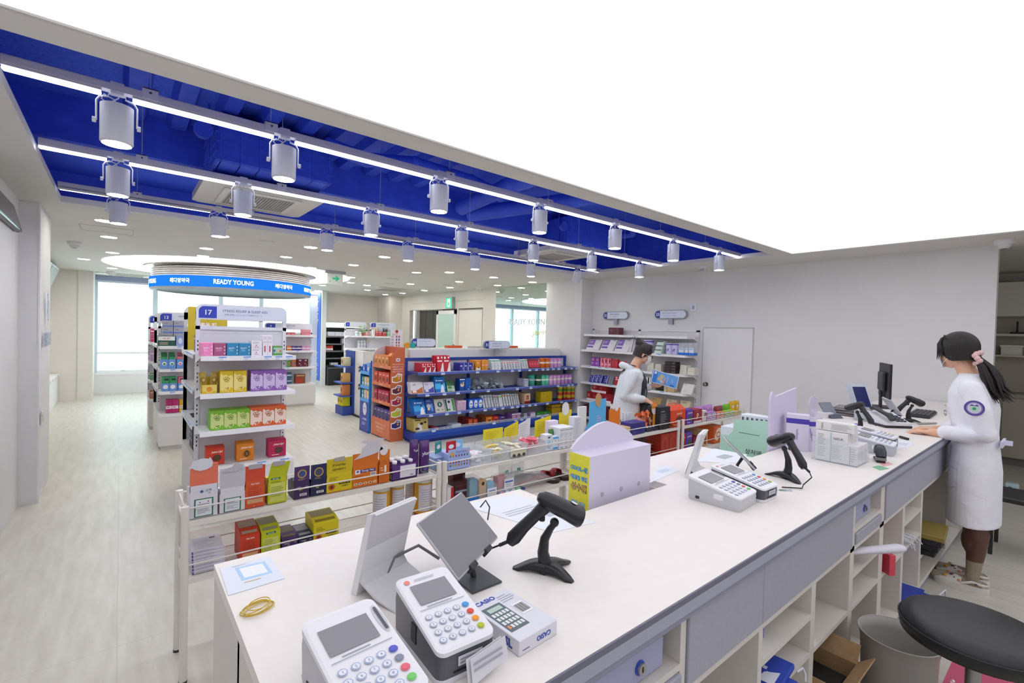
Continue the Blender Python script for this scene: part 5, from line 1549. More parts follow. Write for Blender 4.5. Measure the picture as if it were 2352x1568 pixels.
row('S', BP + .01, .701, 1291, 1316.4, 859, 3, can('#c48cd0', '#e2dcd4', '#b87cc4'), .05, 'lilac tin', B2_, 'tin')
# third shelf
row('S', BP, .406, 953, 981, 917.5, 1, K('#1466b8', doc('#2ca4e4')), .012, 'wide blue pack with white-coated figure', B3, 'pack', nd=5, tilt=.45, deep=.03)
row('S', BP, .406, 981.5, 1001, 917, 1, K('#1c4a9c', A_text([('#dot', .35, .5, .5, .3, '#c8ccd8'), ('#bar', .7, .4, .2, .5, '#6a98dc'), ('#lines', .5, .85, .7, .12, '#a8c4ec', 2), ('#dot', .3, .3, .3, .16, '#e8dca0')])), .012, 'mid blue pack with pale figure', B3, 'pack', nd=4, tilt=.4, deep=.03)
row('S', BP, .406, 1001.5, 1024, 918, 1, K('#cfccc0', A_text([('#dot', .55, .6, .5, .4, '#1f4c4c'), ('#dot', .55, .6, .2, .25, '#a8c4bc'), ('#dot', .3, .2, .3, .1, '#7a8a5c'), ('#dot', .75, .2, .2, .1, '#a88a5c')])), .012, 'cream pack with dark green heart', B3, 'pack', nd=3, tilt=.4, deep=.03)
row('S', BP, .406, 1025, 1048, 916.5, 1, K('#e2e4e2', A_text([('#bar', .14, .5, .18, .9, '#24543c'), ('#bar', .85, .5, .2, .9, '#3c9a3c'), ('#dot', .45, .75, .25, .2, '#22222a'), ('#bar', .5, .35, .3, .4, '#d6d2d8'), ('#dot', .35, .15, .3, .16, '#3c9a3c')])), .012, 'white pack with green borders', B3, 'pack', nd=3, tilt=.4, deep=.03)
row('S', BP, .406, 1051, 1071, 919.5, 2, K('#d8b4cc', A_text([('#lines', .5, .7, .7, .12, '#8c6a8c', 1), ('#ring', .55, .35, .5, .3, '#a898c8'), ('#bar', .5, .93, 1, .04, '#f0e2ec')])), .06, 'pale pink carton', B3, 'carton', nd=3, gap=.02)
row('S', BP, .406, 1076.7, 1109.4, 916, 3, K('#1d62cc', A_text([('#dot', .5, .52, .78, .8, '#e4ecf6'), ('#bar', .5, .55, .5, .1, '#6a84b4'), ('#dot', .78, .56, .1, .1, '#c43c3c'), ('#dot', .5, .28, .14, .1, '#1d3a5c')])), .07, 'blue carton with white oval', B3, 'carton', nd=2, gap=.02)
packs(.406, 1110.5, 1137, 908, 4, '#9cb4cc', 'white packet with pale blue band', B3, .45, nd=3, name='packet')
packs(.406, 1137.5, 1147, 908, 2, '#c8749c', 'white packet with rose mark', B3, .4, nd=3)
packs(.406, 1148, 1158, 908, 1, '#8cc43c', 'white packet with lime patch', B3, .2, nd=3)
packs(.406, 1158.5, 1176, 905, 3, '#e0a45c', 'white packet with apricot patch', B3, .35, nd=3)
packs(.406, 1176.5, 1196, 905, 4, '#b4bcc8', 'plain white packet', B3, .45, nd=3)
row('S', BP, .406, 1205, 1218.4, 903, 1, K('#d6b48c', A_text([('#bar', .5, .14, 1, .28, '#8c1c24'), ('#bar', .5, .6, .38, .4, '#8c1c24'), ('#poly', .5, .58, .2, .3, '#d6b48c', ((-.2, -.5), (.2, -.5), (.2, 0), (.5, 0), (0, .5), (-.5, 0), (-.2, 0)))])), .2, 'kraft and dark red carton', B3, 'carton')
row('S', BP, .406, 1242.3, 1268.9, 899, 1, K('#c8aa0c', A_text([('#lines', .25, .8, .2, .1, '#6a5a10', 1), ('#ring', .6, .5, .1, .14, '#5a4a10'), ('#lines', .5, .5, .12, .06, '#5a4a10', 1), ('#lines', .2, .15, .16, .08, '#6a5a10', 1)])), .14, 'plain yellow gift carton', B3, 'carton')
for i, (pl, pr, nm) in enumerate(((1286, 1295, 'leftmost'), (1296.8, 1303, 'second from left'), (1306, 1315, 'third from left'), (1315.3, 1322.6, 'rightmost'))):
 row('S', BP + (.06 if i in (1,) else 0), .406, pl, pr, 886, 1, can('#c8a818', None, '#ece8d8', bands=((0, .14, '#a8202c'), (.35, .55, '#b83a2c'), (.6, .8, '#5a8a2c'))), .05, 'tall yellow fruit tube, ' + nm + ' of four,', B3, 'tube', name='tall_tube')
# base
row('S', BP + .01, .157, 951, 985, 962, 1, K('#c9b268', A_text([('#poly', .45, .4, .5, .8, '#e8e4dc', ((-.5, -.5), (.3, -.4), (.1, .4), (-.3, .3))), ('#dot', .55, .62, .25, .2, '#1c1816'), ('#bar', .3, .9, .4, .08, '#2c2418'), ('#dot', .8, .7, .2, .15, '#1c1816'), ('#dot', .25, .25, .3, .2, '#2c2418'), ('#bar', .5, .03, 1, .06, '#17140f')]), side='#bda55c'), .012, 'gold and black pack', B4, 'pack', nd=7, tilt=.15, deep=.035)
row('S', BP + .01, .157, 999, 1007.4, 981.5, 1, K('#b83c3c', A_text([('#bar', .5, .25, .9, .5, '#ece6ea'), ('#lines', .5, .8, .7, .2, '#f4dcdc', 1)])), .07, 'small red carton with white foot', B4, 'carton', nd=3)
row('S', BP + .01, .157, 1016, 1033, 981, 2, K('#27348c', A_text([('#dot', .55, .45, .5, .4, '#dfe6f6'), ('#dot', .55, .45, .25, .2, '#1c1c2c'), ('#lines', .5, .85, .8, .12, '#e4e8f8', 1), ('#bar', .5, .1, 1, .2, '#dfe6f6')])), .07, 'small navy and white carton', B4, 'carton', nd=2)
row('S', BP + .01, .157, 1038.3, 1059.3, 973.5, 2, K('#dce2e8', A_text([('#dot', .5, .6, .5, .3, '#c6dcc4'), ('#lines', .5, .35, .7, .1, '#7c94c8', 1)])), .08, 'white carton with faint green disc', B4, 'carton', nd=2)
row('S', BP + .01, .157, 1075.8, 1086.2, 962, 1, K('#c23a20', A_text([('Red', .5, .7, .6, .2, '#f4c05c'), ('#lines', .5, .35, .7, .3, '#f0a060', 3)]), side='#8c2818'), .055, 'red-orange carton', 'at the left ' + B4, 'carton', nd=6)
row('S', BP + .01, .157, 1087.5, 1097.2, 962, 1, K('#c23a20', A_text([('Red', .5, .7, .6, .2, '#f4c05c'), ('#lines', .5, .35, .7, .3, '#f0a060', 3)]), side='#8c2818'), .055, 'red-orange carton of the second file', B4, 'carton', nd=5)
row('S', BP + .01, .157, 1115.8, 1131, 957, 1, K('#dc7a18', A_juice('#b45a18'), side='#a4521c'), .09, 'orange juice carton', B4, 'carton', nd=3)
row('S', BP + .01, .157, 1132, 1145.4, 956, 1, K('#cc301c', A_juice('#7a1a2c')), .09, 'red juice carton', B4, 'carton', nd=2)
row('S', BP + .01, .157, 1146.4, 1161, 955, 1, K('#53308c', A_juice('#2c1c4c')), .09, 'violet juice carton', B4, 'carton', nd=2)
lil = A_text([('#bar', .5, .9, 1, .2, '#e6e2ea'), ('#dot', .5, .5, .7, .4, '#d8a8a4'), ('#bar', .5, .1, 1, .2, '#8c4aa0'), ('#lines', .5, .2, .7, .1, '#f0e4f4', 1)])
row('S', BP + .01, .157, 1176, 1196.4, 949, 2, K('#a468b8', lil, side='#9a62b0'), .03, 'purple packet with picture', B4, 'packet', nd=5)
row('S', BP + .03, .157, 1203, 1211, 948, 1, K('#a9b0b8', A_text([('#bar', .5, .3, .9, .4, '#d8d2cc')])), .08, 'small grey carton', B4, 'carton')
row('S', BP + .01, .157, 1218.4, 1230, 946, 1, K('#c0a4c8', A_text([('#bar', .5, .5, .9, .5, '#e8e4ee'), ('#lines', .5, .5, .6, .1, '#5a7cb8', 1), ('#bar', .5, .08, 1, .16, '#7c3ca0')])), .1, 'lilac carton with white label', B4, 'carton')
row('S', BP + .01, .157, 1232, 1264.3, 945, 2, K('#2e8c30', A_text([('#bar', .42, .2, .7, .36, '#e8e4e6'), ('#bar', .42, .44, .8, .1, '#15351c'), ('#lines', .35, .65, .4, .2, '#d8f0d4', 2), ('#poly', .9, .3, .2, .6, '#c0562c', ((-.5, -.5), (.5, -.5), (.5, .5)))])), .08, 'green carton with white panel', B4, 'carton')
def gift(w_, d, h):
 b = M().rbox(-w_ / 2, 0, 0, w_ / 2, d, h, '#c8a410', .003)
 b.box(-w_ / 2 - .001, -.001, h * .68, w_ / 2 + .001, d + .001, h * .73, '#2c2450').box(-.012, -.0015, 0, .004, 0, h, '#2c2450').box(-.012, 0, h, .004, d, h + .001, '#2c2450')
 for s in (-1, 1):
  b.tube([(0, -.01, h * .7), (.03 * s, -.02, h * .78), (.05 * s, -.015, h * .7), (0, -.01, h * .7)], .006, '#2c2450', seg=6)
  b.tube([(0, -.01, h * .7), (.02 * s, -.01, h * .6)], .005, '#2c2450', seg=6)
 b.tube([(w_ * .2, -.006, h * .9), (w_ * .28, -.006, h * .6), (w_ * .2, -.006, h * .4)], .003, '#3a2c1c', seg=5)
 b.tube([(w_ * .36, -.006, h * .86), (w_ * .32, -.006, h * .6), (w_ * .38, -.006, h * .5)], .003, '#3a2c1c', seg=5)
 return b
row('S', BP + .02, .157, 1267.3, 1311.7, 927, 1, gift, .16, 'big yellow gift box with dark ribbon', B4, 'gift box')
# ---------------------------------------------------------------- goods on the wall shelving, facing -x
U = ['on the %s shelf under sign %s' % (a, b_) for b_ in ('32', '33') for a in ('top', 'second', 'third', 'fourth', 'fifth', 'lowest')]
XP = 6.53
row('W', 6.6, 1.608, 1397.7, 1422.6, 752, 1, K('#5c2430', A_text([('#bar', .8, .5, .02, .9, '#8c5a60'), ('#lines', .3, .6, .3, .3, '#9a6a70', 2)])), .12, 'dark maroon carton', U[0], 'carton')
kit = A_text([('#bar', .27, .72, .46, .5, '#8464b4'), ('#bar', .27, .4, .46, .06, '#c8bce0'), ('#bar', .27, .28, .46, .14, '#5c48a4'), ('#lines', .27, .75, .34, .2, '#d8ccec', 3), ('#lines', .82, .92, .2, .08, '#55555f', 1), ('#dot', .68, .66, .05, .05, '#33333c')])
for i, (pl, pr) in enumerate(((1346, 1375), (1378, 1409), (1411, 1442))):
 row('W', XP, 1.328, pl, pr, 779, 1, K('#d6d4da', kit), .03, '%s white kit carton with a purple panel, leaning' % ('leftmost', 'middle', 'rightmost')[i], U[1], 'carton', tilt=.55)
for k in range(2):
 row('W', XP + .03 + .03 * k, 1.328, 1444 + 5 * k, 1450 + 6 * k, 778, 1, K('#c4c2c8'), .03, '%s grey carton edge behind the leaning kits' % ('nearer', 'farther')[k], U[1], 'carton', tilt=.3)
row('W', XP, 1.038, 1357.5, 1377.4, 820.5, 2, K('#7a3c98', A_text([('#dot', .5, .75, .6, .3, '#c07a8c'), ('#bar', .5, .3, .9, .4, '#9450b4'), ('#lines', .45, .35, .6, .2, '#e2c8ec', 2)])), .06, 'purple flower packet', U[2], 'packet', nd=2)
row('W', XP, 1.038, 1379, 1404, 822, 3, K('#cf5a70', A_text([('#bar', .2, .5, .3, .9, '#f0a8b4'), ('#dot', .6, .7, .5, .3, '#7c2c3c'), ('#dot', .6, .3, .4, .2, '#f4c4cc')])), .06, 'pink patterned carton', U[2], 'carton')
row('W', XP, 1.038, 1405, 1419, 825, 2, K('#b42c3c', A_text([('#ring', .5, .55, .6, .5, '#e0808c')])), .06, 'crimson carton with ring print', U[2], 'carton')
row('W', XP, 1.038, 1420, 1437, 829, 1, P_('#c81c34', A_text([('#dot', .4, .6, .35, .35, '#e0b4bc'), ('#lines', .6, .3, .5, .2, '#f0c8cc', 2)]), t=.06), .06, 'plump red bag', U[2], 'pouch')
nav = A_text([('#ring', .6, .4, .35, .35, '#e8eaf4'), ('#bar', .9, .5, .1, 1, '#d8d8de'), ('#lines', .3, .75, .4, .15, '#c8ccf0', 1)])
for i in range(3):
 row('W', XP, .748, 1353 + i * 9.3, 1362 + i * 9.3, 861, 1, K('#2f3796', nav), .07, 'navy carton with white ring, %s,' % which(i, 4), U[3], 'carton', tilt=.35)
row('W', XP, .748, 1385, 1394.5, 862, 1, K('#2f3796', nav), .07, 'navy carton with white ring, rightmost,', U[3], 'carton', tilt=.35, nd=1)
row('W', XP + .02, .748, 1396, 1407, 864, 2, K('#7c7c84'), .07, 'grey carton edge', U[3], 'carton', tilt=.3)
row('W', XP, .748, 1411, 1425, 865, 1, K('#b41c2c', redmask), .03, 'red and white mask pack', U[3], 'pack', tilt=.15)
redb = A_text([('#bar', .5, .13, 1, .26, '#ece8ec'), ('#lines', .2, .6, .25, .4, '#e8c4c4', 3), ('#ring', .65, .55, .14, .3, '#d8848a')])
row('W', XP, .418, 1347.6, 1404, 899.5, 2, K('#98141e', redb), .2, 'flat red and white carton of the lower pair', U[4], 'carton', h=.155)
row('W', XP + .005, .576, 1359, 1393, 888, 1, K('#98141e', redb), .2, 'flat red and white carton lying on the pair', U[4], 'carton', h=.15)
row('W', XP, .123, 1340, 1365, 930, 1, K('#4c1620', A_text([('#lines', .5, .5, .7, .4, '#8c4a50', 2)])), .15, 'very dark red carton at the left end', U[5], 'carton', h=.2)
row('W', XP, .123, 1390, 1402, 932, 1, K('#5c1a22'), .15, 'very dark red carton at the middle', U[5], 'carton', h=.22)
row('W', XP, .123, 1405, 1425, 940, 2, K('#a88454', A_med('#5c4020', 3)), .1, 'tan carton', U[5], 'carton', h=.16)
# right bay
tin = lambda w_, d, h: M().cyl((0, w_ / 2, 0), w_ / 2, h * .84, '#c8c2e4').cyl((0, w_ / 2, h * .84), w_ / 2 * 1.02, h * .1, '#4c34a0').cyl((0, w_ / 2, h * .94), w_ / 2, h * .06, '#d2cce8').ring((0, -.001, h * .35), X, Z, -w_ * .05, 0, w_ * .16, .008, '#5a3cac').ring((0, -.001, h * .45), X, Z, w_ * .08, 0, w_ * .12, .008, '#5a3cac')
row('W', XP, 1.328, 1474, 1494, 780.5, 1, tin, .1, 'large lavender tin behind the shopper', U[7], 'tin')
for k in range(3):
 row('W', XP + .02 * k, 1.328 + k * .066, 1501.5 + k * 3, 1519 + k * 2.7, 800 - 6.5 * k, 1, K('#cfe0d8', A_text([('#bar', .5, .85, .94, .2, '#1c3c30'), ('#bar', .05, .6, .06, .7, '#1c3c30')])), .1, '%s mint carton with dark stripe in a stack of three' % ('bottom', 'middle', 'top')[k], U[7], 'carton', h=.066)
row('W', XP, 1.328, 1527.5, 1555, 788, 2, tin, .1, 'lavender tin with purple lid', U[7], 'tin')
for i, (pl, pr) in enumerate(((1558, 1572), (1572.5, 1581), (1581.5, 1594.5))):
 b_ = lambda w_, d, h: M().box(-w_ / 2, 0, 0, w_ / 2, d, h, '#dfe4ee/clear30').box(-w_ / 2 - .001, -.001, 0, w_ / 2 + .001, d + .001, h * .2, '#1c6cd0').box(-w_ * .4, .004, h * .2, w_ * .4, .02, h * .58, '#eef2f8').plate((0, .003, 0), X, Z, 0, h * .48, w_ * .6, h * .08, '#5c9ad8')
 row('W', XP, 1.328, pl, pr, 787, 1, b_, .1, '%s clear kit box with blue base' % ('left', 'middle', 'right')[i], U[7], 'kit box')
def stackrow(pl, pr, z, n, hh, col, d, base, where, cat='carton', art=None, dx=.006):
 for k in range(n):
  row('W', XP + dx * k, z + k * hh, pl + .8 * k, pr, 850, 1, K(col, art), d, '%s %s' % (('bottom', 'second', 'third', 'top', 'topmost')[k] if k < n - 1 else 'topmost', base), where, cat, h=hh)
stackrow(1486, 1501, 1.038, 3, .045, '#d8d4c8', .12, 'flat cream carton at the left', U[8], art=A_med('#b8b4a8', 1))
stackrow(1503, 1518, 1.038, 3, .042, '#d2cdbe', .12, 'flat cream carton at the centre left', U[8], art=A_text([('#dot', .8, .5, .06, .5, '#9a8c6c'), ('#dot', .6, .5, .06, .5, '#9a8c6c')]))
stackrow(1524.4, 1552, 1.038, 4, .044, '#2e2224', .12, 'flat dark brown carton', U[8], art=A_text([('#dot', .8, .45, .04, .3, '#c8bcb8'), ('#dot', .9, .45, .04, .3, '#c8bcb8'), ('#dot', .7, .45, .04, .3, '#c8bcb8'), ('#bar', .3, .4, .4, .2, '#5c4448')]))
stackrow(1560.4, 1577, 1.038, 4, .034, '#dedacd', .12, 'flat ivory carton of the left pile', U[8], art=A_med('#c8c4b4', 1))
stackrow(1578, 1595, 1.038, 3, .036, '#dad6c8', .12, 'flat ivory carton of the right pile', U[8], art=A_text([('#dot', .3, .5, .05, .4, '#8c8878'), ('#dot', .6, .5, .05, .4, '#8c8878'), ('#dot', .85, .5, .05, .4, '#8c8878')]))
row('W', XP, .748, 1483, 1500.7, 866, 2, K('#e0e4e0', A_text([('#bar', .75, .5, .35, .96, '#17171a')])), .1, 'black and white striped carton', U[9], 'carton')
row('W', XP, .748, 1502, 1524, 881, 1, P_('#1a1617', None, t=.1), .1, 'shiny black zip bag', U[9], 'pouch')
row('W', XP, .748, 1525, 1532, 878, 1, K('#cdb48c', A_med('#b89a6c', 2)), .1, 'narrow kraft carton', U[9], 'carton')
row('W', XP, .748, 1533, 1549, 875.5, 1, K('#c9ac84', A_text([('#bar', .3, .5, .02, .9, '#a88a60'), ('#bar', .6, .5, .02, .9, '#a88a60'), ('#bar', .5, .96, 1, .05, '#9a7a50')])), .1, 'tall kraft paper bag', U[9], 'paper bag')
row('W', XP - .0, .748, 1563, 1589, 882, 1, K('#dad8d2', A_text([('#lines', .3, .9, .3, .06, '#77757c', 1), ('#ring', .3, .3, .2, .2, '#b4b4c0'), ('#ring', .5, .3, .2, .2, '#b4b4c0')])), .03, 'white kit carton leaning back', U[9], 'carton', tilt=.5)
kr = A_text([('#lines', .4, .88, .5, .12, '#55453a', 2), ('#lines', .85, .93, .2, .06, '#33333a', 1)])
row('W', XP, .418, 1490, 1514, 913, 1, K('#b8985c', kr), .03, 'dull gold pack leaning back', U[10], 'pack', tilt=.35)
row('W', XP, .418, 1526, 1549, 918, 1, K('#cbb898', kr), .03, 'beige kraft pack leaning back, left one,', U[10], 'pack', tilt=.35)
row('W', XP, .418, 1557, 1580, 921, 1, K('#cdbb9c', kr), .03, 'beige kraft pack leaning back, right one,', U[10], 'pack', tilt=.35)
row('W', XP, .418, 1470, 1487, 925, 1, P_('#a8905c', None, t=.06), .06, 'small tan pouch by the shopper', U[10], 'pouch')
# ---------------------------------------------------------------- goods on the low racks (their backs face the counter)
R1, R2, R3, R4 = 'on the top of the left rack', 'on the top of the middle rack', 'on the top of the third rack', 'on the top of the right rack'
L1, L2, L3, L4 = 'on the lower shelf of the left rack', 'on the lower shelf of the middle rack', 'on the lower shelf of the third rack', 'on the lower shelf of the right rack'
RY = 2.545
ZT, ZB = .7205, .4655
BLOB = [(-.5, .05), (-.42, .3), (-.2, .42), (.05, .5), (.3, .42), (.36, .55), (.42, .38), (.5, .1), (.45, -.25), (.2, -.45), (-.1, -.5), (-.35, -.35), (-.45, -.2), (-.6, -.28)]
BLOB2 = [(-.5, -.3), (-.3, 0), (-.05, .15), (.1, .45), (.25, .5), (.32, .35), (.5, .2), (.45, -.1), (.3, -.3), (0, -.45), (-.3, -.35)]
def flapcarton(name, pl, pr, pf, pt, col, flapcol, label, art=None, cut=None, cutcol='#dadae4', lean=0, fart=None, z=ZT, d=.12, top=None, inside=None):
 """Counter carton whose back flap is folded up; an optional cut-out shape rises above the flap."""
 a, c = at(pl, pf, y=RY), at(pr, pf, y=RY)
 zf, zt = (a.z + c.z) / 2 - z, (at(pl, pt, y=RY).z + at(pr, pt, y=RY).z) / 2 - z
 w_ = c.x - a.x
 t = thing(name, label, 'carton', ((a.x + c.x) / 2, RY, z + .0005))
 b = M().rbox(-w_ / 2, 0, 0, w_ / 2, d, zf * .8, col, .001)
 b.box(-w_ / 2, 0, zf * .8, w_ / 2, .003, zf, col).prism([(0, zf * .8), (.0, zf), (.03, zf * .95), (d, zf * .8)], -w_ / 2, -w_ / 2 + .002, col, 'x').prism([(0, zf * .8), (.0, zf), (.03, zf * .95), (d, zf * .8)], w_ / 2 - .002, w_ / 2, col, 'x')
 if art:
  art(b, w_, zf)
 obj('carton_body', b, t)
 f = M()
 q = lean
 f.prism([(-w_ / 2, zf), (w_ / 2, zf), (w_ / 2 + q, zt), (-w_ / 2 + q, zt)], 0, .002, flapcol, 'y')
 if fart:
  fart(f, w_, zf, zt)
 obj('back_flap', f, t)
 if cut:
  sx, sz, cx, cz, shape = cut
  obj('cut_out', M().prism([(cx * w_ + p * sx, zt + cz + q2 * sz) for p, q2 in shape][::-1], -.004, -.001, cutcol, 'y'), t)
 if inside:
  for k in range(inside[0]):
   obj('stick', M().rbox(-w_ * .4, .02 + k * (d - .03) / inside[0], zf * .5, w_ * .4, .02 + (k + .6) * (d - .03) / inside[0], zf * .9, inside[1], .001), t)
 return t
lab1 = A_text([('#bar', .5, .3, .68, .56, '#167048'), ('#bar', .5, .3, .58, .50, '#e4e6ee'), ('#lines', .5, .38, .45, .1, '#5c6474', 2), ('#lines', .5, .2, .46, .16, '#8a90a0', 4), ('#dot', .36, .47, .05, .03, '#22222c'), ('#dot', .66, .47, .05, .03, '#22222c')])
def lab1b(b, w_, h):
 lab1(b, w_, h)
 b.disc(F0, X, Z, -.08 * w_, .8 * h, .06 * w_, '#3a62a8', off=.001).text('금해', F0, X, Z, .16 * w_, .82 * h, .2 * w_, .08 * h, '#2c5c54', .001).text('바', F0, X, Z, .2 * w_, .73 * h, .1 * w_, .06 * h, '#2c5c54', .001)
flapcarton('flap_carton', 436, 500.5, 1113, 1066, '#dcdae6', '#e4755c', 'white carton with coral flap and white fish cut-out, left rack', lab1b, (.085, .055, -.08, .0, BLOB), inside=(2, '#d8505c'))
flapcarton('flap_carton', 505, 563, 1119, 1074, '#dcdae2', '#c6c2cc', 'white carton with a grey flap and wavy cut-out, second on the left rack', lab1, (.09, .045, .0, .0, BLOB2), cutcol='#bdb9c6')
gut = lambda bar, tx: A_text([('Gut halo', .5, .88, .5, .06, '#f6f0e6'), ('#lines', .5, .72, .7, .12, tx, 2), ('#lines', .5, .5, .75, .26, tx, 5), ('#bar', .5, .24, .8, .16, bar), ('#dot', .45, .06, .06, .02, '#f0e8dc')])
flapcarton('flap_carton', 563.5, 609, 1103, 1069, '#d3552c', '#cf4a30', 'red-orange carton with a silver tab on its flap', gut('#d8a47c', '#b4401c'), (.06, .022, 0, -.004, [(-.5, -.5), (.5, -.5), (.5, .5), (-.5, .5)]), cutcol='#aaa6ae')
flapcarton('flap_carton', 616, 659, 1094, 1062, '#c0c41c', '#b4bc14', 'lime green carton with a silver tab on its flap', A_text([('#bar', .5, .42, .8, .7, '#ccd264'), ('#bar', .4, .93, .5, .07, '#1f6a4c'), ('Gut halo', .4, .93, .42, .045, '#eef4e6'), ('#lines', .5, .8, .7, .1, '#8a9420', 2), ('#lines', .5, .45, .7, .4, '#9aa42c', 6)]), (.055, .022, .05, -.004, [(-.5, -.5), (.5, -.5), (.5, .5), (-.5, .5)]), cutcol='#aaa2ae', lean=.015)
pur = A_text([('#lines', .4, .6, .5, .1, '#e4dcf0', 2), ('목청', .42, .47, .4, .09, '#f0d820'), ('#ring', .82, .6, .14, .08, '#e4dcf0'), ('#code', .6, .2, .4, .1, '#ffffff')])
emb = lambda c: (lambda f, w_, zf, zt: (f.ring((0, 0, 0), X, Z, 0, zf + (zt - zf) * .45, w_ * .3, .006, '#b89a5c', off=.001), f.disc((0, 0, 0), X, Z, 0, zf + (zt - zf) * .45, w_ * .2, c, off=.0012), f.lines((0, 0, 0), X, Z, 0, zf + .002, w_ * .5, .01, 2, '#b89a5c')))
flapcarton('flap_carton', 676, 711, 1102, 1071, '#3f2858', '#4a3068', 'deep purple carton with a gold emblem on its flap', pur, fart=emb('#3c4c8c'), inside=(4, '#4c4858'))
flapcarton('flap_carton', 714, 750, 1098, 1066, '#20244a', '#282c54', 'dark navy carton with a gold emblem on its flap', pur, fart=emb('#4c4c6c'), inside=(4, '#d8d8e4'))
yel = A_text([('#lines', .3, .7, .4, .2, '#7a6a10', 3), ('#dot', .2, .28, .26, .32, '#c8641c'), ('#dot', .2, .28, .14, .18, '#6a3010'), ('#bar', .7, .45, .44, .16, '#2a2408'), ('목을위한 젤리', .7, .45, .4, .09, '#e6c81c'), ('프로폴리스', .72, .27, .35, .08, '#2a2408'), ('#bar', .5, .015, 1, .03, '#d8741c')])
flapcarton('flap_carton', 750.5, 809, 1085, 1052, '#d8c41c', '#cdb81a', 'yellow PROPOLIS LOZENGES carton with the flap print upside down', yel, (.06, .022, .0, -.004, [(-.5, -.5), (.5, -.5), (.4, .6), (-.55, .4)]), cutcol='#aaa298', fart=lambda f, w_, zf, zt: (f.text('PROPOLIS', (0, 0, 0), X, Z, -.005, zf + (zt - zf) * .55, w_ * .5, .02, '#5a4a10', .001, rot=PI, bold=.02), f.text('LOZENGES', (0, 0, 0), X, Z, -.005, zf + (zt - zf) * .25, w_ * .5, .02, '#5a4a10', .001, rot=PI, bold=.02)))
org = A_text([('#bar', .2, .72, .2, .2, '#ece4e8'), ('#dot', .2, .74, .1, .1, '#3c5ca8'), ('Energy Vita!', .6, .74, .5, .12, '#f4f0f6'), ('#lines', .3, .5, .5, .12, '#b8541c', 3), ('#code', .82, .55, .2, .12, '#fff')] + [('#dot', .12 + .19 * k, .16, .15, .12, '#f0dcb4') for k in range(5)] + [('#dot', .12 + .19 * k, .16, .08, .06, ('#3c8c4c', '#3c5cc8', '#c83c2c', '#3c3c2c', '#d89c2c')[k]) for k in range(5)])
def org2(b, w_, h):
 b.plate(F0, X, Z, .1 * w_, .74 * h, .6 * w_, .14 * h, '#35348c')
 org(b, w_, h)
flapcarton('flap_carton', 810, 868, 1068, 1040, '#d9741c', '#d4701c', 'orange Energy Vita carton with a jumping figure cut-out', org2, (.16, .1, .15, .02, [(-.55, -.5), (-.3, -.2), (-.28, .1), (-.1, .3), (-.35, .45), (-.1, .55), (.1, .4), (.3, .55), (.55, .5), (.35, .2), (.5, -.1), (.2, -.3), (-.2, -.42)]), cutcol='#cfcbd4')
flapcarton('flap_carton', 871, 895, 1055, 1033, '#cf6a18', '#d9741c', 'narrow orange carton with a round white cut-out', A_text([('#lines', .3, .6, .3, .2, '#f4dcc0', 2), ('#bar', .6, .6, .2, .3, '#f0e4d8')]), (.05, .06, -.1, .0, [(math.cos(k * .52) * .5, math.sin(k * .52) * .5) for k in range(12)]), cutcol='#e2dee6')
# purple tray of bottles
t = thing('bottle_tray', 'purple open tray holding white-capped bottles on the left rack', 'tray', (at(930, 1080, y=RY).x, RY, ZT))
w_ = at(957, 1080, y=RY).x - at(899, 1090, y=RY).x
b = M()
b.box(-w_ / 2, 0, 0, w_ / 2, .14, .003, '#4c2a6a').box(-w_ / 2, 0, 0, w_ / 2, .002, .09, '#56307a').box(-w_ / 2, .138, 0, w_ / 2, .14, .07, '#56307a').box(-w_ / 2, 0, 0, -w_ / 2 + .002, .14, .075, '#4a2868').box(w_ / 2 - .002, 0, 0, w_ / 2, .14, .075, '#4a2868')
b.plate((0, 0, 0), X, Z, .02, .045, w_ * .62, .07, '#e6e4ee').barcode((0, 0, 0), X, Z, w_ * .27, .02, .02, .01)
b.plate((-w_ / 2, .07, 0), -Y, Z, 0, .02, .13, .03, '#8cb43c').text('Taylor', (-w_ / 2, .07, .05), -Y, Z, 0, 0, .08, .02, '#f0e8f4')
obj('tray_body', b, t)
k = 0
for i in range(3):
 for j in range(3):
  x, y = -w_ * .32 + i * w_ * .32, .03 + j * .04
  o = obj('supplement_bottle', M().lathe([(.001, 0), (.017, 0), (.018, .07), (.012, .082), (.012, .085)], '#4a2c6c').lathe([(.013, .085), (.014, .087), (.014, .103), (.001, .105)], '#eceaf0').lathe([(.0183, .02), (.0183, .055)], '#d8d4e4'), loc=(t.location.x + x, RY + y, ZT + .003 + .006 * (j % 2)), label='white-capped bottle in the purple tray, %s row, %s' % (('front', 'middle', 'back')[j], ('left', 'centre', 'right')[i]), cat='bottle', group='bottles in the purple tray')
row('S', 2.56, ZT, 945, 966, 1010, 1, P_('#4c2468/gloss', A_text([('Tayl', .5, .7, .5, .1, '#e8e0f0'), ('#dot', .5, .2, .9, .3, '#5cae3c')]), t=.05), .05, 'glossy purple and green pouch, left one,', R1, 'pouch')
row('S', 2.55, ZT, 967, 991, 1012, 1, P_('#52286e/gloss', A_text([('ylor', .5, .62, .7, .16, '#f2ecf6'), ('#dot', .55, .16, .95, .25, '#5cae3c'), ('#dot', .5, .2, .4, .2, '#5a5aa8')]), t=.05), .05, 'glossy purple and green pouch, right one,', R1, 'pouch')
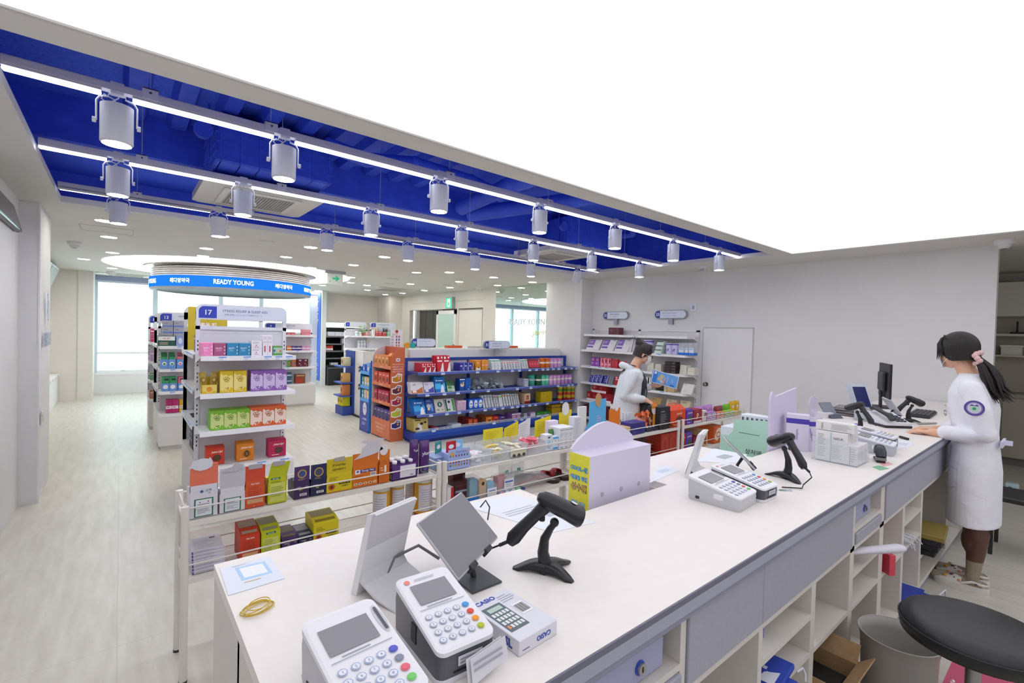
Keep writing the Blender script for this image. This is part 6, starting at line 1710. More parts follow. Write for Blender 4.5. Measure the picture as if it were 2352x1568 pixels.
# light blue tray carton at the joint
xa, xb = at(1029, 1085, y=2.54).x, at(1078, 1075, y=2.54).x
t = thing('picture_tray', 'pale blue tray carton with rows of tiny food pictures on the middle rack', 'carton', ((xa + xb) / 2, 2.54, ZT + .0005))
w_ = xb - xa
b = M().rbox(-w_ / 2, 0, 0, w_ / 2, .14, .1, '#a3b6ea', .001).box(-w_ / 2, 0, .1, w_ / 2, .002, .128, '#a9bcee')
b.text('맛있게 풀려라!', F0, X, Z, .02, .108, w_ * .55, .02, '#4a5aa8', .001).disc(F0, X, Z, -w_ * .34, .1, .012, '#e8a83c').disc(F0, X, Z, w_ * .38, .108, .01, '#d8b8c0')
rr = random.Random(4)
for j in range(3):
 for i in range(7):
  cc = rr.choice(['#b83c4c', '#3c7c4c', '#c8742c', '#4c4c6c', '#b8a03c', '#8c3c5c'])
  b.plate(F0, X, Z, -w_ * .4 + i * w_ * .13, (.085, .045, .025)[j], w_ * .06, .012, cc)
obj('tray_body', b, t)
for k, (dx, c, rz_) in enumerate(((-.03, '#c81e2c', .1), (.03, '#8cc8ec', -.1), (-.1, '#2a9a92', .5))):
 obj('card_flap', M().rbox(-.04, 0, 0, .04, .003, .075, c).disc(F0, X, Z, 0, .04, .022, '#f0f0f4', .014), t, loc=(dx, .05 + .02 * k, .095), rz=rz_)
row('S', 2.6, ZT, 998, 1026, 1050, 1, K('#8fa4c8', A_text([('#dot', .5, .4, .6, .5, '#8a5c3c'), ('#bar', .5, .9, 1, .08, '#6c88b8')])), .12, 'grey-blue counter carton with a brown picture', 'at the right end of the left rack', 'carton')
# clear bins with tubes
def tubebin(pl, pr, seed, cols, label, base, n=16, L=.085, r=.011, animal=None, zz=.085):
 a, c = at(pl, 1080, y=2.55), at(pr, 1070, y=2.55)
 x0, x1 = a.x, c.x
 t = thing('clear_bin', label, 'bin', ((x0 + x1) / 2, 2.545, ZT + .0005))
 w_ = x1 - x0
 b = M()
 for q in ((-w_ / 2, 0, 0, w_ / 2, .2, .002), (-w_ / 2, 0, 0, w_ / 2, .002, .07), (-w_ / 2, .198, 0, w_ / 2, .2, .1), (-w_ / 2, 0, 0, -w_ / 2 + .002, .2, .085), (w_ / 2 - .002, 0, 0, w_ / 2, .2, .085)):
  b.box(*q, '#e6ecf2/clear30')
 obj('bin_body', b, t)
 rnd = random.Random(seed)
 for k in range(n):
  body, capc = cols[k % len(cols)]
  ang = rnd.uniform(-.7, .7) + (PI / 2 if rnd.random() < .6 else 0)
  m = M()
  m.tube([(-L / 2, 0, 0), (-L * .3, 0, 0), (L * .25, 0, 0), (L * .42, 0, 0)], r, body, seg=8, rs=[(r * 1.4, r * .25), (r * 1.2, r * .7), (r, r), (r * .8, r * .8)])
  m.cyl((L * .42, 0, 0), r * .65, L * .16, capc, 'x', seg=8)
  m.lines((-.0, 0, r), X, Y, 0, 0, L * .4, r, 2, '#d86a7c')
  lay = k // 6
  loc = ((x0 + x1) / 2 + rnd.uniform(-.5, .5) * (w_ - L * .9), 2.6 + rnd.uniform(-.02, .1), ZT + .02 + lay * .024)
  obj(base.replace(' ', '_'), m, loc=loc, rot=(0, rnd.uniform(-.25, .25), ang), label='%s, %s in its pile, %s' % (base, ORD[k] if k < 20 else 'twenty-' + ORD[k - 20], ('bottom layer', 'second layer', 'third layer', 'top layer')[min(3, lay)]), cat='tube', group='%ss piled in the %s' % (base, label.split(' in ')[0]))
 return t
tubebin(1080, 1127, 3, [('#e8e8ee', '#f2f2f6')], 'clear bin of white tubes in the middle rack', 'white tube in a wrapper', 12, .11, .014)
tubebin(1129, 1168, 5, [('#e6d468', '#ece8d8'), ('#ece6cc', '#e2c83c')], 'clear bin of yellow tubes in the middle rack', 'yellow and cream tube', 16)
tubebin(1170, 1209, 7, [('#e8e4cc', '#efeede')], 'clear bin of cream tubes in the middle rack', 'cream tube', 16)
tubebin(1211, 1252, 9, [('#e8607c', '#f2e6ea'), ('#ee7c90', '#f6f0f2')], 'clear bin of pink tubes in the middle rack', 'pink tube', 22, zz=.1)
t = thing('toy_train_packet', 'cream train-shaped packet with dark wheels lying before the cream tubes', 'packet', (at(1190, 1062, y=2.535).x, 2.535, ZT + .012))
obj('packet_body', M().rbox(-.07, -.006, 0, .07, .006, .05, '#e4dfc4', .005), t)
for k in range(3):
 obj('wheel', M().cyl((-.045 + .045 * k, -.006, .008), .012, -.006, '#4c4438', 'y', seg=14), t)
def note(pl, pr, pt, pb, y, col, label, skew=0, rz_=0):
 a, c = at(pl, (pt + pb) / 2, y=y), at(pr, (pt + pb) / 2, y=y)
 z0, z1 = at((pl + pr) / 2, pb, y=y).z, at((pl + pr) / 2, pt, y=y).z
 w_, h = c.x - a.x, z1 - z0
 t = thing('price_card', label, 'card', ((a.x + c.x) / 2, y, z0), rz_)
 b = M().prism([(-w_ / 2, -skew * h), (w_ / 2, skew * h), (w_ / 2 + .004, h + skew * h), (-w_ / 2 + .004, h - skew * h)], 0, .0015, col, 'y')
 b.lines((0, -.001, h * .55), X, Z, 0, 0, w_ * .7, h * .6, 5, '#d8c22c' if col[1] == 'e' and col != '#e9e8ee' else '#d4d4dc')
 obj('card', b, t)
 obj('clip_stand', M().tube([(-.03, .01, ZT - z0 + .001), (-.03, .01, .02), (.03, .01, .02), (.03, .01, ZT - z0 + .001)], .002, '#c8ccd2', seg=6), t)
 return t
note(1109, 1154, 984, 1018, 2.77, '#ebde30', 'blank yellow price card, leftmost of three')
note(1157, 1189, 975, 1016, 2.77, '#e9d92c', 'blank yellow price card, middle of three, tilted', .16)
note(1190, 1217, 967, 1006, 2.775, '#e9e8ee', 'white price card between the yellow ones', .15)
note(1228, 1264, 960, 999, 2.77, '#ebdc2c', 'blank yellow price card, rightmost of three', .1)
row('S', 2.56, ZT, 1253.7, 1269, 998, 1, K('#e4e9f2', A_text([('#dot', .5, .82, .3, .12, '#1c2434'), ('#dot', .7, .86, .14, .05, '#1c2434'), ('#bar', .5, .5, .5, .3, '#b4d8ee'), ('#lines', .5, .2, .6, .2, '#7a8cb4', 2)])), .06, 'slim white carton with black spots', R2, 'carton')
row('S', 2.55, ZT, 1270, 1283, 1002, 1, K('#dfe8f2', A_text([('#bar', .5, .9, .9, .18, '#5cb0ec'), ('#dot', .5, .68, .3, .14, '#e0b87c'), ('#bar', .5, .12, .9, .14, '#3c9ce0')])), .06, 'slim white and sky blue carton', R2, 'carton')
row('S', 2.6, ZT, 1262, 1276, 985, 1, P_('#4c7c3c', None), .03, 'green pouch behind the slim cartons', R2, 'pouch')
row('S', 2.66, ZT, 1262, 1283, 966, 2, K('#e2d8ea', A_text([('#bar', .5, .5, .05, .9, '#cdb8dc')])), .05, 'tall pale lilac carton', R2, 'carton')
row('S', 2.54, ZT, 1286, 1317.5, 981, 3, K('#e6e7ec', A_text([('#bar', .5, .9, .9, .02, '#33333f'), ('#lines', .5, .65, .75, .2, '#b0b4c0', 4), ('#lines', .5, .35, .7, .25, '#b8bcc8', 4), ('DEEP', .5, .07, .5, .05, '#4c5078')])), .12, 'white carton with fine print', 'on the middle rack beside the lavender display', 'carton', gap=.01)
row('S', 2.56, ZT, 1319, 1335, 957, 1, K('#dcdee8', A_text([('#lines', .5, .5, .7, .85, '#bcc0d0', 14)])), .06, 'tall pale grey carton', 'at the right end of the middle rack', 'carton')
a = at(1298, 960, y=2.7)
t = thing('yellow_counter_card', 'yellow counter card topped by a white oval, behind the white cartons', 'card', (a.x, 2.7, ZT))
obj('card', M().prism([(-.06, 0), (.06, 0), (.075, .26), (-.07, .24)], 0, .003, '#e8d42c', 'y'), t)
obj('oval', M().prism([(.04 * math.cos(k * .4), .27 + .055 * math.sin(k * .4)) for k in range(16)], -.004, -.001, '#e8e6ea', 'y'), t)
# third rack
row('S', 2.62, ZT, 1330, 1348, 933, 1, K('#e9e7e4'), .02, 'tall blank white card board', R3, 'card')
xa, xb = at(1352, 1000, y=2.6).x, at(1390, 1000, y=2.6).x
t = thing('blue_counter_display', 'sky blue counter display topped by a round tan disc', 'counter display', ((xa + xb) / 2, 2.6, ZT))
w_ = xb - xa
b = M().prism([(-w_ / 2 - .03, 0), (w_ / 2, 0), (w_ / 2, .34), (.035, .34), (.03, .3), (-.03, .3), (-.035, .33), (-w_ / 2, .32), (-w_ / 2, .16), (-w_ / 2 - .03, .1)], 0, .004, '#5cb4ec', 'y')
b.disc((0, 0, 0), X, Z, .04, .05, .018, '#d8c4b4').disc((0, 0, 0), X, Z, .04, .05, .01, '#5c3420', off=.001).lines((0, 0, .18), X, Z, .02, 0, .06, .06, 3, '#d8a8d0').box(-w_ / 2, .004, 0, w_ / 2, .1, .09, '#3c9ce0')
obj('board', b, t)
obj('disc', M().prism([(.037 * math.cos(k * .4), .335 + .058 * math.sin(k * .4)) for k in range(16)], -.004, -.001, '#c49a6c', 'y'), t)
xa, xb = at(1392, 1000, y=2.6).x, at(1422, 1000, y=2.6).x
t = thing('orange_counter_carton', 'orange counter carton with white bow and egg cut-outs', 'carton', ((xa + xb) / 2, 2.6, ZT))
w_ = xb - xa
obj('carton_body', M().rbox(-w_ / 2, 0, 0, w_ / 2, .1, .1, '#d9b07c').prism([(-w_ / 2 + .03, .0), (w_ / 2, 0), (w_ / 2, .25), (-w_ / 2 + .03, .24)], -.003, 0, '#e67c1c', 'y'), t)
obj('egg_cut_out', M().prism([(.035 + .028 * math.cos(k * .4), .265 + .045 * math.sin(k * .4)) for k in range(16)], -.007, -.004, '#ebe9ec', 'y'), t)
obj('bow_cut_out', M().prism([(-.05, .24), (-.03, .255), (-.005, .235), (-.005, .29), (-.03, .27), (-.05, .3)], -.007, -.004, '#ebe9ec', 'y'), t)
row('S', 2.56, ZT, 1424, 1454, 975, 1, K('#d9b980', A_text([('#bar', .5, .9, .9, .1, '#e8d4a8'), ('#lines', .5, .5, .6, .3, '#b8905c', 3)])), .1, 'cream and tan carton', R3, 'carton', h=.075)
xa, xb = at(1448, 1000, y=2.55).x, at(1483, 1000, y=2.55).x
row('S', 2.55, ZT, 1450, 1483, 970, 1, K('#2f2c80', A_text([('#dot', .4, .5, .06, .06, '#e8e8f4'), ('#dot', .75, .5, .05, .05, '#e8e8f4'), ('#lines', .3, .2, .3, .2, '#6a68b8', 2)])), .12, 'deep violet-blue tray carton', R3, 'carton')
for k in range(9):
 obj('lip_balm_stick', M().cyl((0, 0, 0), .009, .085, '#e4e4ea', seg=10).cyl((0, 0, .085), .007, .012, '#d4d4dc', seg=10), loc=(at(1434, 1000, y=2.68).x + (k % 5) * .024, 2.68 + (k // 5) * .03, ZT + .07), label='white stick behind the cream carton, %s row, %s' % (('near', 'far')[k // 5], which(k % 5, 5)), cat='stick', group='white sticks behind the cream carton')
tag(obj('stick_stand', M().rbox(-.01, -.015, 0, .12, .05, .069, '#d8d2c8'), loc=(at(1434, 1000, y=2.68).x, 2.68, ZT)), 'low white stand holding the row of white sticks', 'stand')
rnd = random.Random(8)
t = thing('peach_candy_bag', 'clear bag of peach-coloured sweets under the round orange price sign', 'bag', (0, 0, 0))
b = M()
xa, xb = at(1476, 980, y=2.62).x, at(1511, 980, y=2.62).x
for k in range(70):
 x, z = rnd.uniform(xa, xb), ZT + .02 + rnd.uniform(0, .14)
 s = .02
 u = Vector((rnd.uniform(-1, 1), rnd.uniform(-.5, .5), rnd.uniform(-1, 1))).normalized() * s
 v = u.cross(Y).normalized() * s * .7
 c_ = Vector((x, 2.62 + rnd.uniform(0, .08), z))
 b.add([c_ - u - v, c_ + u - v, c_ + u + v, c_ - u + v], [(0, 1, 2, 3)], rnd.choice(['#f08c54', '#ec7a4c', '#f4a878', '#f2c4c0', '#e86c3c']))
b.rbox(xa - .01, 2.6, ZT + .001, xb + .01, 2.73, ZT + .03, '#f0c4a8')
obj('sweets', b, t)
a = at(1504, 937, y=2.6)
t = thing('round_price_sign', 'round orange and white price sign reading 1+1 above the peach sweets', 'sign', (a.x, 2.6, ZT))
zc = a.z - ZT
c = M().prism([(.048 * math.cos(k * .314), zc + .062 * math.sin(k * .314)) for k in range(20)], 0, .003, '#e88a2c', 'y')
c.poly((0, -.0002, 0), X, Z, [(.046 * math.cos(math.radians(180 + 18 * k)), zc - .004 + .055 * math.sin(math.radians(180 + 18 * k))) for k in range(11)], '#ece8f0').text('1+1+1000', (0, -.001, 0), X, Z, 0, zc - .016, .075, .016, '#4c5488').lines((0, -.001, zc + .03), X, Z, 0, 0, .05, .02, 2, '#f8d8b0').text('특가', (0, -.001, 0), X, Z, 0, zc - .036, .04, .012, '#c85c4c')
obj('disc', c, t)
obj('stem', M().box(-.025, .001, 0, .025, .003, zc - .05, '#e09a34'), t)
b = M().prism([(0, 0), (.1, 0), (.1, .05), (0, .02)], 0, .19, '#26243c', 'x')
for k in range(3):
 b.plate((.045 + .05 * k, .03, .033), X, Vector((0, .957, .29)), 0, 0, .026, .024, '#d8d8e4')
tag(obj('tester_tray', b, loc=(at(1484, 1015, y=2.56).x, 2.56, ZT + .0005)), 'dark sloping tester tray with three white labels on the third rack', 'tray')
b = heap(at(1520, 990, y=2.56).x, 4.18, 2.55, 2.72, ZT, .05, 26, ['chocolate_foil', '#b86030/gloss', '#8c4020'], 21, .045)
tag(obj('foil_packet_heap', b), 'small heap of copper foil sachets at the right end of the third rack', 'sachet heap', kind='stuff')
# third rack lower
for k in range(34):
 r_ = random.Random(k)
 x = at(1488, 1030, y=2.6).x + r_.uniform(0, .42)
 tilt_ = r_.uniform(-.5, .9)
 m = M().rbox(-.045, -.055, 0, .045, .055, .006, 'chocolate_foil', .002)
 obj('chocolate_sachet', m, loc=(x, 2.6 + r_.uniform(0, .13), ZB + .012 + .0035 * k), rot=(r_.uniform(-.3, .3), tilt_ * .5, r_.uniform(-.6, .6)), label='copper brown foil sachet, %s from the bottom of the pile' % (ORD[k] if k < 20 else ('twenty-' + ORD[k - 20] if k < 29 else 'thirty-' + ORD[k - 29])), cat='sachet', group='brown foil sachets on the lower third rack')
row('S', 2.56, ZB, 1456, 1484, 1004, 3, K('#3c1822', A_text([('#lines', .5, .5, .6, .3, '#8a5a64', 2)])), .14, 'small dark wine carton', L3, 'carton')
# right rack top
row('S', 2.55, ZT, 1516, 1540, 934, 1, K('#1d1e22', A_text([('#lines', .35, .8, .4, .06, '#e4e4e8', 1), ('#lines', .4, .5, .5, .4, '#8a8a92', 7), ('#bar', .1, .5, .05, .7, '#5c5c64')])), .14, 'black carton with white print', 'at the gap before the right rack', 'carton')
row('S', 2.55, ZT, 1541, 1576, 927.5, 1, handlebox('#dc4820', '#7a1a1c'), .15, 'red-orange carton with gable handle', R4, 'carton', name='handle_carton')
row('S', 2.55, ZT, 1577, 1592, 940, 1, K('#5c3cac', A_juice('#2c1c3c', '#4c7c3c')), .14, 'violet juice carton', R4, 'carton')
P1 = A_text([('#bar', .5, .08, .9, .16, '#d8d4dc'), ('P', .5, .5, .5, .45, '#ecd8bc'), ('#dot', .48, .56, .12, .1, '#7c1420'), ('#lines', .5, .88, .5, .06, '#d88a8c', 1)])
row('S', 2.55, ZT, 1593, 1613, 940, 1, K('#98142c', P1), .12, 'dark red carton lettered with a big P', R4, 'carton')
row('S', 2.56, ZT, 1613.5, 1624, 943, 1, K('#e2d8cc', A_text([('#dot', .6, .6, .6, .4, '#b87c7c'), ('#dot', .7, .75, .25, .14, '#1c1618'), ('#bar', .5, .1, .9, .14, '#d4d0d8')])), .12, 'cream carton with a red and black picture', R4, 'carton')
kk = lambda c: A_text([('#bar', .5, .22, .9, .4, '#e4dcec'), ('#dot', .3, .25, .3, .2, c), ('#dot', .7, .2, .3, .2, c), ('#bar', .5, .75, .8, .3, '#c8c4d0')])
row('S', 2.55, ZT, 1624.5, 1645, 946, 2, K('#b07cc8', kk('#7a4ca8')), .05, 'lilac snack packet', R4, 'packet')
row('S', 2.62, ZT, 1597, 1641, 931, 2, P_('#b884cc/gloss', A_text([('#bar', .6, .75, .6, .12, '#d8d0e0')]), t=.05), .05, 'large lilac foil pouch', R4, 'pouch')
row('S', 2.55, ZT, 1646, 1664, 946, 2, K('#e0784c', kk('#c85a34')), .05, 'orange snack packet', R4, 'packet')
row('S', 2.62, ZT, 1644, 1664, 932, 1, P_('#8c3444/gloss', A_text([('#bar', .6, .5, .7, .5, '#b8a4a4')]), t=.05), .05, 'large maroon and grey foil pouch', R4, 'pouch')
row('S', 2.55, ZT, 1665, 1686, 943, 2, K('#98c43c', kk('#6a9a2c')), .05, 'green snack packet', R4, 'packet')
row('S', 2.62, ZT, 1665, 1680, 928, 1, P_('#6cbc2c/gloss', A_text([('#bar', .6, .4, .7, .5, '#b8c8b0')]), t=.05), .05, 'large bright green foil pouch', R4, 'pouch')
row('S', 2.6, ZT, 1681, 1701, 920, 2, P_('#e0b01c/gloss', A_text([('#bar', .5, .4, .8, .5, '#e8dcc0'), ('#dot', .3, .6, .3, .2, '#e8f0f0')]), t=.05), .05, 'large golden yellow foil pouch', R4, 'pouch')
row('S', 2.55, ZT, 1687, 1703, 944, 2, K('#d8c43c', kk('#b89a2c')), .05, 'yellow snack packet', R4, 'packet')
# right rack lower
row('S', 2.53, ZB, 1565, 1575, 995, 1, K('#cc3a1c', A_juice('#7a1a1c')), .24, 'red juice carton lying back', L4, 'carton')
row('S', 2.53, ZB, 1576, 1590, 992, 1, K('#5c3cac', A_juice('#2c1c3c', '#4c7c3c')), .24, 'violet juice carton', L4, 'carton')
row('S', 2.53, ZB, 1519, 1557, 993, 2, K('#a62c1c', A_text([('#ring', .5, .5, .7, .7, '#b84c34')])), .24, 'brick red deep carton', 'on the lower shelf before the right rack', 'carton')
row('S', 2.53, ZB, 1612, 1626, 987, 1, K('#d2b48c', A_text([('#bar', .6, .4, .35, .6, '#98202c'), ('#lines', .5, .88, .7, .08, '#a8885c', 1)]), top='#c8a880'), .26, 'kraft carton with a red panel', L4, 'carton')
row('S', 2.53, ZB, 1640, 1661, 978, 1, K('#d8602c', A_text([('#dot', .35, .4, .5, .5, '#ecd8c4'), ('#dot', .55, .65, .6, .5, '#ecd8c4'), ('#ring', .5, .5, .5, .35, '#b44a1c'), ('#bar', .5, .06, 1, .1, '#d8602c')]), top='#e07c4c'), .26, 'orange jelly snack carton seen end on', L4, 'carton')
row('S', 2.53, ZB, 1662, 1672, 985, 1, K('#98bc34', kk('#5c8c2c')), .26, 'lime green snack carton seen end on', L4, 'carton')
row('S', 2.53, ZB, 1592, 1610, 1003, 1, K('#7c1430', A_text([('#lines', .5, .5, .7, .4, '#c8889c', 2)])), .24, 'low wine red carton', L4, 'carton')
# left rack lower
for k in range(7):
 obj('flat_carton', M().rbox(-.065, 0, 0, .065, .16, .0125, '#d8d6e2', .001).plate((-.062, -.0005, .006), X, Z, 0, 0, .006, .012, '#4c50b0', .0008).lines((0, 0, .0062), X, Z, 0, 0, .1, .009, 2, '#a0a4b8').lines((.0, .08, .0126), X, Y, 0, 0, .1, .13, 6, '#b8bccc').plate((.03, .13, .0128), X, Y, 0, 0, .025, .02, '#55586a'), loc=(.325, 2.545 + .006 * k, ZB + .0005 + .0129 * k), label='flat white and violet carton on the left rack, %s' % ('bottom of its pile' if k == 0 else 'top of its pile' if k == 6 else ORD[k] + ' from the bottom'), cat='carton', group='flat cartons piled on the lower left rack')
gl = lambda b, w_, d, h: None
def slant(col, art, topcol):
 def f(w_, d, h):
  b = M().rbox(-w_ / 2, 0, 0, w_ / 2, d, h * .98, col, .001)
  b.prism([(0, h * .975), (d * .35, h * 1.14), (d, h * 1.2), (d, h * .975)], -w_ / 2, w_ / 2, col, 'x')
  v = Vector((0, d * .35, h * .165)).normalized()
  b.plate((0, d * .17, h * 1.06), X, v, 0, 0, w_ * .8, .02, topcol, .0012)
  b.plate((0, d * .67, h * 1.17), X, Vector((0, d * .65, h * .06)).normalized(), 0, 0, w_ * .9, d * .5, topcol, .0012)
  art(b, w_, h)
  return b
 return f
row('S', 2.545, ZB, 552, 598, 1228, 1, slant('#c83a1e', gut('#d8a47c', '#9c3014'), '#a8907c'), .15, 'red-orange carton with slanting lid', L1, 'carton')
row('S', 2.545, ZB, 600, 645, 1219, 1, slant('#bcc41c', A_text([('#bar', .5, .4, .8, .68, '#ccd264'), ('#bar', .5, .93, .5, .08, '#1f6a4c'), ('Gut halo', .5, .93, .42, .05, '#eef4e6'), ('#lines', .5, .45, .7, .5, '#9aa42c', 7)]), '#8c8c6c'), .15, 'lime carton with slanting lid', L1, 'carton')
row('S', 2.545, ZB, 647, 685, 1235, 1, slant('#3f2462', pur, '#6a5a3c'), .15, 'purple carton with slanting lid', L1, 'carton')
row('S', 2.545, ZB, 686.5, 719.5, 1230, 1, slant('#1d2246', pur, '#8a8c98'), .15, 'navy carton with slanting lid', L1, 'carton')
row('S', 2.545, ZB, 720, 779, 1198, 1, slant('#d8c81c', yel, '#8a7a20'), .15, 'yellow PROPOLIS carton with slanting lid', L1, 'carton')
tag(obj('acrylic_divider', M().rbox(0, 0, 0, .26, .003, .13, '#d8c0bc/clear18', .001), loc=(.262, 2.74, ZB)), 'clear low divider behind the flat cartons on the left rack', 'shelf divider')
for i, (pl, pr, y, wh) in enumerate(((866, 903, 2.545, 'nearest the yellow carton'), (904, 935, 2.56, 'second from the left'), (938, 962, 2.66, 'standing behind the others'), (964, 1001, 2.545, 'nearest the rack post'))):
 row('S', y, ZB, pl, pr, 1118, 1, can('#d9a018', None, '#e4e0dc', bands=((.0, .06, '#b02c2c'), (.88, .9, '#c8a040'))), .09, 'tall yellow supplement tube %s,' % wh, L1, 'tube', name='tall_tube', h=.225)
 bl = M()
 r = (at(pr, 1118, y=y).x - at(pl, 1118, y=y).x) * .485
 xm = (at(pr, 1118, y=y).x + at(pl, 1118, y=y).x) / 2
 a0 = (-150, -120, -170, -115)[i]
 o = bpy.data.objects[-1] if False else [q for q in COL.objects if q.name.startswith('tall_tube')][-1]
 vs_ = []
 for k in range(9):
  a = math.radians(a0 + 110 * (k / 8 - .5) + 20)
  for z in (.03, .19):
   vs_.append(((r * 1.012) * math.cos(a), r + (r * 1.012) * math.sin(a), z))
 bl.add(vs_, [(2 * k, 2 * k + 2, 2 * k + 3, 2 * k + 1) for k in range(8)], '#d4d0da')
 for q in range(9):
  zz = .045 + q * .014
  vs2 = []
  for k in range(7):
   a = math.radians(a0 + (70 + 6 * (q % 3)) * (k / 6 - .5) + 20)
   for z in (zz, zz + .003):
    vs2.append(((r * 1.02) * math.cos(a), r + (r * 1.02) * math.sin(a), z))
  bl.add(vs2, [(2 * k, 2 * k + 2, 2 * k + 3, 2 * k + 1) for k in range(6)], '#9a98a8' if q != 2 else '#c8a81c')
 obj('paper_label', bl, o)
# middle rack lower
row('S', 2.545, ZB, 1027, 1042, 1119, 1, K('#e8e2e6', A_text([('#bar', .8, .5, .4, 1, '#bc2030'), ('#bar', .8, .15, .15, .06, '#f0dcdc')])), .1, 'white and red carton', 'beside the rack post on the lower middle rack', 'carton')
row('S', 2.6, ZB, 1043, 1077, 1103, 1, K('#4a1c20', A_med('#5c2c30', 2)), .05, 'maroon carton, front of three,', L2, 'carton')
row('S', 2.66, ZB, 1040, 1069, 1100, 1, K('#552428'), .05, 'maroon carton, middle of three,', L2, 'carton', h=.2)
row('S', 2.72, ZB, 1037, 1062, 1098, 1, K('#4c2024'), .05, 'maroon carton, rearmost of three,', L2, 'carton', h=.205)
def kitbox(w_, d, h):
 b = M().box(-w_ / 2, 0, 0, w_ / 2, d, h, '#dfe8f2/clear22').box(-w_ / 2 - .001, -.001, 0, w_ / 2 + .001, d + .001, h * .16, '#1a78cc')
 for k in range(6):
  b.prism([(-w_ / 2 + w_ * k / 6, h * .16), (-w_ / 2 + w_ * (k + 1) / 6, h * .16), (-w_ / 2 + w_ * (k + .5) / 6, h * .26)], -.0015, -.001, '#2c8cd8', 'y')
 return b
row('S', 2.56, ZB, 1079, 1102, 1095, 1, lambda w_, d, h: kitbox(w_, d, h).rbox(-w_ * .4, .01, h * .2, w_ * .4, d * .8, h * .9, '#6aa4bc', .004), .08, 'clear blue-based kit box, leftmost of three,', L2, 'kit box')
row('S', 2.54, ZB, 1103, 1143, 1113, 1, lambda w_, d, h: kitbox(w_, d, h * .95).rbox(-w_ * .46, .02, h * .02, -w_ * .05, d * .8, h * 1.3, '#d6ac78', .002).rbox(0, .02, h * .2, w_ * .42, d * .8, h * 1.05, '#8cc4e4', .002).plate((w_ * .18, -.002, h * .52), X, Z, 0, 0, w_ * .55, h * .5, '#eceef4').plate((w_ * .18, -.003, h * .6), X, Z, 0, 0, w_ * .4, h * .06, '#4c6cc8').disc((-w_ * .25, .019, h * 1.1), X, Z, 0, 0, .012, '#3c3c4c'), .09, 'clear kit box with a tan tube, middle of three,', L2, 'kit box')
row('S', 2.56, ZB, 1145, 1182, 1092, 1, lambda w_, d, h: kitbox(w_, d, h).rbox(-w_ * .46, .02, h * .16, w_ * .1, d * .8, h * .95, '#d88c94', .003).plate((w_ * .15, -.002, h * .55), X, Z, 0, 0, w_ * .6, h * .6, '#e8ecf4').plate((w_ * .15, -.003, h * .68), X, Z, 0, 0, w_ * .5, h * .08, '#4c6cd0').lines((w_ * .15, -.003, h * .5), X, Z, 0, 0, w_ * .4, h * .2, 3, '#a8b0c4'), .09, 'clear kit box with a pink carton, rightmost of three,', L2, 'kit box')
row('S', 2.7, ZB, 1150, 1205, 1065, 2, lambda w_, d, h: M().rbox(-w_ / 2, 0, 0, w_ / 2, d, h, '#dfe6ec/clear25').plate((0, -.001, h * .7), X, Z, 0, 0, w_ * .3, h * .14, '#7cc8c0').lines((0, -.001, h * .4), X, Z, 0, 0, w_ * .4, h * .2, 3, '#b8c0d0'), .03, 'tall clear pouch behind the kit boxes', L2, 'pouch')
# clear bag of dark shoes
bt = thing('clear_shoe_bag', 'clear bag with dark and red slippers on the lower middle rack', 'bag', (2.3, 2.6, ZB + .0005))
rnd = random.Random(2)
b = M()
R = []
for i in range(12):
 x = -.28 + i * .05
 r = .05 * math.sin(math.pi * (i + .6) / 12.2) + .012
 R.append([(x, .03 + .075 * math.cos(a) * (1 + .2 * math.sin(i * 2 + a)), max(.001, r * (1 + math.sin(a)) * (.9 + .15 * math.sin(3 * a + i)))) for a in [k * math.pi / 6 for k in range(12)]])
b.loft(R, '#dfe4ea/clear35')
obj('bag_film', b, bt)
obj('slipper', M().tube([(-.2, .03, .02), (-.1, .04, .06), (.05, .05, .065), (.2, .06, .04)], .02, '#3c2c2c', seg=8, rs=[(.02, .012), (.035, .018), (.04, .02), (.03, .014)]), bt)
obj('slipper', M().tube([(-.1, .01, .03), (0, .02, .045), (.15, .02, .05), (.26, .02, .03)], .02, '#a81c28', seg=8, rs=[(.02, .008), (.03, .01), (.035, .012), (.02, .008)]), bt)
obj('blue_sheet', M().rbox(-.3, -.03, .002, -.02, .05, .014, '#3a4ca0', .004), bt)
for k, c in enumerate(('#e8a8a0', '#ece4e4', '#e4ecf0', '#8cc8a0')):
 obj('small_packet', M().rbox(-.27 + k * .05, -.045, .002, -.225 + k * .05, -.005, .03, c, .006), bt)
for k in range(2):
 t = thing('sandal', 'dark red sandal with holed dark sole, %s, at the right of the lower middle rack' % ('left one', 'right one')[k], 'sandal', (2.58 + .12 * k, 2.555, ZB + .0005), .1)
 out = [(-.045, 0), (-.05, .05), (-.04, .12), (-.045, .18), (-.02, .21), (.02, .21), (.045, .18), (.04, .12), (.05, .05), (.045, 0), (0, -.02)]
 m = M().prism(out, 0, .022, '#33211f', 'z', True)
 for i in range(4):
  for j in range(3):
   m.disc((-.024 + .024 * j, .01 + i * .03, .0222), X, Y, 0, 0, .006, '#8a6a60')
 obj('sole', m, t)
 obj('strap', M().tube([(-.047, .12, .01), (-.04, .125, .045), (0, .13, .06), (.04, .125, .045), (.047, .12, .01)], .02, '#a01c26', seg=8, rs=[(.03, .005)] * 5), t)
# ---------------------------------------------------------------- things on and around the counter
def on(px, py, z=CT):
 p = at(px, py, z=z)
 return (p.x, p.y, z + .0005)
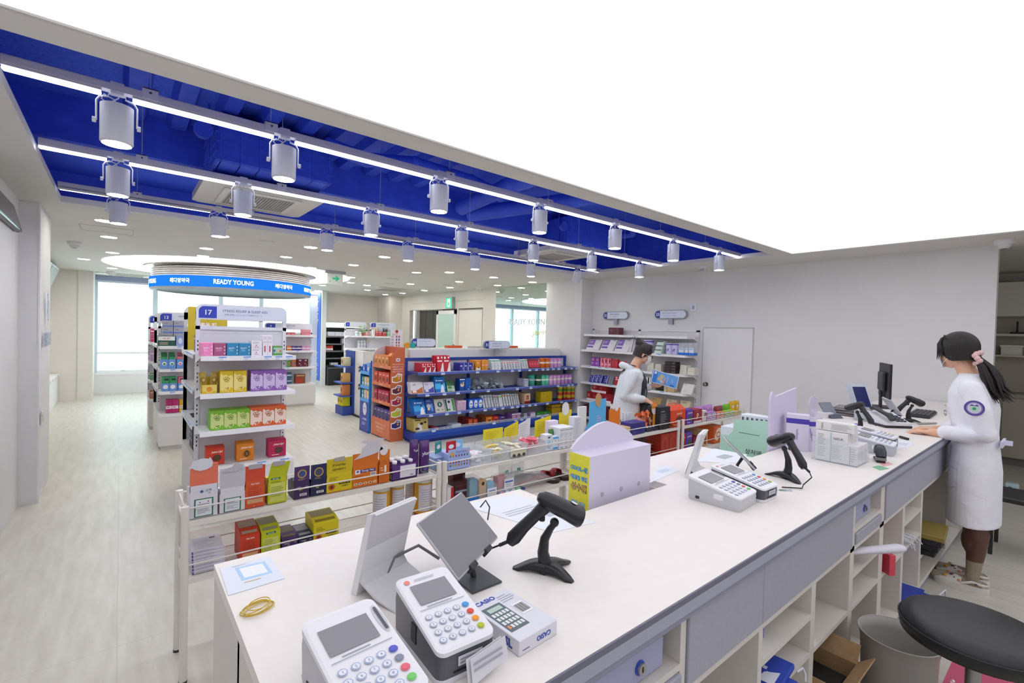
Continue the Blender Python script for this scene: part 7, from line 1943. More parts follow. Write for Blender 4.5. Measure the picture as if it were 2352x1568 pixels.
# lavender display box in the first cut-out
t = thing('lavender_display_box', 'pale lavender display box with arched header and yellow side, set in the counter', 'display box', (0, 0, .7525))
x0, x1, y0, y1, h = 1.33, 1.71, 1.15, 1.25, .3985
b = M().box(x0, y0, 0, x1, y1, h, '#d8d2e6')
for fx in (.2, .5, .8):
 b.disc((x0 + fx * (x1 - x0), y0, h * .62), X, Z, 0, 0, .006, '#b9b2c4').ring((x0 + fx * (x1 - x0), y0, h * .62), X, Z, 0, 0, .009, .003, '#a8a0b4')
obj('box_body', b, t)
pts = [(x0, h)] + [(x0 + .5 * (x1 - x0) + (.5 - .14 * math.sin(math.radians(k * 15)) ** 2) * (x1 - x0) * -math.cos(math.radians(k * 15)) * 1.0, h + .012 + .085 * math.sin(math.radians(k * 15)) ** 1.4) for k in range(13)] + [(x1, h)]
obj('arched_header', M().prism(pts[::-1], y1 - .012, y1, '#dcd7ea', 'y'), t)
o = (x0 - .001, (y0 + y1) / 2, 0)
b = M().box(x0 - .001, y0, 0, x0, y1, h, '#e0dc3c')
for k, (tx, z, hh, c) in enumerate((('COOL~한', .345, .03, '#5cbcf0'), ('여름을 위한', .31, .028, '#7cc4ec'), ('성수템', .275, .026, '#e8b83c'))):
 b.text(tx, o, -Y, Z, 0, z, .088, hh + .004, '#2c3c8c', .0008, bold=.07).text(tx, o, -Y, Z, 0, z, .086, hh, c, .0016, bold=.02)
for k, z in enumerate((.215, .155, .095)):
 b.text(('쿨티 패치', '쿨티 크림', '쿨티 젤')[k], o, -Y, Z, 0, z, .07, .018, '#7cb8ec', .001, bold=.04).lines((x0 - .001, (y0 + y1) / 2, z - .022), -Y, Z, 0, 0, .06, .012, 1, '#5a5a3c')
obj('yellow_side', b, t)
# mint display box in the second cut-out
t = thing('mint_display_box', 'mint green plaster display with tall lavender side board, set in the counter', 'display box', (0, 0, .7525))
x0, x1, y0, y1, h = 2.80, 3.08, 1.13, 1.40, .37
b = M().box(x0, y0, 0, x1, y1, h * .86, '#dfe6ee')
obj('box_body', b, t)
b = M().prism([(y0, 0), (y1, 0), (y1, .27), (y1 - .05, .27), (y1 - .075, .3), (y1 - .08, .37), (y0, .39)], x0 - .003, x0 - .0005, '#b2dccb', 'x')
o = (x0 - .0031, (y0 + y1) / 2, 0)
b.text('상처에', o, -Y, Z, .06, .2, .12, .035, '#f2f8f4', .001, bold=.06).text('상처에', o, -Y, Z, .06, .2, .115, .032, '#1f6a54', .002, bold=.02)
b.text('밀착! 케어', o, -Y, Z, .03, .15, .17, .04, '#f2f8f4', .001, bold=.06).text('밀착! 케어', o, -Y, Z, .03, .15, .165, .036, '#18935c', .002, bold=.02)
b.lines((x0 - .0031, y0 + .1, .30), -Y, Z, 0, 0, .12, .012, 1, '#6a8a7c').lines((x0 - .0031, y0 + .07, .1), -Y, Z, 0, 0, .12, .01, 1, '#5c8a74')
b.plate(o, -Y, Z, .08, .06, .09, .05, '#d9ccc0').plate(o, -Y, Z, .06, .06, .03, .05, '#2f9a6c', .0008).disc(o, -Y, Z, .1, .06, .018, '#c08a74', off=.001)
obj('mint_front', b, t)
b = M().prism([(x0 - .01, 0), (x1 + .08, 0), (x1 + .08, .56), (x0 + .05, .525), (x0 + .035, .55), (x0 + .015, .555), (x0 + .0, .535), (x0 - .01, .5)], y0 - .012, y0 - .002, '#d6cfe6', 'y')
obj('side_board', b, t)
for k in range(6):
 for j in range(2):
  obj('plaster_carton', M().rbox(-.016, 0, 0, .016, .03, .085, '#e6ebf2').plate(F0, X, Z, -.004, .045, .012, .05, '#5c5f70').plate((-.016, .015, .04), -Y, Z, 0, 0, .01, .05, '#b84c5c'), loc=(x0 + .03 + j * .045, y1 - .12 - k * .0265, .7525 + .3195), rz=-PI / 2, label='slim white plaster carton in the mint display, %s in the %s row' % (which(k, 6), ('near', 'rear')[j]), cat='carton', group='plaster cartons standing in the mint display')
# lavender disc sign and white cartons with purple bands
a = at(1868, 936, y=1.38)
t = thing('round_header_card', 'pale translucent lavender disc rising behind the purple-banded cartons', 'sign', (a.x, 1.38, CT))
obj('disc', M().cyl((0, 0, a.z - CT), .1, .003, '#dcd8ee/clear55', 'y', seg=32), t)
obj('stand', M().box(-.03, .003, 0, .03, .006, a.z - CT - .04, '#dcd8ee/clear55').box(-.05, -.03, 0, .05, .03, .003, '#dcd8ee'), t)
def bandbox(w_, d, h):
 b = M().rbox(-w_ / 2, 0, 0, w_ / 2, d, h, '#ded9ec', .001)
 b.plate(F0, X, Z, 0, h * .82, w_, h * .14, '#4c3cae').plate((-w_ / 2, d / 2, h * .82), -Y, Z, 0, 0, d, h * .14, '#4c3cae', .0006).plate((w_ / 2, d / 2, h * .82), Y, Z, 0, 0, d, h * .14, '#4c3cae', .0006)
 b.text('medifume', F0, X, Z, 0, h * .45, h * .3, w_ * .3, '#6a5cae', .001, rot=-PI / 2)
 return b
obj('banded_carton', bandbox(.11, .07, .2), loc=(2.94, 1.03, CT + .0005), rot=(0, 0, -1.25), label='upright white carton with purple band beside the lavender board', cat='carton')
t = thing('open_banded_carton', 'leaning open white carton with purple band, right of the upright one', 'carton', (3.0, .965, CT + .001), rot=(-.1, 0, -.75))
b = M().box(-.05, 0, 0, .05, .002, .185, '#dcd7ea').box(-.05, 0, 0, -.048, .06, .185, '#d4cee6').box(.048, 0, 0, .05, .06, .185, '#d9d3e8').box(-.05, 0, .183, .05, .06, .185, '#d9d4e8').box(-.05, .058, 0, .05, .06, .185, '#cfc9e2')
b.plate(F0, X, Z, 0, .15, .1, .026, '#4c3cae').text('medifume', F0, X, Z, -.01, .09, .07, .02, '#5c4cae', .001, rot=-1.4)
obj('carton_body', b, t)
# NIDA cartons in a clear box
t = thing('clear_carton_holder', 'clear acrylic holder packed with white cartons on the counter', 'holder', (2.8, .71, CT + .0005))
b = M()
for q in ((0, 0, 0, .2, .2, .003), (0, 0, 0, .003, .2, .12), (0, 0, 0, .2, .003, .07), (0, .197, 0, .2, .2, .12), (.197, 0, 0, .2, .2, .09)):
 b.box(*q, '#e4ebf2/clear20')
obj('holder_body', b, t)
def nida(w_, h, rot_=False):
 b = M().rbox(-w_ / 2, 0, 0, w_ / 2, .018, h, '#e4e2e4', .001)
 b.text('NIDA', F0, X, Z, w_ * .22, h * .8, w_ * .3, h * .09, '#4a4c56', .001)
 b.lines(F0, X, Z, -w_ * .28, h * .72, w_ * .3, h * .4, 7, '#a4a4ac').lines(F0, X, Z, w_ * .2, h * .35, w_ * .36, h * .5, 8, '#b4b4bc').lines(F0, X, Z, -w_ * .28, h * .3, w_ * .3, h * .35, 6, '#b0b0b8')
 b.plate(F0, X, Z, 0, h / 2, w_ * .02, h, '#7cc0e0').plate(F0, X, Z, -w_ * .03, h / 2, w_ * .008, h, '#d8a04c')
 return b
for k in range(7):
 hh = .15 if k < 5 else .155
 obj('white_carton', mesh_of(nida(.14, hh), 'white_carton') if k == 0 else [q for q in COL.objects if q.name.startswith('white_carton')][0].data, loc=(2.806 + k * .0255, .825, CT + .005), rz=-PI / 2, label='white NIDA carton standing in the clear holder, %s' % (which(k, 7, 'front')), cat='carton', group='white cartons in the clear holder')
for k in range(7):
 obj('low_white_carton', M().rbox(-.0225, 0, 0, .0225, .02, .095, '#e2e0e6', .001).plate(F0, X, Z, -.008, .047, .003, .09, '#d06a5c').lines(F0, X, Z, .005, .05, .03, .07, 6, '#a8a8b4'), loc=(2.806 + k * .0255, .735, CT + .005), rz=-PI / 2, label='short white carton at the near end of the clear holder, %s' % which(k, 7, 'front'), cat='carton', group='short white cartons in the clear holder')
for k in range(1):
 obj('lying_carton', M().rbox(-.085, 0, 0, .085, .05, .045, '#e6e4e4', .001).lines(F0, X, Z, .03, .023, .09, .03, 5, '#a8a8b0').text('NIDA', F0, X, Z, -.055, .022, .03, .012, '#4a4c56', .001, rot=PI / 2), loc=(2.83, .82, CT + .1565), rz=-PI / 2, label='white carton lying on top of the standing cartons in the clear holder', cat='carton')
def terminal(x, y, w_, l, hf, hb, body, face, rz_, label, dark=False, keys=None):
 """Card payment terminal: wedge body, face plate, screen, keys."""
 t = thing('card_terminal', label, 'card terminal', (x, y, CT + .0005), rz_)
 s = w_ / 2
 def ringat(z0f, z0b, k, yo=0):
  n = 5
  r = .016
  pts = []
  for cx, cy, a0 in ((s * k - r, l * .5 * k - r, 0), (-s * k + r, l * .5 * k - r, 90), (-s * k + r, -l * .5 * k + r, 180), (s * k - r, -l * .5 * k + r, 270)):
   for i in range(n):
    a = math.radians(a0 + 90 * i / (n - 1))
    px_, py_ = cx + r * math.cos(a), cy + r * math.sin(a)
    f = (py_ + l / 2) / l
    pts.append((px_, py_ + l / 2, z0f + (z0b - z0f) * f))
  return pts
 b = M().loft([ringat(0, 0, .97), ringat(.012, .012, 1.0)], '#e4e4ea' if dark else body, smooth=False)
 b.loft([ringat(.012, .012, .985), ringat(hf * .6, hb * .7, 1.0), ringat(hf * .85, hb * .88, .98)], body, smooth=True)
 obj('terminal_body', b, t)
 b = M().loft([ringat(hf * .85, hb * .88, 1.0), ringat(hf * .97, hb * .98, 1.0), ringat(hf, hb, .93)], face, smooth=False)
 obj('face_plate', b, t)
 v = Vector((0, l, (hb - hf))).normalized()
 o = Vector((0, 0, hf + .001))
 LL = math.hypot(l, hb - hf)
 obj('screen', M().plate(o, X, v, -w_ * .04 if not dark else 0, LL * .70, w_ * .66, LL * .27, '#8a8890/gloss', .001), t)
 k = M()
 ky = keys or ['#c4cbe0', '#dfe2ec']
 for j in range(4):
  for i in range(5):
   x_ = (-.33 + i * .165) * w_
   y_ = LL * (.40 - j * .095)
   c = ky[0]
   if i == 4:
    c = ky[1 + j] if len(ky) > 1 + j else ky[0]
   k.poly(o, X, v, [(x_ + w_ * .06 * math.cos(a * .785) * 1.05, y_ + LL * .032 * math.sin(a * .785) * 1.05) for a in range(8)], c, .0015)
   k.poly(o, X, v, [(x_ + w_ * .046 * math.cos(a * .785) * 1.05, y_ + LL * .023 * math.sin(a * .785) * 1.05) for a in range(8)], '#e6e8f2' if i < 4 else c, .002)
   if i < 4:
    k.text('123456789*0#ABCD'[(j * 4 + i) % 16], o, X, v, x_, y_, w_ * .03, LL * .022, '#8a92b0', .0026)
 obj('keypad', k, t)
 b = M().plate(o, X, v, 0, LL * .5, w_ * .8, .0015, '#9a9cac', .0012)
 b.lines(o, X, v, 0, LL * .53, w_ * .5, .006, 1, '#9a9cac')
 if dark:
  b.disc(o, X, v, -w_ * .33, LL * .9, .006, '#ec8a7c').lines(o, X, v, .0, LL * .9, w_ * .4, .008, 2, '#b4b4bc')
 else:
  b.poly(o, X, v, [(w_ * .40, LL * .60), (w_ * .44, LL * .60), (w_ * .44, LL * .86), (w_ * .40, LL * .86)], '#55565f', .0016).ring(o, X, v, w_ * .42, LL * .73, .008, .002, '#c8cad4', ry=LL * .16)
 obj('face_marks', b, t)
 if dark:
  obj('slot_cover', M().box(-s * .5, -.001, hf * .3, s * .6, .001, hf * .34, '#17171c').plate((s * .05, -.001, hf * .6), X, Z, 0, 0, w_ * .42, hf * .28, '#d8d8e2').lines((s * .05, -.002, hf * .6), X, Z, 0, 0, w_ * .36, hf * .2, 2, '#8a8a98'), t)
  obj('side_latch', M().box(-s * 1.0 - .0015, l * .45, hb * .3, -s * .98, l * .55, hb * .62, '#17181c'), t)
 else:
  obj('side_latch', M().rbox(-s * 1.0 - .002, l * .3, hb * .28, -s * .96, l * .48, hb * .5, '#e6e6ee', .004).box(-s - .001, l * .75, .01, -s + .002, l * .82, .02, '#2a2a30'), t)
 return t
terminal(.327, .655, .135, .215, .05, .1, '#c3c3c9', '#e9e9ef', .06, 'white card terminal at the near left corner of the counter', keys=['#a9b8d8', '#5a60c8', '#8a90a4', '#e86a7c', '#78d070'])
terminal(.487, .69, .12, .2, .062, .105, '#56585f/satin', '#e9e9f0', -.05, 'dark grey card terminal with white face, beside the calculator box', dark=True, keys=['#a8b2c8', '#4c9ce0', '#d8483c', '#f09a2c', '#b4c424'])
terminal(1.78, .775, .16, .2, .05, .09, '#c6c7cc', '#e9e9ee', .05, 'white card terminal in the middle of the counter', keys=['#b8c4dc', '#5a60c8', '#8a90a4', '#e86a7c', '#78d070'])
terminal(1.935, .76, .125, .22, .055, .095, '#4c4e5c/satin', '#e9e9f0', -.03, 'dark grey card terminal right beside the middle white one', dark=True, keys=['#a8b2c8', '#4c9ce0', '#d8483c', '#f09a2c', '#b4c424'])
terminal(3.31, .665, .15, .2, .06, .095, '#b8bac4', '#dfe1ea', .1, 'pale grey card terminal behind the black stapler', keys=['#b8c4dc', '#5a60c8', '#8a90a4', '#e86a7c', '#78d070'])
terminal(3.49, .70, .12, .2, .07, .1, '#4c5068/satin', '#dfe0ea', .0, 'slim dark card terminal behind the pale grey one', dark=True, keys=['#a8b2c8', '#4c9ce0', '#d8483c', '#f09a2c', '#b4c424'])
t = terminal(4.62, .93, .22, .26, .06, .1, '#b9bcc4', '#dfe2e8', .15, 'wide pale card terminal behind the desk phone', keys=['#c8ccd8', '#e8b07c'])
obj('receipt_slip', M().prism([(-.045, 0), (.045, .01), (.04, .05), (-.045, .045)], 0, .001, '#e2e2e8', 'y').prism([(-.04, .002), (.047, .012), (.045, .05), (-.04, .045)], -.006, -.005, '#d9d9e2', 'y').lines((0, -.007, .03), X, Z, 0, 0, .07, .02, 2, '#a8a8b4'), loc=(.515, .668, CT + .004), rot=(-.2, 0, .1), label='curled white receipt slip hanging from the dark card terminal', cat='receipt')
obj('foil_packet', M().prism([(0, 0), (.04, -.03), (.05, -.02), (.01, .012)], 0, .003, '#c8ccd0/gloss', 'z').prism([(0, 0), (.02, -.014), (.018, .0), (.004, .01)], .003, .004, '#3c7c5c', 'z'), loc=on(1793, 1128), label='small torn foil packet beside the middle dark terminal', cat='packet')
def tablet_stand(x, y, label, rz_=0, led=False):
 """White customer display: leaning back panel over a sloping foot."""
 t = thing('customer_display', label, 'customer display', (x, y, CT + .0005), rz_)
 b = M()
 w_ = .135
 R = []
 prof = [(-.07, .0, .004), (-.06, .003, .012), (-.01, .012, .012), (.035, .03, .014), (.05, .055, .014), (.038, .10, .013), (.022, .15, .012), (.008, .19, .014), (.004, .198, .008)]
 for (py_, pz, th) in prof:
  k = 1 if pz > .05 else 1.08 - pz
  R.append([(-w_ / 2 * k, py_, pz), (w_ / 2 * k, py_, pz), (w_ / 2 * k, py_ + th, max(0, pz - .002) if pz < .03 else pz + .002), (-w_ / 2 * k, py_ + th, max(0, pz - .002) if pz < .03 else pz + .002)])
 b.loft([[Vector(p) for p in r] for r in R], '#d2d2d6', smooth=False)
 obj('display_foot', b, t)
 b = M().prism([(.06, .0), (.078, .0), (.03, .195), (.014, .2)], -w_ / 2 - .004, w_ / 2 + .004, '#e6e6ea', 'x')
 b.poly((0, .0185, .172), X, Vector((0, -.24, .97)), [(-.055 + .01 * math.cos(math.radians(90 + 30 * i)), .01 * math.sin(math.radians(90 + 30 * i))) for i in range(7)] + [(.055 + .01 * math.cos(math.radians(270 + 30 * i)), .01 * math.sin(math.radians(270 + 30 * i))) for i in range(7)], '#a5a6ae', .002)
 obj('display_panel', b, t)
 obj('customer_screen', M().prism([(.079, .01), (.0795, .01), (.032, .185), (.031, .185)], -w_ / 2 + .006, w_ / 2 - .006, '#26262c/gloss', 'x'), t)
 if led:
  obj('status_light', M().ball((-.03, -.045, .008), .0022, '#8cf0b0/emit1.5'), t)
 return t
tablet_stand(.515, 1.03, 'white customer display stand behind the near dark terminal', .35, led=True)
tablet_stand(2.02, 1.07, 'white customer display stand behind the middle terminals', .35)
def tablet(Bc, Rc, Lc, Tc, label, base):
 t = thing('tablet_on_stand', label, 'tablet', (0, 0, 0))
 B_, R_, L_, T_ = [Vector(q) for q in (Bc, Rc, Lc, Tc)]
 e, hv = (R_ - B_), (L_ - B_)
 n = e.cross(hv).normalized()
 le, lh = e.length, hv.length
 b = M()
 b.T = Matrix((e.normalized(), hv.normalized(), n)).transposed().to_4x4()
 b.T.translation = B_
 b.rbox(0, 0, -.008, le, lh, 0, '#b4b4ba/satin', .003)
 obj('tablet_body', b, t)
 s_ = M()
 s_.T = b.T
 s_.box(.004, .004, 0, le - .004, lh - .004, .0006, '#77757d/gloss')  # dark screen painted grey: base colour carries the bright ceiling's reflection
 obj('screen', s_, t)
 for k in (.3, .68):
  c = M()
  c.T = b.T
  c.rbox(le * k - .016, -.008, -.014, le * k + .016, .006, .006, '#2c2d31', .002)
  obj('clip', c, t)
 mid = B_ + e * .5 + hv * .3 - n * .012
 foot = Vector(base)
 obj('arm', M().tube([mid, (mid + foot) / 2 + Vector((.01, .02, 0)), foot + Vector((0, .01, .006))], .007, '#1d1e22', seg=8), t)
 obj('stand_base', M().rbox(foot.x - .045, foot.y - .05, CT + .0005, foot.x + .045, foot.y + .05, CT + .006, '#3a3f44', .002), t)
 return t
tablet((.583, .869, 1.05), (.789, .993, 1.05), (.539, .986, 1.15), (.746, 1.108, 1.15), 'large grey-screened tablet tilted on a black stand near the left', (.69, .955, CT))
B_, R_ = at(1737, 1078, z=1.03), at(1751, 1053, z=1.04)
L_ = at(1672, 1014, z=1.13)
e = Vector((.13, .09, 0))
tablet(B_, B_ + e, L_, L_ + e, 'grey-screened tablet on a black stand behind the middle terminals', (B_.x + .04, B_.y + .09, CT))
L3 = at(2048, 918, z=1.16)
B3_ = at(2075, 955, z=1.05)
tablet(B3_, B3_ + Vector((.14, .09, 0)), L3, L3 + Vector((.14, .09, 0)), 'small grey tablet on a stand below the monitor', (B3_.x + .06, B3_.y + .1, CT))
def scanner(x, y, rz_, label, cable=None, flip=1):
 t = thing('barcode_scanner', label, 'barcode scanner', (x, y, CT + .0005), rz_)
 K_ = '#1c1e23/satin'
 b = M()
 for (tx, ty, w0) in ((-.085, .01, .022), (.065, -.055, .02), (.07, .055, .018)):
  d_ = Vector((tx, ty, 0))
  n_ = Vector((-ty, tx, 0)).normalized()
  R = []
  for k in range(7):
   f = k / 6
   c = d_ * f
   hh = .022 * (1 - f) ** 1.3 + .003
   ww = w0 * (1.15 - .5 * f) if k < 6 else w0 * .3
   zb = .010 * math.sin(math.pi * min(1, f * 1.1)) * (1 - f * .3) if f < .9 else 0
   R.append([c - n_ * ww + Z * zb, c + n_ * ww + Z * zb, c + n_ * ww * .8 + Z * (zb + hh), c - n_ * ww * .8 + Z * (zb + hh)])
  b.loft(R, K_, smooth=True)
 b.cyl((0, 0, .004), .026, .022, K_, seg=16, r2=.018)
 obj('stand_base', b, t)
 obj('neck', M().tube([(.0, 0, .015), (-.008, 0, .05), (-.004, 0, .085), (.01, 0, .112), (.018, 0, .122)], .013, K_, seg=10, rs=[(.019, .02), (.016, .015), (.013, .012), (.01, .009), (.009, .008)]), t)
 obj('ball_joint', M().ball((.02, 0, .128), .012, '#25272c'), t)
 # head: long body tilted down towards +x
 b = M()
 P0, P1 = Vector((-.012, 0, .19)), Vector((.085, 0, .145))
 ax = (P1 - P0).normalized()
 up = Y.cross(ax) * -1
 R = []
 for f, ry, rz2 in ((-.12, .012, .010), (0, .026, .019), (.25, .031, .023), (.6, .032, .024), (.85, .038, .026), (1.0, .039, .027), (1.04, .036, .024)):
  c = P0 + (P1 - P0) * f
  R.append([c + Y * ry * math.cos(a) + up * rz2 * math.sin(a) for a in [2 * math.pi * k / 14 for k in range(14)]])
 b.loft(R, K_)
 obj('scanner_head', b, t)
 obj('scan_window', M().loft([[P1 + (P1 - P0) * .041 + Y * .031 * math.cos(a) + up * .019 * math.sin(a) for a in [2 * math.pi * k / 14 for k in range(14)]], [P1 + (P1 - P0) * .05 + Y * .03 * math.cos(a) + up * .018 * math.sin(a) for a in [2 * math.pi * k / 14 for k in range(14)]]], '#3c1218/gloss'), t)
 obj('sticker', M().cyl(P0 + (P1 - P0) * .72 + up * -.0245 * (-1), .008, .0008, '#d8dade', seg=14) if False else M().disc(P0 + (P1 - P0) * .74, ax, Y, 0, 0, .009, '#d8dade', off=.0262), t)
 obj('handle', M().tube([(.0, 0, .175), (-.03, 0, .145), (-.06, 0, .115), (-.085, 0, .085), (-.095, 0, .07)], .016, K_, seg=12, rs=[(.017, .02), (.014, .016), (.015, .017), (.016, .02), (.012, .012)]), t)
 obj('trigger', M().rbox(-.02, -.006, .13, -.005, .006, .15, '#101114', .003), t)
 obj('strain_relief', M().tube([(-.092, 0, .078), (-.105, 0, .072), (-.122, 0, .064)], .005, '#101114', seg=8), t)
 if cable:
  obj('cable', M().tube([(-.12, 0, .065)] + cable, .0025, '#141417', seg=6), t)
 return t
scanner(.862, .885, math.radians(-39.5), 'large black barcode scanner on a three-footed stand near the left', [(-.15, 0, .052), (-.19, .03, .05), (-.2, .1, .06)])
scanner(2.31, .845, math.radians(62), 'black barcode scanner on a stand in the middle, handle towards the staff', [(-.135, 0, .045), (-.125, .03, .012), (-.15, .06, .006), (-.12, .13, .004)])
scanner(3.96, 1.0, math.radians(62), 'black barcode scanner half hidden behind the clear carton holder')
scanner(4.80, .89, math.radians(-45), 'black barcode scanner on a stand beside the keyboard')
obj('charging_cable', M().tube([on(868, 1366), (Vector(on(905, 1325)) + Z * .05), (Vector(on(960, 1305)) + Z * .06), (Vector(on(1008, 1300)) + Z * .02)], .004, '#77787e', seg=8), label='grey cable arching over the white stand near the left', cat='cable')
obj('black_cable', M().tube([Vector(on(1103, 1178)) + Z * .02, Vector(on(1115, 1172)) + Z * .035, Vector(on(1124, 1185)) + Z * .03, Vector(on(1120, 1200)) + Z * .01], .0025, '#17171a', seg=6), label='short looped black cable behind the large tablet', cat='cable')
# calculator box
t = thing('calculator_box', 'white calculator box printed with a calculator picture and blue lettering', 'box', (.642, .757, CT + .0005), .06)
w_, l, h = .108, .16, .03
b = M().rbox(-w_ / 2, -l / 2, 0, w_ / 2, l / 2, h, '#dcdce6', .001)
o = (0, 0, h)
b.text('CASIO', o, X, Y, -.018, .066, .07, .014, '#3448b4', .0008, bold=.03)
b.rbox(-.046, -.05, h, .004, .045, h + .0006, '#5c6c70', .0002).plate((0, 0, h + .0006), X, Y, -.021, .03, .036, .014, '#b8ccc0')
for j in range(4):
 for i in range(5):
  b.plate((0, 0, h + .0006), X, Y, -.039 + i * .009, .012 - j * .016, .0065, .011, '#e2e4e6' if (i, j) != (0, 3) else '#e08a6c', .0004)
b.barcode(o, X, Y, .03, .0, .026, .03).lines(o, X, Y, .03, .05, .04, .03, 4, '#b4b4c4')
o = (0, -l / 2, h / 2)
b.text('CASIO', o, X, Z, .014, .0, .04, .011, '#3448b4', .0008, bold=.03, rot=PI).lines(o, X, Z, -.03, -.006, .03, .005, 1, '#6a6a7c')
b.text('SL', (-w_ / 2, 0, h / 2), -Y, Z, .05, 0, .03, .018, '#2c3ca0', .0008, bold=.04)
obj('box_body', b, t)
# QR sleeve (code left out), rubber bands
b = M().prism([(.0, 0), (.115, -.003), (.118, -.145), (-.004, -.15)], 0, .001, '#dfe6f2', 'z')
b.prism([(.03, -.02), (.098, -.024), (.1, -.1), (.032, -.098)], .001, .0013, '#aed0f0', 'z').prism([(.038, -.03), (.09, -.033), (.092, -.09), (.04, -.088)], .0013, .0016, '#eef2f8', 'z')
b.lines((.065, -.112, .0012), X, Y, 0, 0, .06, .006, 1, '#d8a83c').lines((.05, -.011, .0012), X, Y, 0, 0, .05, .006, 1, '#b4b8c8')
obj('payment_sheet', b, loc=(.2, 1.385, CT + .0005), label='white sleeved sheet with a pale blue frame at the counter corner', cat='sheet')
for k in range(5):
 r1, r2 = .034 - .002 * k, .021 - .0015 * (k % 3)
 a0 = .25 + .12 * k
 pts = [(r1 * math.cos(a) * math.cos(a0) - r2 * math.sin(a) * math.sin(a0), r1 * math.cos(a) * math.sin(a0) + r2 * math.sin(a) * math.cos(a0), .0012 + .0022 * k) for a in [2 * math.pi * i / 28 for i in range(28)]]
 c = Vector(on(591, 1400))
 obj('rubber_band', M().tube(pts, .0011, '#d8b63c', seg=5, closed=True), loc=(c.x + .004 * math.sin(k * 2), c.y + .005 * math.cos(k * 3), CT + .0005), label='yellow rubber band in the corner pile, %s of five' % ('lowest', 'second lowest', 'middle', 'second highest', 'topmost')[k], cat='rubber band', group='yellow rubber bands on the counter')
def sheet(px, label, col='#e6e9f2', marks=None, dz=.0005, extra=None):
 P = [at(x, y, z=CT) for x, y in px]
 c = sum(P, Vector()) / len(P)
 b = M().prism([(p.x - c.x, p.y - c.y) for p in P][::-1], 0, .0006, col, 'z')
 if extra:
  extra(b)
 return obj('paper_sheet', b, loc=(c.x, c.y, CT + dz), label=label, cat='paper')
sheet([(1060, 1160), (1185, 1135), (1368, 1200), (1268, 1223)], 'white printed sheet beside the large scanner', extra=lambda b: b.lines((.0, .03, .0008), X, Y, 0, 0, .16, .05, 3, '#c8ccd8').plate((.06, -.04, .0008), X, Y, 0, 0, .06, .06, '#b8bcc8'))
sheet([(1490, 1110), (1510, 1070), (1535, 1068), (1562, 1080)], 'small white slip right of the lavender display box', extra=lambda b: b.plate((0, 0, .0008), X, Y, 0, 0, .08, .03, '#c4d8f0'))
sheet([(1600, 1060), (1640, 1030), (1716, 1044), (1700, 1064)], 'white sheet with a grey sketch behind the middle tablet', extra=lambda b: b.plate((0, .0, .0008), X, Y, 0, 0, .1, .05, '#b0b4bc'))
sheet([(2050, 1010), (2090, 1012), (2098, 1022), (2055, 1035)], 'faintly printed sheet in front of the pharmacist', '#e2e4ee', extra=lambda b: b.lines((0, 0, .0008), X, Y, 0, 0, .1, .05, 4, '#b4bccc'))
sheet([(2018, 1063), (2040, 1061), (2052, 1066), (2030, 1071)], 'small pink note by the counter edge', '#e8aeb4')
sheet([(2003, 1072), (2020, 1069), (2043, 1076), (2022, 1080)], 'small green note by the counter edge', '#7cb890')
t = thing('stapler', 'black desk stapler in front of the pale terminal', 'stapler', (3.05, .665, CT + .0005), .35)
obj('base', M().rbox(-.03, -.01, 0, .08, .03, .012, '#26282e', .004), t)
obj('lever', M().tube([(-.03, .01, .03), (-.01, .01, .055), (.03, .01, .07), (.07, .01, .055), (.085, .01, .03)], .02, '#1f2430/satin', seg=10, rs=[(.022, .012), (.025, .016), (.024, .016), (.02, .014), (.018, .012)]), t)
obj('jaw', M().rbox(-.035, -.012, .012, -.015, .032, .03, '#8c8e94/metal', .002), t)
p0, p1 = Vector(on(2040, 998)), Vector(on(2086, 1011))
t = thing('marker_pen', 'white pen with black cap lying in front of the pharmacist', 'pen', (0, 0, .008))
obj('barrel', M().tube([p0, p0 + (p1 - p0) * .6], .006, '#d8dcc8', seg=8), t)
obj('pen_cap', M().tube([p0 + (p1 - p0) * .6, p1], .008, '#17181a', seg=8), t)
t = thing('pen_set', 'white and grey pens lying beside the pharmacist wrist', 'pen', (0, 0, .008))
for k in range(2):
 a, c = Vector(on(2108 + 5 * k, 975 + 6 * k)), Vector(on(2150, 974 + 8 * k))
 obj('barrel', M().tube([a, c], .007, ('#a8a49c', '#e2dfd0')[k], seg=8), t)
# desk phone
t = thing('desk_phone', 'white and black desk phone with handset', 'telephone', (4.42, .93, CT + .0005), -.7)
obj('foot', M().rbox(-.1, -.09, 0, .1, .09, .018, '#2a2b30', .006), t)
obj('phone_body', M().prism([(-.09, .02), (.09, .06), (.09, .1), (-.09, .03)], -.08, .08, '#dcdde4', 'x') if False else M().prism([(-.09, .018), (.09, .018), (.09, .09), (-.09, .035)], -.09, .09, '#dcdde4', 'x'), t)
k = M()
for i in range(4):
 for j in range(3):
  k.rbox(.0 + j * .026, -.07 + i * .026, .045 + i * .008, .018 + j * .026, -.054 + i * .026, .053 + i * .008, '#3c3e46', .002)
k.plate((.03, .06, .083), X, Vector((0, .95, .3)), 0, 0, .07, .03, '#5c6c64')
obj('keypad', k, t)
obj('handset', M().tube([(-.055, -.1, .06), (-.055, -.07, .085), (-.055, 0, .1), (-.055, .07, .125), (-.055, .1, .115)], .02, '#25262b/satin', seg=10, rs=[(.025, .014), (.024, .018), (.018, .012), (.024, .018), (.025, .014)]), t)
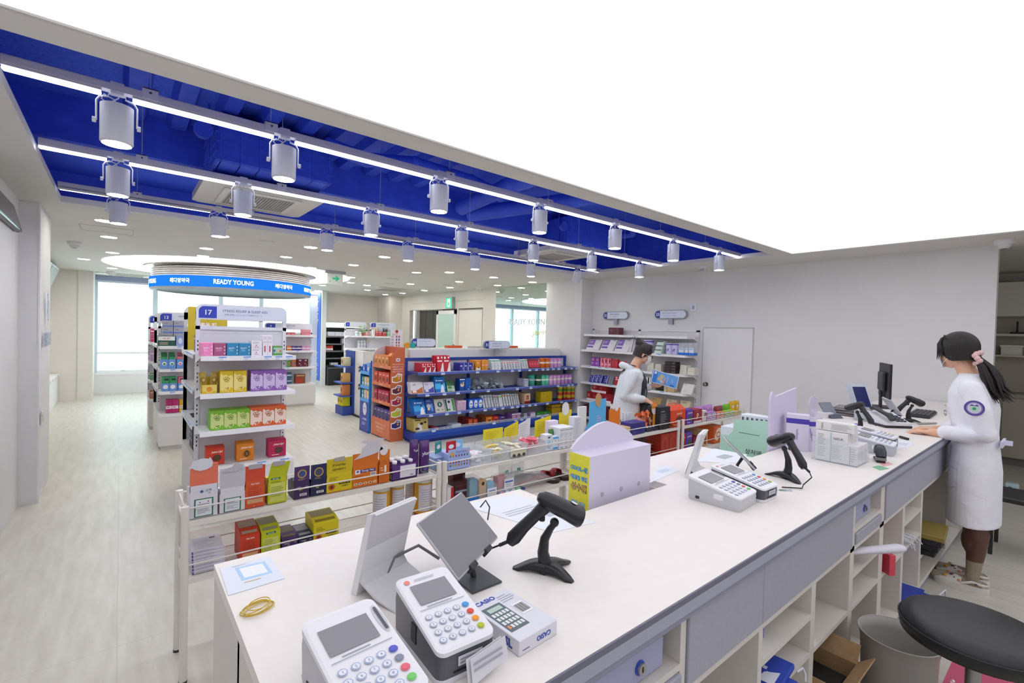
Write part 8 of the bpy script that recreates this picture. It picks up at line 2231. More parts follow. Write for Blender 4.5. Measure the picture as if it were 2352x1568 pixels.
# standing pda, monitor, keyboard, brochures
t = thing('handheld_reader', 'pale blue-grey handheld device with a dark blue screen standing behind the phone', 'device', (4.95, 1.2, CT + .0005), -.5)
b = M().prism([(0, 0), (.05, 0), (.14, .24), (.1, .25)], -.08, .08, '#c3ccd8', 'x')
b.quad((-.065, .0075, .03), (.065, .0075, .03), (.065, .089, .225), (-.065, .089, .225), '#1d2560/gloss').quad((-.0, .02, .05), (.055, .02, .05), (.05, .06, .145), (-.0, .06, .145), '#8c909c/gloss')
b.v = [Vector((v.x, v.y - (.002 if i >= len(b.v) - 8 else 0), v.z)) for i, v in enumerate(b.v)]
obj('device_body', b, t)
t = thing('computer_monitor', 'black computer monitor seen at a slant at the far end of the counter', 'monitor', (5.62, 1.22, CT + .0005), math.radians(22.5))
obj('panel', M().rbox(-.23, 0, .1, .23, .02, .42, '#1c1a1b', .004).plate((0, 0, .26), X, Z, 0, 0, .445, .3, '#4b4443/gloss'), t)
obj('back_housing', M().rbox(-.12, .02, .16, .12, .05, .34, '#2a2a2e', .01), t)
obj('neck', M().rbox(-.03, .03, .0, .03, .05, .2, '#202024', .004), t)
obj('foot', M().rbox(-.11, -.05, 0, .11, .11, .012, '#202024', .004), t)
t = thing('keyboard', 'black keyboard between the monitor and the pharmacist', 'keyboard', (5.35, .905, CT + .0005), .05)
obj('case', M().rbox(-.22, -.075, 0, .22, .075, .022, '#2b2c31', .005), t)
k = M()
for j in range(5):
 for i in range(14):
  k.rbox(-.21 + i * .03, -.066 + j * .027, .022, -.184 + i * .03, -.043 + j * .027, .03, '#3c3d44', .002)
obj('keys', k, t)
for k in range(9):
 obj('brochure', M().rbox(-.13, -.1, 0, .13, .1, .0065, ('#4a4446', '#a49ca0', '#6a6264')[k % 3], .001).plate((0, 0, .0066), X, Y, 0, 0, .2, .16, '#8a7f84'), loc=(4.78 + .004 * (k % 3), 1.28, CT + .0005 + k * .0068), rz=.1 * math.sin(k), label='dark printed brochure in the stack near the monitor, %s' % ('lowest' if k == 0 else 'topmost' if k == 8 else ORD[k] + ' from the bottom'), cat='brochure', group='brochures stacked on the counter')
t = thing('card_holder', 'small folding card holder behind the clear carton holder', 'card holder', (4.45, 1.3, CT + .0005), -.4)
obj('plate', M().prism([(0, 0), (.012, 0), (.09, .11), (.08, .115)], -.06, .06, '#7c8290/satin', 'x'), t)
obj('plate', M().prism([(-.04, 0), (-.03, 0), (.0, .03)], -.06, .06, '#4c5060', 'x'), t)
obj('charm', M().ball((.05, -.03, .012), .012, '#3c5cd0').ball((.075, -.03, .012), .009, '#c84c4c'), loc=(4.1, 1.1, CT), label='little blue and red charm beside the clear carton holder', cat='charm')
b = M().prism([(0, 0), (.1, -.03), (.12, .07), (.02, .1)], 0, .04, '#dcdade', 'z')
obj('white_card_stack', b, loc=(4.35, 1.33, CT + .0005), label='white folded card stack behind the banded cartons', cat='card stack')
obj('mouse', M().ball((0, 0, .016), (.03, .045, .018), '#26272c').ball((.0, .05, .014), (.02, .02, .014), '#e08a3c'), loc=(5.0, 1.14, CT), label='dark mouse-like object with an orange end under the small tablet', cat='computer mouse')
# floor and cubby things
t = thing('bar_stool', 'round black padded stool behind the counter', 'stool', (2.16, .21, 0))
b = M().lathe([(.001, .615), (.16, .615), (.19, .63), (.195, .66), (.185, .685), (.15, .695), (.001, .698)], 'leather', seg=56)
obj('seat', b, t)
obj('seam', M().tube([(.1945 * math.cos(a), .1945 * math.sin(a), .668) for a in [2 * math.pi * i / 48 for i in range(48)]], .0025, '#2a2b2f', seg=5, closed=True), t)
obj('column', M().cyl((0, 0, .06), .025, .36, '#b9b9bc/metal').cyl((0, 0, .4), .02, .215, '#9a9a9e/metal'), t)
obj('lever', M().tube([(.03, 0, .6), (.12, -.05, .57), (.15, -.06, .55)], .006, '#1a1a1c', seg=6), t)
obj('foot_plate', M().lathe([(.001, 0), (.2, 0), (.2, .008), (.04, .05), (.001, .06)], '#a8a8ac/metal', seg=40), t)
t = thing('waste_bin', 'grey ribbed round waste bin beside the stool', 'bin', (2.44, .455, 0))
b = M()
n = 64
R = []
for (r, z) in ((.001, .002), (.105, 0), (.11, .01), (.125, .38), (.132, .415), (.135, .42), (.131, .42), (.122, .38), (.107, .012), (.001, .012)):
 R.append([(r * (1 + (.008 * (k % 2) if .1 < r and z not in (.415, .42) else 0)) * math.cos(2 * math.pi * k / n), r * (1 + (.008 * (k % 2) if .1 < r else 0)) * math.sin(2 * math.pi * k / n), z) for k in range(n)])
b.loft(R, '#a09d98', cap=False)
obj('bin_wall', b, t)
obj('label', M().box(-.008, .1262, .35, .012, .1275, .375, '#e2e4ee'), t)
obj('rim', M().tube([(.134 * math.cos(a), .134 * math.sin(a), .421) for a in [2 * math.pi * i / 48 for i in range(48)]], .0025, '#b4b0aa', seg=5, closed=True), t)
t = thing('cardboard_box', 'open brown cardboard box pushed into a counter cubby', 'box', (2.15, .545, .1258))
b = M()
for q in ((-.11, 0, 0, .11, .24, .003), (-.11, 0, 0, .11, .003, .2), (-.11, .237, 0, .11, .24, .2), (-.11, 0, 0, -.107, .24, .2), (.107, 0, 0, .11, .24, .2)):
 b.box(*q, 'kraft')
b.plate((0, 0, .08), X, Z, 0, 0, .05, .1, '#8f7350').lines((0, 0, .15), X, Z, .03, 0, .05, .012, 1, '#5c4a34')
obj('box_body', b, t)
obj('flap', M().prism([(0, .2), (.003, .2), (-.05, .245), (-.053, .242)], -.11, .13, 'kraft', 'x'), t)
obj('flap', M().prism([(.107, .2), (.11, .2), (.15, .26), (.147, .262)], 0, .2, 'kraft', 'y'), t)
obj('dark_contents', M().rbox(-.1, .01, .02, .1, .23, .15, '#1e1e20', .02), t)
t = thing('white_hook_lamp', 'white rounded plastic scraper lying across the counter cubbies', 'tool', (2.50, .60, .6405))
obj('handle', M().tube([(-.01, .1, .006), (.05, .05, .016), (.12, .0, .022), (.24, -.075, .026), (.26, -.085, .026)], .02, '#d9d8e4', seg=12, rs=[(.02, .006), (.02, .012), (.022, .016), (.024, .02), (.02, .014)]), t)
obj('end_disc', M().cyl((.0, .1, -.02), .022, .02, '#b8bcd0', seg=18), t)
t0 = None
def cub(name, b, x, y, z, label, cat, rz_=0, rot=None):
 return obj(name, b, loc=(x, y, z + .0005), rz=rz_, rot=rot, label=label, cat=cat)
def leaf(name, w_, d, h, c, x, y, z, label, rz_=0, art=None, cat='booklet'):
 b = M().rbox(-w_ / 2, 0, 0, w_ / 2, d, h, c, .001)
 if art:
  art(b)
 return cub(name, b, x, y, z, label, cat, rz_)
cub('folded_leaflet', M().prism([(0, 0), (.12, .0), (.1, .11), (.0, .13)], 0, .004, '#ced0e0', 'y').prism([(.118, 0), (.122, 0), (.102, .11), (.098, .11)], -.001, .012, '#3c50c8', 'y'), 1.565, .64, .5955, 'standing white leaflet with blue edge in a counter cubby', 'leaflet', rz_=.25)
for k in range(2):
 b = M().rbox(0, 0, 0, .17, .2, .02, '#2c48b4', .004)
 for i in range(4):
  b.plate((0, 0, .0202), X, Y, .05 + i * .025, .05 + .015 * i, .018, .012, '#dfe2f2')
 b.plate((0, 0, .0202), X, Y, .05, .12, .06, .06, '#dfe2f2').prism([(0, .02), (.08, .02), (.05, .06), (0, .07)], .0202, .021, '#e2e4ee', 'z')
 cub('blue_paper_bag', b, 1.57 + .05 * k, .56 + .03 * k, .4535 + .021 * k, '%s flat blue paper bag with white print in a counter cubby' % ('lower', 'upper')[k], 'paper bag', rz_=.1)
cub('cord_end', M().tube([(0, 0, 0), (.02, -.01, .01), (.03, -.015, -.01), (.02, -.02, -.03)], .004, '#d9d9e4', seg=6), 1.79, .6, .47, 'white cord handle hanging from the blue bags', 'cord')
leaf('gift_carton', .06, .12, .13, '#dcdce6', 2.04, .64, .4545, 'white carton with orange edge in a counter cubby', art=lambda b: b.plate((0, 0, .13), X, Y, 0, .01, .058, .018, '#e0a038', .0008), cat='carton')
cub('kraft_sleeve', M().tube([(0, 0, 0), (.02, 0, .08), (.0, 0, .16), (-.04, 0, .2)], .05, '#c89c68', seg=4, rs=[(.05, .004)] * 4), 2.13, .75, .462, 'bent kraft paper sleeve in the upper counter cubby', 'paper')
leaf('blue_pouch', .05, .06, .1, '#2b459c', 2.09, .82, .4545, 'crumpled dark blue pouch behind the kraft sleeve', cat='pouch')
for k, (c, nm) in enumerate((('#e8c8a0', 'cream'), ('#d8b42c', 'yellow'), ('#c02c54', 'crimson'))):
 leaf('booklet', .2, .2, .03, c, 3.03, .68, .4515 + .031 * k, nm + ' booklet lying in the tall counter cubby', rz_=.15 * k - .2)
leaf('red_white_carton', .14, .03, .1, '#d84a5c', 3.0, .63, .4515, 'small red and white carton standing before the booklets', rz_=.9, art=lambda b: b.plate((0, 0, .05), X, Z, 0, 0, .11, .07, '#ece4e8'), cat='carton')
leaf('wine_triangle_pouch', .14, .2, .02, '#7c1c3c', 3.0, .66, .27, 'wine-red pouch on a middle ledge of the tall cubby', rz_=.5, cat='pouch').location.z = .1255
b = M()
rnd = random.Random(12)
for k in range(9):
 x, y = rnd.uniform(-.05, .12), rnd.uniform(-.03, .02)
 b.tube([(x, y + .1, .03), (x + .03, y + .03, .035), (x + .05, y - .02, .02), (x + .06, y - .04, -.03 + .02 * (k % 3))], .003, '#dcdce8', seg=5)
b.rbox(-.1, .03, .002, .02, .15, .05, '#3c54b0', .01)
cub('bag_cords', b, 3.44, .64, .4575, 'tangle of white cord handles on blue bags in a counter cubby', 'cord bundle')
for k in range(3):
 leaf('blue_folder', .26, .2, .02 if k < 2 else .004, '#2a3fa6', 3.42 + .03 * k, .52 + .02 * k, .1255 + .022 * k, '%s royal blue bag folder jutting from the low cubby' % ('lowest', 'middle', 'top')[k], rz_=-.2 + .12 * k, cat='folder')
cub('folder_cord', M().tube([(0, 0, .05), (.03, -.02, .08), (.05, -.02, .03), (.04, 0, .002)], .004, '#d9dae6', seg=6), 3.6, .5, .1255, 'white looped cord beside the blue folders', 'cord')
for k in range(4):
 b = M().rbox(-.15, 0, 0, .15, .22, .032, ('#17171a', '#1c1c20', '#26242a', '#8a7a3c')[k], .004)
 cub('black_tray', b, 3.97, .56 - .01 * k, .3005 + .034 * k, '%s black tray in the stack by the pharmacist' % ('lowest', 'second', 'third', 'topmost, gold-edged')[k], 'tray', rz_=.03 * k)
tag(obj('pink_storage_box', M().prism([(-.22, -.16), (.22, -.16), (.22, .16), (-.22, .16)], 0, .2, '#8c2440', 'z').box(-.23, -.17, .2, .23, .17, .22, '#b8456a').box(-.2, -.161, .06, .2, -.16, .07, '#6c1830'), loc=(2.78, .17, 0)), 'dark pink storage box on the floor beyond the stool', 'box')
obj('sprig_toy', M().ball((0, 0, .01), .008, '#e8c8d0').ball((.012, 0, .018), .006, '#f0e6ea').ball((-.01, .004, .02), .006, '#e0a8b4'), loc=(2.60, .31, .2205), label='tiny pale pink clip on the corner of the pink box', cat='hair clip')
# chair beyond the pharmacist, gadget on floor
t = thing('dark_chair', 'chair with thin dark legs mostly hidden behind the pharmacist', 'chair', (5.35, .28, 0))
obj('seat', M().rbox(-.2, -.18, .42, .2, .18, .46, '#2a2a2c', .01), t)
for x in (-.18, .18):
 for y in (-.16, .16):
  obj('leg', M().rbox(x - .012, y - .012, 0, x + .012, y + .012, .42, '#2c2b29', .002), t)
t = thing('floor_gadget', 'small pale blue gadget on thin legs on the far floor', 'gadget', (7.3, .52, 0))
obj('gadget_body', M().rbox(-.06, -.09, .05, .06, .02, .15, '#c3dbe2', .015).cyl((-.062, -.03, .1), .02, .004, '#3c6c7c', 'x'), t)
for s in (-1, 1):
 obj('leg', M().tube([(0, .01 * s, .06), (.02 * s, -.09 * s, .004)], .006, '#b4b6bc', seg=6), t)
# ---------------------------------------------------------------- people
def remeshed(name, b, parent, voxel, matf, smooth=4, extra=None, key0='skin'):
 """Fuse overlapping closed volumes into one continuous skin; matf(center) gives a material key per face."""
 me = mesh_of(b, name)
 o = bpy.data.objects.new(name, me)
 COL.objects.link(o)
 m = o.modifiers.new('fuse', 'REMESH')
 m.mode = 'VOXEL'
 m.voxel_size = voxel
 m.use_smooth_shade = True
 s_ = o.modifiers.new('soft', 'SMOOTH')
 s_.iterations = smooth
 s_.factor = .5
 dg = bpy.context.evaluated_depsgraph_get()
 me2 = bpy.data.meshes.new_from_object(o.evaluated_get(dg))
 o.modifiers.clear()
 o.data = me2
 me2.name = name
 me2.materials.clear()
 keys = []
 idx = []
 for p in me2.polygons:
  k = matf(p.center) if callable(matf) else matf
  if k not in keys:
   keys.append(k)
  idx.append(keys.index(k))
 for k in keys:
  me2.materials.append(mat(k))
 me2.polygons.foreach_set('material_index', idx)
 me2.polygons.foreach_set('use_smooth', [True] * len(me2.polygons))
 o.parent = parent
 return o
def chain(b, pts, rs, m='skin', seg=12):
 """Tapered limb with rounded ends."""
 b.tube(pts, .01, m, seg=seg, rs=[(r, r) if not isinstance(r, tuple) else r for r in rs])
 for p, r in zip(pts, rs):
  r = r if not isinstance(r, tuple) else min(r)
  b.ball(p, r * .995, m, 12, 8)
def ell(c, rx, ry, z, n=28, pw=1.0):
 return [(c[0] + rx * math.copysign(abs(math.cos(t)) ** pw, math.cos(t)), c[1] + ry * math.copysign(abs(math.sin(t)) ** pw, math.sin(t)), z) for t in [2 * math.pi * k / n for k in range(n)]]
def hand(b, wrist, d, nrm, side, curl=.5, s=1.0):
 """Palm, four unequal bent fingers and a side thumb. d: forward dir, nrm: back-of-hand normal, side: thumb side dir."""
 W, d, nrm, side = Vector(wrist), Vector(d).normalized(), Vector(nrm).normalized(), Vector(side).normalized()
 R = []
 for f, wd, th in ((0, .026, .018), (.03, .034, .015), (.06, .039, .013), (.085, .038, .011)):
  c = W + d * f * s
  R.append([c + side * wd * s * math.cos(t) + nrm * th * s * math.sin(t) for t in [2 * math.pi * k / 12 for k in range(12)]])
 b.loft(R, 'skin')
 for i, (off, L) in enumerate(((.028, .072), (.0095, .08), (-.0095, .075), (-.028, .058))):
  p = W + d * .078 * s + side * off * s
  a = 0
  pts = [p - d * .012 * s]
  q = p
  for k, fr in enumerate((.45, .32, .23)):
   a += curl * (.55 + .15 * k + .05 * i)
   q = q + (d * math.cos(a) - nrm * math.sin(a)) * L * fr * s
   pts.append(q)
  chain(b, pts, [.0088 * s, .0086 * s, .008 * s, .0068 * s], seg=8)
 p = W + d * .025 * s + side * .026 * s
 q1 = p + (d * .6 + side * .75 - nrm * .2).normalized() * .034 * s
 q2 = q1 + (d * .9 + side * .2 - nrm * .45 * (1 + curl)).normalized() * .03 * s
 q3 = q2 + (d * .95 - side * .1 - nrm * .5 * (1 + curl)).normalized() * .022 * s
 chain(b, [p, q1, q2, q3], [.013 * s, .011 * s, .0098 * s, .008 * s], seg=8)
def head_geo(b, Hm, s=1.0):
 """Skull, jaw, nose, lips, brow, ears in head space: origin between the ears, +x face, +z crown."""
 def P(x, y, z):
  return Hm @ Vector((x * s, y * s, z * s))
 def E(c, r, seg=16, rings=12):
  R = []
  for i in range(rings + 1):
   t = -math.pi / 2 + math.pi * i / rings
   R.append([P(c[0] + r[0] * math.cos(t) * math.cos(2 * math.pi * k / seg), c[1] + r[1] * math.cos(t) * math.sin(2 * math.pi * k / seg), c[2] + r[2] * math.sin(t)) for k in range(seg)])
  b.loft(R, 'skin', cap=False)
 E((-.005, 0, .035), (.095, .075, .085))
 E((.03, 0, -.03), (.06, .058, .07))
 E((.055, 0, -.075), (.032, .034, .028))
 E((.062, 0, .02), (.03, .055, .04))
 E((.092, 0, -.012), (.02, .012, .028))
 E((.104, 0, -.025), (.014, .014, .011))
 E((.082, 0, -.055), (.016, .024, .009))
 E((.08, 0, -.066), (.015, .02, .008))
 for q in (-1, 1):
  E((.068, .034 * q, -.028), (.022, .022, .022))
  E((.0, .076 * q, -.01), (.016, .009, .03), 10, 8)
  E((.083, .028 * q, .022), (.012, .02, .008), 10, 8)
 return P
def Hmat(pos, yaw=0, pitch=0, roll=0):
 return Matrix.Translation(pos) @ Matrix.Rotation(yaw, 4, 'Z') @ Matrix.Rotation(pitch, 4, 'Y') @ Matrix.Rotation(roll, 4, 'X')
def face_parts(root, P, s, Hm):
 for q in (-1, 1):
  e = M().ball(P(.084, .028 * q, .006), (.0095 * s,) * 3, '#f0ece8/gloss', 12, 9)
  c = P(.093, .028 * q, .005)
  e.ball(c, (.004 * s,) * 3, '#1c1210/gloss', 10, 7)
  obj('eye', e, root)
def hair_cap(b, P, key, sx=1.0, front=.35, low=-.05, vol=1.0):
 """Smooth shell over the crown and back of the head; open at the face."""
 R = []
 n = 30
 for i in range(13):
  t = i / 12
  row_ = []
  for k in range(n):
   a = 2 * math.pi * k / n
   fx = math.cos(a)
   zl = low + (front - low) * max(0, fx) ** 1.2 * .28
   th = (1 - t) * math.pi / 2
   z = .035 + (.098 * math.sin(th)) if t < .6 else None
   ph = math.pi / 2 * (1 - t) if t < .5 else 0
   # crown to hairline
   zt = .135 * vol
   zz = zt + (zl - zt) * (1 - math.cos(t * math.pi / 2)) if t < 1 else zl
   q = math.sqrt(max(0, 1 - ((zz - .035) / (.102 * vol)) ** 2)) if zz > .035 else 1 - .08 * ((.035 - zz) / .1)
   q = max(q, .02)
   row_.append(P(-.008 + .105 * vol * q * fx, .085 * vol * q * math.sin(a), zz))
  R.append(row_)
 b.loft(R, key, cap=False)
 b.add(R[0], [tuple(range(n))], key, True)
 # inner skin closes the shell
 R2 = [[v + (P(0, 0, .02) - v) * .06 for v in r] for r in (R[-1], R[-4], R[-7], R[-10])]
 b.loft([R[-1]] + R2, key, cap=False)
# ---- pharmacist: stands at the counter facing +y, head turned away
ph = thing('person', 'person in a white coat with a black ponytail behind the counter', 'person', (4.38, .46, 0), PI / 2)
# local frame: +x = towards the counter (+y world), +y = her left (-x world)
b = M()
Lh = Hmat(Vector((.105, 0, 1.545)), yaw=-.5, pitch=.12)
P = head_geo(b, Lh)
chain(b, [(.03, 0, 1.36), (.06, 0, 1.42), (.09, -.0, 1.5)], [.062, .052, .052])
b.loft([ell((0, 0), .1, .15, .86), ell((0, 0), .105, .16, .95), ell((0, 0), .09, .135, 1.06), ell((.01, 0), .1, .15, 1.2), ell((.02, 0), .095, .17, 1.3), ell((.03, 0), .06, .10, 1.38)], 'skin')
for q, sx in ((1, 0), (-1, .01)):
 chain(b, [(0 + sx, .085 * q, .9), (.01 + sx, .085 * q, .7), (.005 + sx, .08 * q, .47), (-.035 + sx, .08 * q, .33), (-.02 + sx, .08 * q, .12), (-.015 + sx, .08 * q, .07)], [.095, .078, .056, .055, .036, .036], seg=16)
 b.ball((-.012 + sx, .08 * q, .33), (.058, .052, .1), 'skin')
 chain(b, [(-.04 + sx, .08 * q, .045), (.06 + sx, .08 * q, .045), (.16 + sx, .085 * q, .04)], [.033, .036, .03])
# arms: near (left) and far (right)
chain(b, [(.02, .165, 1.32), (-.05, .2, 1.05), (.17, .165, 1.005), (.2, .16, 1.003)], [.05, .043, .03, .027])
chain(b, [(.02, -.165, 1.32), (-.03, -.2, 1.05), (.17, -.02, 1.005), (.21, .01, 1.005)], [.05, .043, .03, .027])
hand(b, (.2, .16, 1.003), (.96, .12, -.02), (0, .15, 1), (.1, -1, 0), .45, .98)
hand(b, (.21, .015, 1.01), (.8, .6, -.02), (0, 0, 1), (-.6, .8, 0), .5, .98)
def pm(c):
 if c.z < .13 or (c.z < .2 and c.x < .05):
  return 'sock'
 if c.z < .85:
  return 'stocking'
 return 'skin'
remeshed('body', b, ph, .0055, pm, 3)
face_parts(ph, P, 1, Lh)
# coat
b = M()
b.loft([ell((-.0, 0), .135, .235, .435), ell((-.0, 0), .132, .228, .6), ell((0, 0), .13, .212, .78), ell((.005, 0), .118, .192, .93), ell((.008, 0), .112, .178, 1.03), ell((.02, 0), .128, .185, 1.18), ell((.03, 0), .118, .19, 1.28), ell((.03, 0), .098, .165, 1.345), ell((.035, 0), .07, .1, 1.39), ell((.04, 0), .062, .07, 1.41)], 'coat_white')
for q, pts in ((1, [(.02, .165, 1.315), (-.03, .2, 1.18), (-.06, .205, 1.045), (.02, .195, 1.02), (.13, .172, 1.017)]), (-1, [(.02, -.165, 1.315), (-.01, -.2, 1.18), (-.03, -.2, 1.045), (.05, -.13, 1.02), (.14, -.045, 1.02)])):
 chain(b, pts, [.062, .062, .06, .052, .047], 'coat_white', 16)
# collar
b.tube([(-.02, -.055, 1.40), (-.035, 0, 1.415), (-.02, .055, 1.40), (.04, .075, 1.385), (.1, .05, 1.33), (.13, .01, 1.24)], .012, 'coat_white', seg=8, rs=[(.012, .018)] * 4 + [(.008, .022), (.004, .012)])
coat = remeshed('coat', b, ph, .008, 'coat_white', 3)
# fine details on the coat
c = M()
nrm = Vector((0, 1, 0))
o = Vector((-.012, .2655, 1.205))
c.disc(o, -X, Z, 0, 0, .048, '#d6d3ea', off=.002, seg=28).ring(o, -X, Z, 0, 0, .048, .011, '#5a4a9c', off=.003).ring(o, -X, Z, 0, 0, .036, .003, '#7c6cb4', off=.003).plate(o, -X, Z, 0, -.003, .036, .03, '#b9d8c8', .0035).disc(o, -X, Z, 0, -.003, .009, '#2f9a6c', off=.004).poly(o, -X, Z, [(-.022, .014), (-.012, .024), (0, .016), (.012, .024), (.022, .014)], '#4c3c94', .004)
obj('sleeve_badge', c, coat)
c = M()
o = Vector((.152, .075, 1.135))
c.T = Matrix.Identity(4)
u_, v_ = Vector((-.5, .866, 0)), Z
c.ring(o, -u_, v_, 0, 0, .02, .004, '#332a70', off=.004).plate(o, -u_, v_, 0, -.008, .03, .004, '#332a70', .004).plate(o, -u_, v_, .008, .012, .03, .003, '#332a70', .004).lines(o, -u_, v_, 0, .05, .04, .01, 1, '#55508a')
obj('chest_embroidery', c, coat)
c = M().box(-.13, -.09, .955, -.118, .1, .995, '#dcdcf0').box(-.165, -.03, .96, -.12, -.015, .99, '#dcdcf0').cyl((-.131, -.05, .975), .009, -.004, '#e6e6f2', 'x', seg=14)
obj('back_belt', c, coat)
c = M()
c.tube([(.135, .04, .8), (.1, .14, .8), (.06, .185, .79)], .003, '#c8c8d8', seg=5).tube([(.06, .187, .79), (.06, .194, .68), (.1, .155, .66), (.135, .05, .67)], .002, '#cfcfde', seg=5)
obj('pocket', c, coat)
# hair
b = M()
hair_cap(b, P, 'hair', front=.32, low=-.06, vol=1.06)
hk = remeshed('hair', b, ph, .006, 'hair', 2) if False else obj('hair', b, ph)
c = M()
rnd = random.Random(6)
for k in range(60):
 a = rnd.uniform(-1, 1)
 q = rnd.uniform(.0, 1)
 p0 = P(.07 - .02 * abs(a), .05 * a, .11 + .015 * q)
 p1 = P(.02, .088 * a, .08 + .03 * q)
 p2 = P(-.06, .082 * a, .02 + .03 * q)
 p3 = P(-.11, .03 * a, -.045 + .02 * q)
 c.tube([p0, p1, p2, p3], .0016, 'hair', seg=4)
for k in range(16):
 y = .055 + .002 * k
 c.tube([P(.07 - .002 * k, y * .75, .108), P(.092 - .003 * k, y * .95, .065), P(.095 - .004 * k, y * 1.0, .01), P(.1 - .004 * k, y * 1.02, -.045 + .006 * (k % 5))], .0014, 'hair', seg=4)
obj('fringe', c, hk)
tail0 = Lh @ Vector((-.115, 0, -.05))
c = M()
for k in range(46):
 a, r = rnd.uniform(0, 6.28), math.sqrt(rnd.random())
 dx, dy = r * math.cos(a), r * math.sin(a)
 L = rnd.uniform(.8, 1.12)
 c.tube([tail0 + Vector((.01 + .015 * dx, .015 * dy, .01)), tail0 + Vector((-.035 + .035 * dx, .01 + .03 * dy, -.05)), tail0 + Vector((-.065 + .045 * dx, .02 + .04 * dy, -.12 * L)), tail0 + Vector((-.085 + .045 * dx, .02 + .04 * dy, -.19 * L)), tail0 + Vector((-.115 + .055 * dx - .03 * rnd.random(), .02 + .03 * dy, -.25 * L))], .008, 'hair', seg=5, rs=[(.008, .008), (.011, .011), (.011, .011), (.008, .008), (.001, .001)])
obj('ponytail', c, hk)
c = M()
for k in range(14):
 a = 2 * math.pi * k / 14
 c.ball(tail0 + Vector((.004 + .012 * math.sin(a * 3), .036 * math.cos(a), .036 * math.sin(a) + .004)), (.017, .017, .017), '#dcb4b4', 10, 7)
obj('scrunchie', c, hk)
# mask
c = M()
R = []
for i in range(7):
 t_ = i / 6
 R.append([P(.118 - .045 * abs(s_) ** 2.2 - .012 * abs(t_ - .5) * 2, .062 * s_, -.095 + .1 * t_) for s_ in [k / 5 - 1 for k in range(11)]])
c.loft(R, '#e2e6ec', cap=False, closed=False)
for q in (-1, 1):
 c.tube([P(.07, .062 * q, -.0), P(.03, .08 * q, .012), P(-.012, .084 * q, .004)], .0015, '#e6e6ea', seg=5)
 c.tube([P(.07, .062 * q, -.085), P(.03, .076 * q, -.05), P(-.012, .084 * q, -.03)], .0015, '#e6e6ea', seg=5)
obj('face_mask', c, ph)
# clogs
for q, sx in ((1, 0), (-1, .01)):
 cl = M()
 out = lambda k, wd: [(x * k, y * wd) for x, y in ((-.07, -.028), (-.08, 0), (-.07, .028), (-.02, .034), (.05, .042), (.12, .05), (.17, .04), (.19, .01), (.185, -.02), (.15, -.04), (.08, -.04), (0, -.034))]
 cl.loft([[(x, y, 0) for x, y in out(1, 1)], [(x, y, .03) for x, y in out(1.02, 1.05)], [(x, y, .04) for x, y in out(1.0, 1.0)]], '#d9d4cc')
 R = []
 for x, wd, hh in ((.05, .044, .075), (.08, .046, .08), (.12, .047, .07), (.16, .036, .05), (.188, .012, .035)):
  R.append([(x, (.004) + wd * math.cos(a), .032 + (hh - .032) * math.sin(a)) for a in [math.pi * k / 10 for k in range(11)]])
 cl.loft(R, '#dcd7cf', cap=False, closed=False)
 cl.tube([(.05, .046, .045), (.0, .046, .07), (-.05, .035, .06), (-.078, 0, .055), (-.05, -.035, .06), (.0, -.04, .07), (.05, -.044, .045)], .005, '#dcd7cf', seg=6, rs=[(.003, .009)] * 7)
 for (x, y, z, cc, r) in ((.1, .02, .077, '#4c2c24', .009), (.13, .03, .066, '#d89a2c', .012), (.085, .038, .068, '#2c2c2c', .005), (.15, .0, .062, '#2a2a2a', .005), (.06, .047, .06, '#e08a5c', .01), (.12, -.01, .078, '#c87c2c', .01), (-.02, .047, .062, '#3c4c5c', .008)):
  cl.ball((x, y, z), (r, r, r * .5), cc, 8, 6)
 o = obj('clog', cl, ph, loc=(-.02 + sx * 1.5, .08 * q, 0), rz=.05 * q)
# ---- shopper: faces right of the picture, looks at a blue box
sh = thing('person', 'person in a pale jacket and face mask looking at a blue box', 'person', (4.33, 3.17, 0), math.radians(-48))
b = M()
Hs = Hmat(Vector((.1, 0, 1.405)), yaw=.0, pitch=.38)
P2 = head_geo(b, Hs, .93)
chain(b, [(.0, 0, 1.22), (.03, 0, 1.29), (.07, 0, 1.36)], [.062, .052, .05])
b.loft([ell((-.02, 0), .11, .16, .75), ell((-.02, 0), .115, .165, .85), ell((-.01, 0), .1, .14, .96), ell((0, 0), .115, .15, 1.1), ell((0, 0), .1, .165, 1.18), ell((0, 0), .06, .1, 1.25)], 'skin')
for q in (-1, 1):
 chain(b, [(-.02, .08 * q, .8), (.0, .08 * q, .45), (-.02, .08 * q, .1)], [.09, .06, .04])
 chain(b, [(-.04, .085 * q, .04), (.1, .085 * q, .035)], [.035, .03])
chain(b, [(-.01, -.165, 1.19), (-.09, -.2, .96), (.1, -.19, .93), (.13, -.185, .925)], [.048, .042, .03, .026])
chain(b, [(-.01, .165, 1.19), (.03, .2, .97), (.22, .17, 1.035), (.25, .165, 1.045)], [.048, .042, .03, .026])
hand(b, (.125, -.185, .925), (.85, .1, -.4), (.3, -.5, .8), (.2, .9, .3), 1.0, .92)
hand(b, (.255, .15, 1.05), (.95, -.25, .25), (.1, .3, -.95), (.2, .3, .9), .7, .92)
def sm(c):
 return '#2b2a28' if c.z < .075 else 'skin'
remeshed('body', b, sh, .0055, sm, 3)
face_parts(sh, P2, .93, Hs)
b = M()
for q in (-1, 1):
 b.loft([ell((-.015, .09 * q), .075, .085, .1), ell((-.01, .09 * q), .085, .09, .4), ell((-.01, .085 * q), .1, .1, .7), ell((-.02, .07 * q), .115, .11, .82), ell((-.02, .05 * q), .112, .12, .93)], 'pants_tan')
remeshed('trousers', b, sh, .009, 'pants_tan', 4)
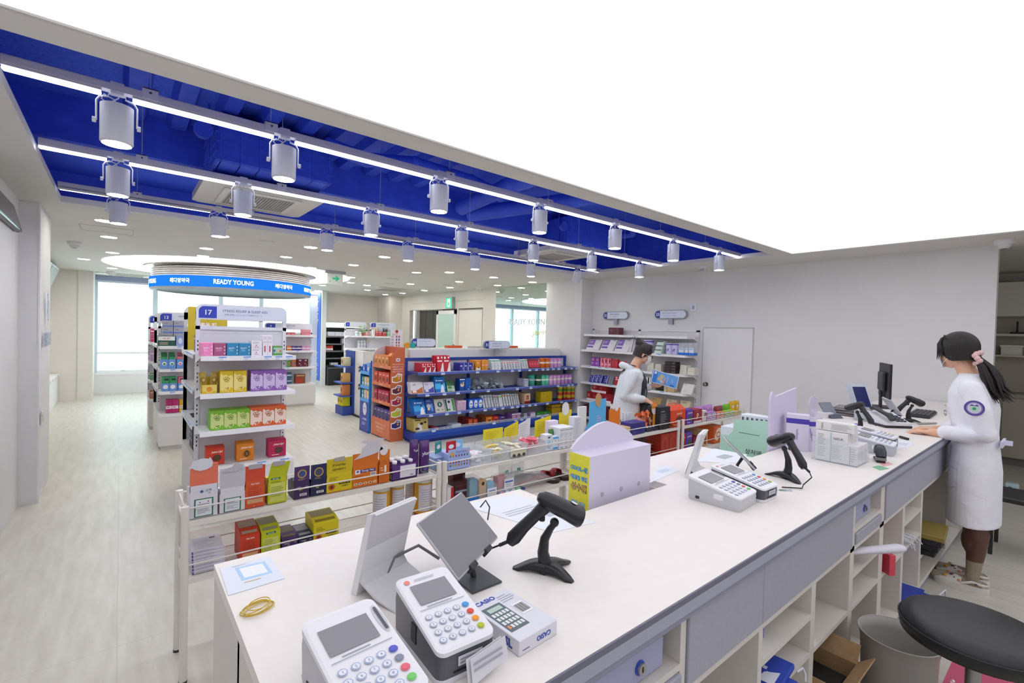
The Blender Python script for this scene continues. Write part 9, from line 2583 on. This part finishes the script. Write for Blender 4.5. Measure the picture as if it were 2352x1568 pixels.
b = M().loft([ell((.01, 0), .125, .155, .84), ell((.015, 0), .125, .15, .98), ell((.03, 0), .13, .15, 1.1), ell((.02, 0), .11, .15, 1.18), ell((.01, 0), .075, .09, 1.235)], '#2b303f')
remeshed('shirt', b, sh, .009, '#2b303f', 3)
b = M()
R = []
for (cx, rx, ry, z, op) in ((-.05, .165, .22, .70, .95), (-.05, .16, .215, .78, .85), (-.04, .15, .2, .92, .7), (-.02, .145, .19, 1.05, .6), (-.005, .135, .19, 1.15, .55), (-.0, .11, .165, 1.215, .5), (-.01, .085, .11, 1.25, .55)):
 R.append([(cx + rx * math.cos(a), ry * math.sin(a), z) for a in [op + (2 * math.pi - 2 * op) * k / 30 for k in range(31)]])
outer = R
inner = [[(cx_ * .0 + p[0] * .93 - .002, p[1] * .93, p[2]) for p in r] for r in R for cx_ in (0,)]
loop = [o_ + i_[::-1] for o_, i_ in zip(outer, inner)]
b.loft(loop, 'jacket_grey', cap=True)
chain(b, [(-.01, -.16, 1.18), (-.06, -.195, 1.07), (-.1, -.205, .96), (.0, -.2, .935), (.09, -.19, .935)], [.062, .06, .056, .05, .04], 'jacket_grey', 16)
chain(b, [(-.01, .16, 1.18), (.01, .19, 1.07), (.03, .205, .97), (.13, .185, 1.0), (.2, .17, 1.03)], [.062, .058, .054, .048, .04], 'jacket_grey', 16)
b.tube([(.05, -.09, 1.2), (-.03, -.105, 1.25), (-.09, -.06, 1.27), (-.115, 0, 1.275), (-.09, .06, 1.27), (-.03, .105, 1.25), (.05, .09, 1.2)], .03, 'jacket_grey', seg=10, rs=[(.018, .025), (.026, .03), (.035, .035), (.04, .04), (.035, .035), (.026, .03), (.018, .025)])
remeshed('jacket', b, sh, .008, 'jacket_grey', 3)
b = M()
hair_cap(b, P2, 'hair_brown', front=.3, low=-.055, vol=.99)
hk = obj('hair', b, sh)
c = M()
c.ball(P2(-.085, 0, .1), (.04, .036, .036), 'hair_brown')
for k in range(10):
 c.tube([P2(-.085, 0, .1), P2(-.1 - .01 * k % 3, .02 * math.sin(k), .14 + .01 * (k % 3))], .0018, 'hair_brown', seg=4)
for k in range(26):
 q = 1 if k % 2 else -1
 c.tube([P2(.03 + .002 * k, .02 * q, .132), P2(.07, (.05 + .001 * k) * q, .1), P2(.085 - .001 * k, .07 * q, .055 - .001 * k)], .0018, 'hair_brown', seg=4)
obj('bun', c, hk)
c = M()
R = []
for i in range(7):
 t_ = i / 6
 R.append([P2(.122 - .05 * abs(s_) ** 2.2 - .014 * abs(t_ - .5) * 2, .064 * s_, -.1 + .105 * t_) for s_ in [k / 5 - 1 for k in range(11)]])
c.loft(R, '#e6e8ec', cap=False, closed=False)
for q in (-1, 1):
 c.tube([P2(.07, .062 * q, -.0), P2(.03, .08 * q, .005), P2(-.012, .086 * q, .0)], .0015, '#e6e6ea', seg=5)
 c.tube([P2(.07, .062 * q, -.085), P2(.03, .076 * q, -.05), P2(-.012, .086 * q, -.03)], .0015, '#e6e6ea', seg=5)
obj('face_mask', c, sh)
c = M()
for q in (-1, 1):
 c.tube([P2(.113, .03 * q + .024 * math.cos(a), .004 + .019 * math.sin(a)) for a in [2 * math.pi * k / 18 for k in range(18)]], .0018, '#3a3130', seg=5, closed=True)
 c.tube([P2(.112, .054 * q, .01), P2(.06, .078 * q, .012), P2(-.01, .084 * q, .004)], .0016, '#3a3130', seg=5)
c.tube([P2(.115, -.007, .008), P2(.115, .007, .008)], .0016, '#3a3130', seg=5)
obj('glasses', c, sh)
# bag worn across
tw = sh.matrix_basis if False else Matrix.Translation((4.33, 3.17, 0)) @ Matrix.Rotation(math.radians(-48), 4, 'Z')
t = thing('shoulder_bag', 'small black cross-body bag hanging at the shopper hip', 'bag', (4.33, 3.17, 0), math.radians(-48))
b = M()
b.ball((.14, -.1, .80), (.09, .05, .095), '#141416')
b.ball((.14, -.1, .85), (.075, .045, .05), '#19191c')
obj('bag_body', b, t)
obj('strap', M().tube([(.12, -.13, .87), (.145, -.1, 1.0), (.14, -.02, 1.1), (.1, .02, 1.18), (.02, -.05, 1.275), (-.05, -.09, 1.285), (-.13, -.06, 1.2)], .01, '#141416', seg=8, rs=[(.012, .004)] * 7), t)
# the blue box in hand
bc = tw @ Vector((.365, .135, 1.125))
t = thing('blue_pain_patch_box', 'flat pale blue box with white lettering held by the shopper', 'box', bc, rot=(math.radians(-8), math.radians(14), math.radians(-38)))
b = M().rbox(-.15, 0, -.072, .15, .018, .072, '#5f9ade', .001)
b.plate((-.148, -.0, 0), X, Z, .148, 0, .298, .142, '#d9e4f4', .0003).plate((0, 0, 0), X, Z, 0, 0, .286, .13, '#649fe2', .0006).plate((0, 0, 0), X, Z, -.115, 0, .045, .13, '#2f7cd4', .0009)
b.poly((0, 0, 0), X, Z, [(-.09, -.02), (-.05, .045), (-.01, .03), (-.04, -.04)], '#c4b890', .0012).disc((0, 0, 0), X, Z, -.03, -.035, .022, '#b4d4ec', .016, .0014)
b.text('ZEROID', (0, 0, 0), X, Z, .085, .0, .035, .11, '#eef2f8', .0014, rot=-PI / 2 + .2, bold=.02).lines((0, 0, 0), X, Z, .03, 0, .012, .08, 5, '#dfe8f6').plate((0, 0, 0), X, Z, -.118, .045, .026, .026, '#e4ecf6', .0014).plate((0, 0, 0), X, Z, .09, -.052, .05, .016, '#1d66c8', .0012)
obj('box_body', b, t)
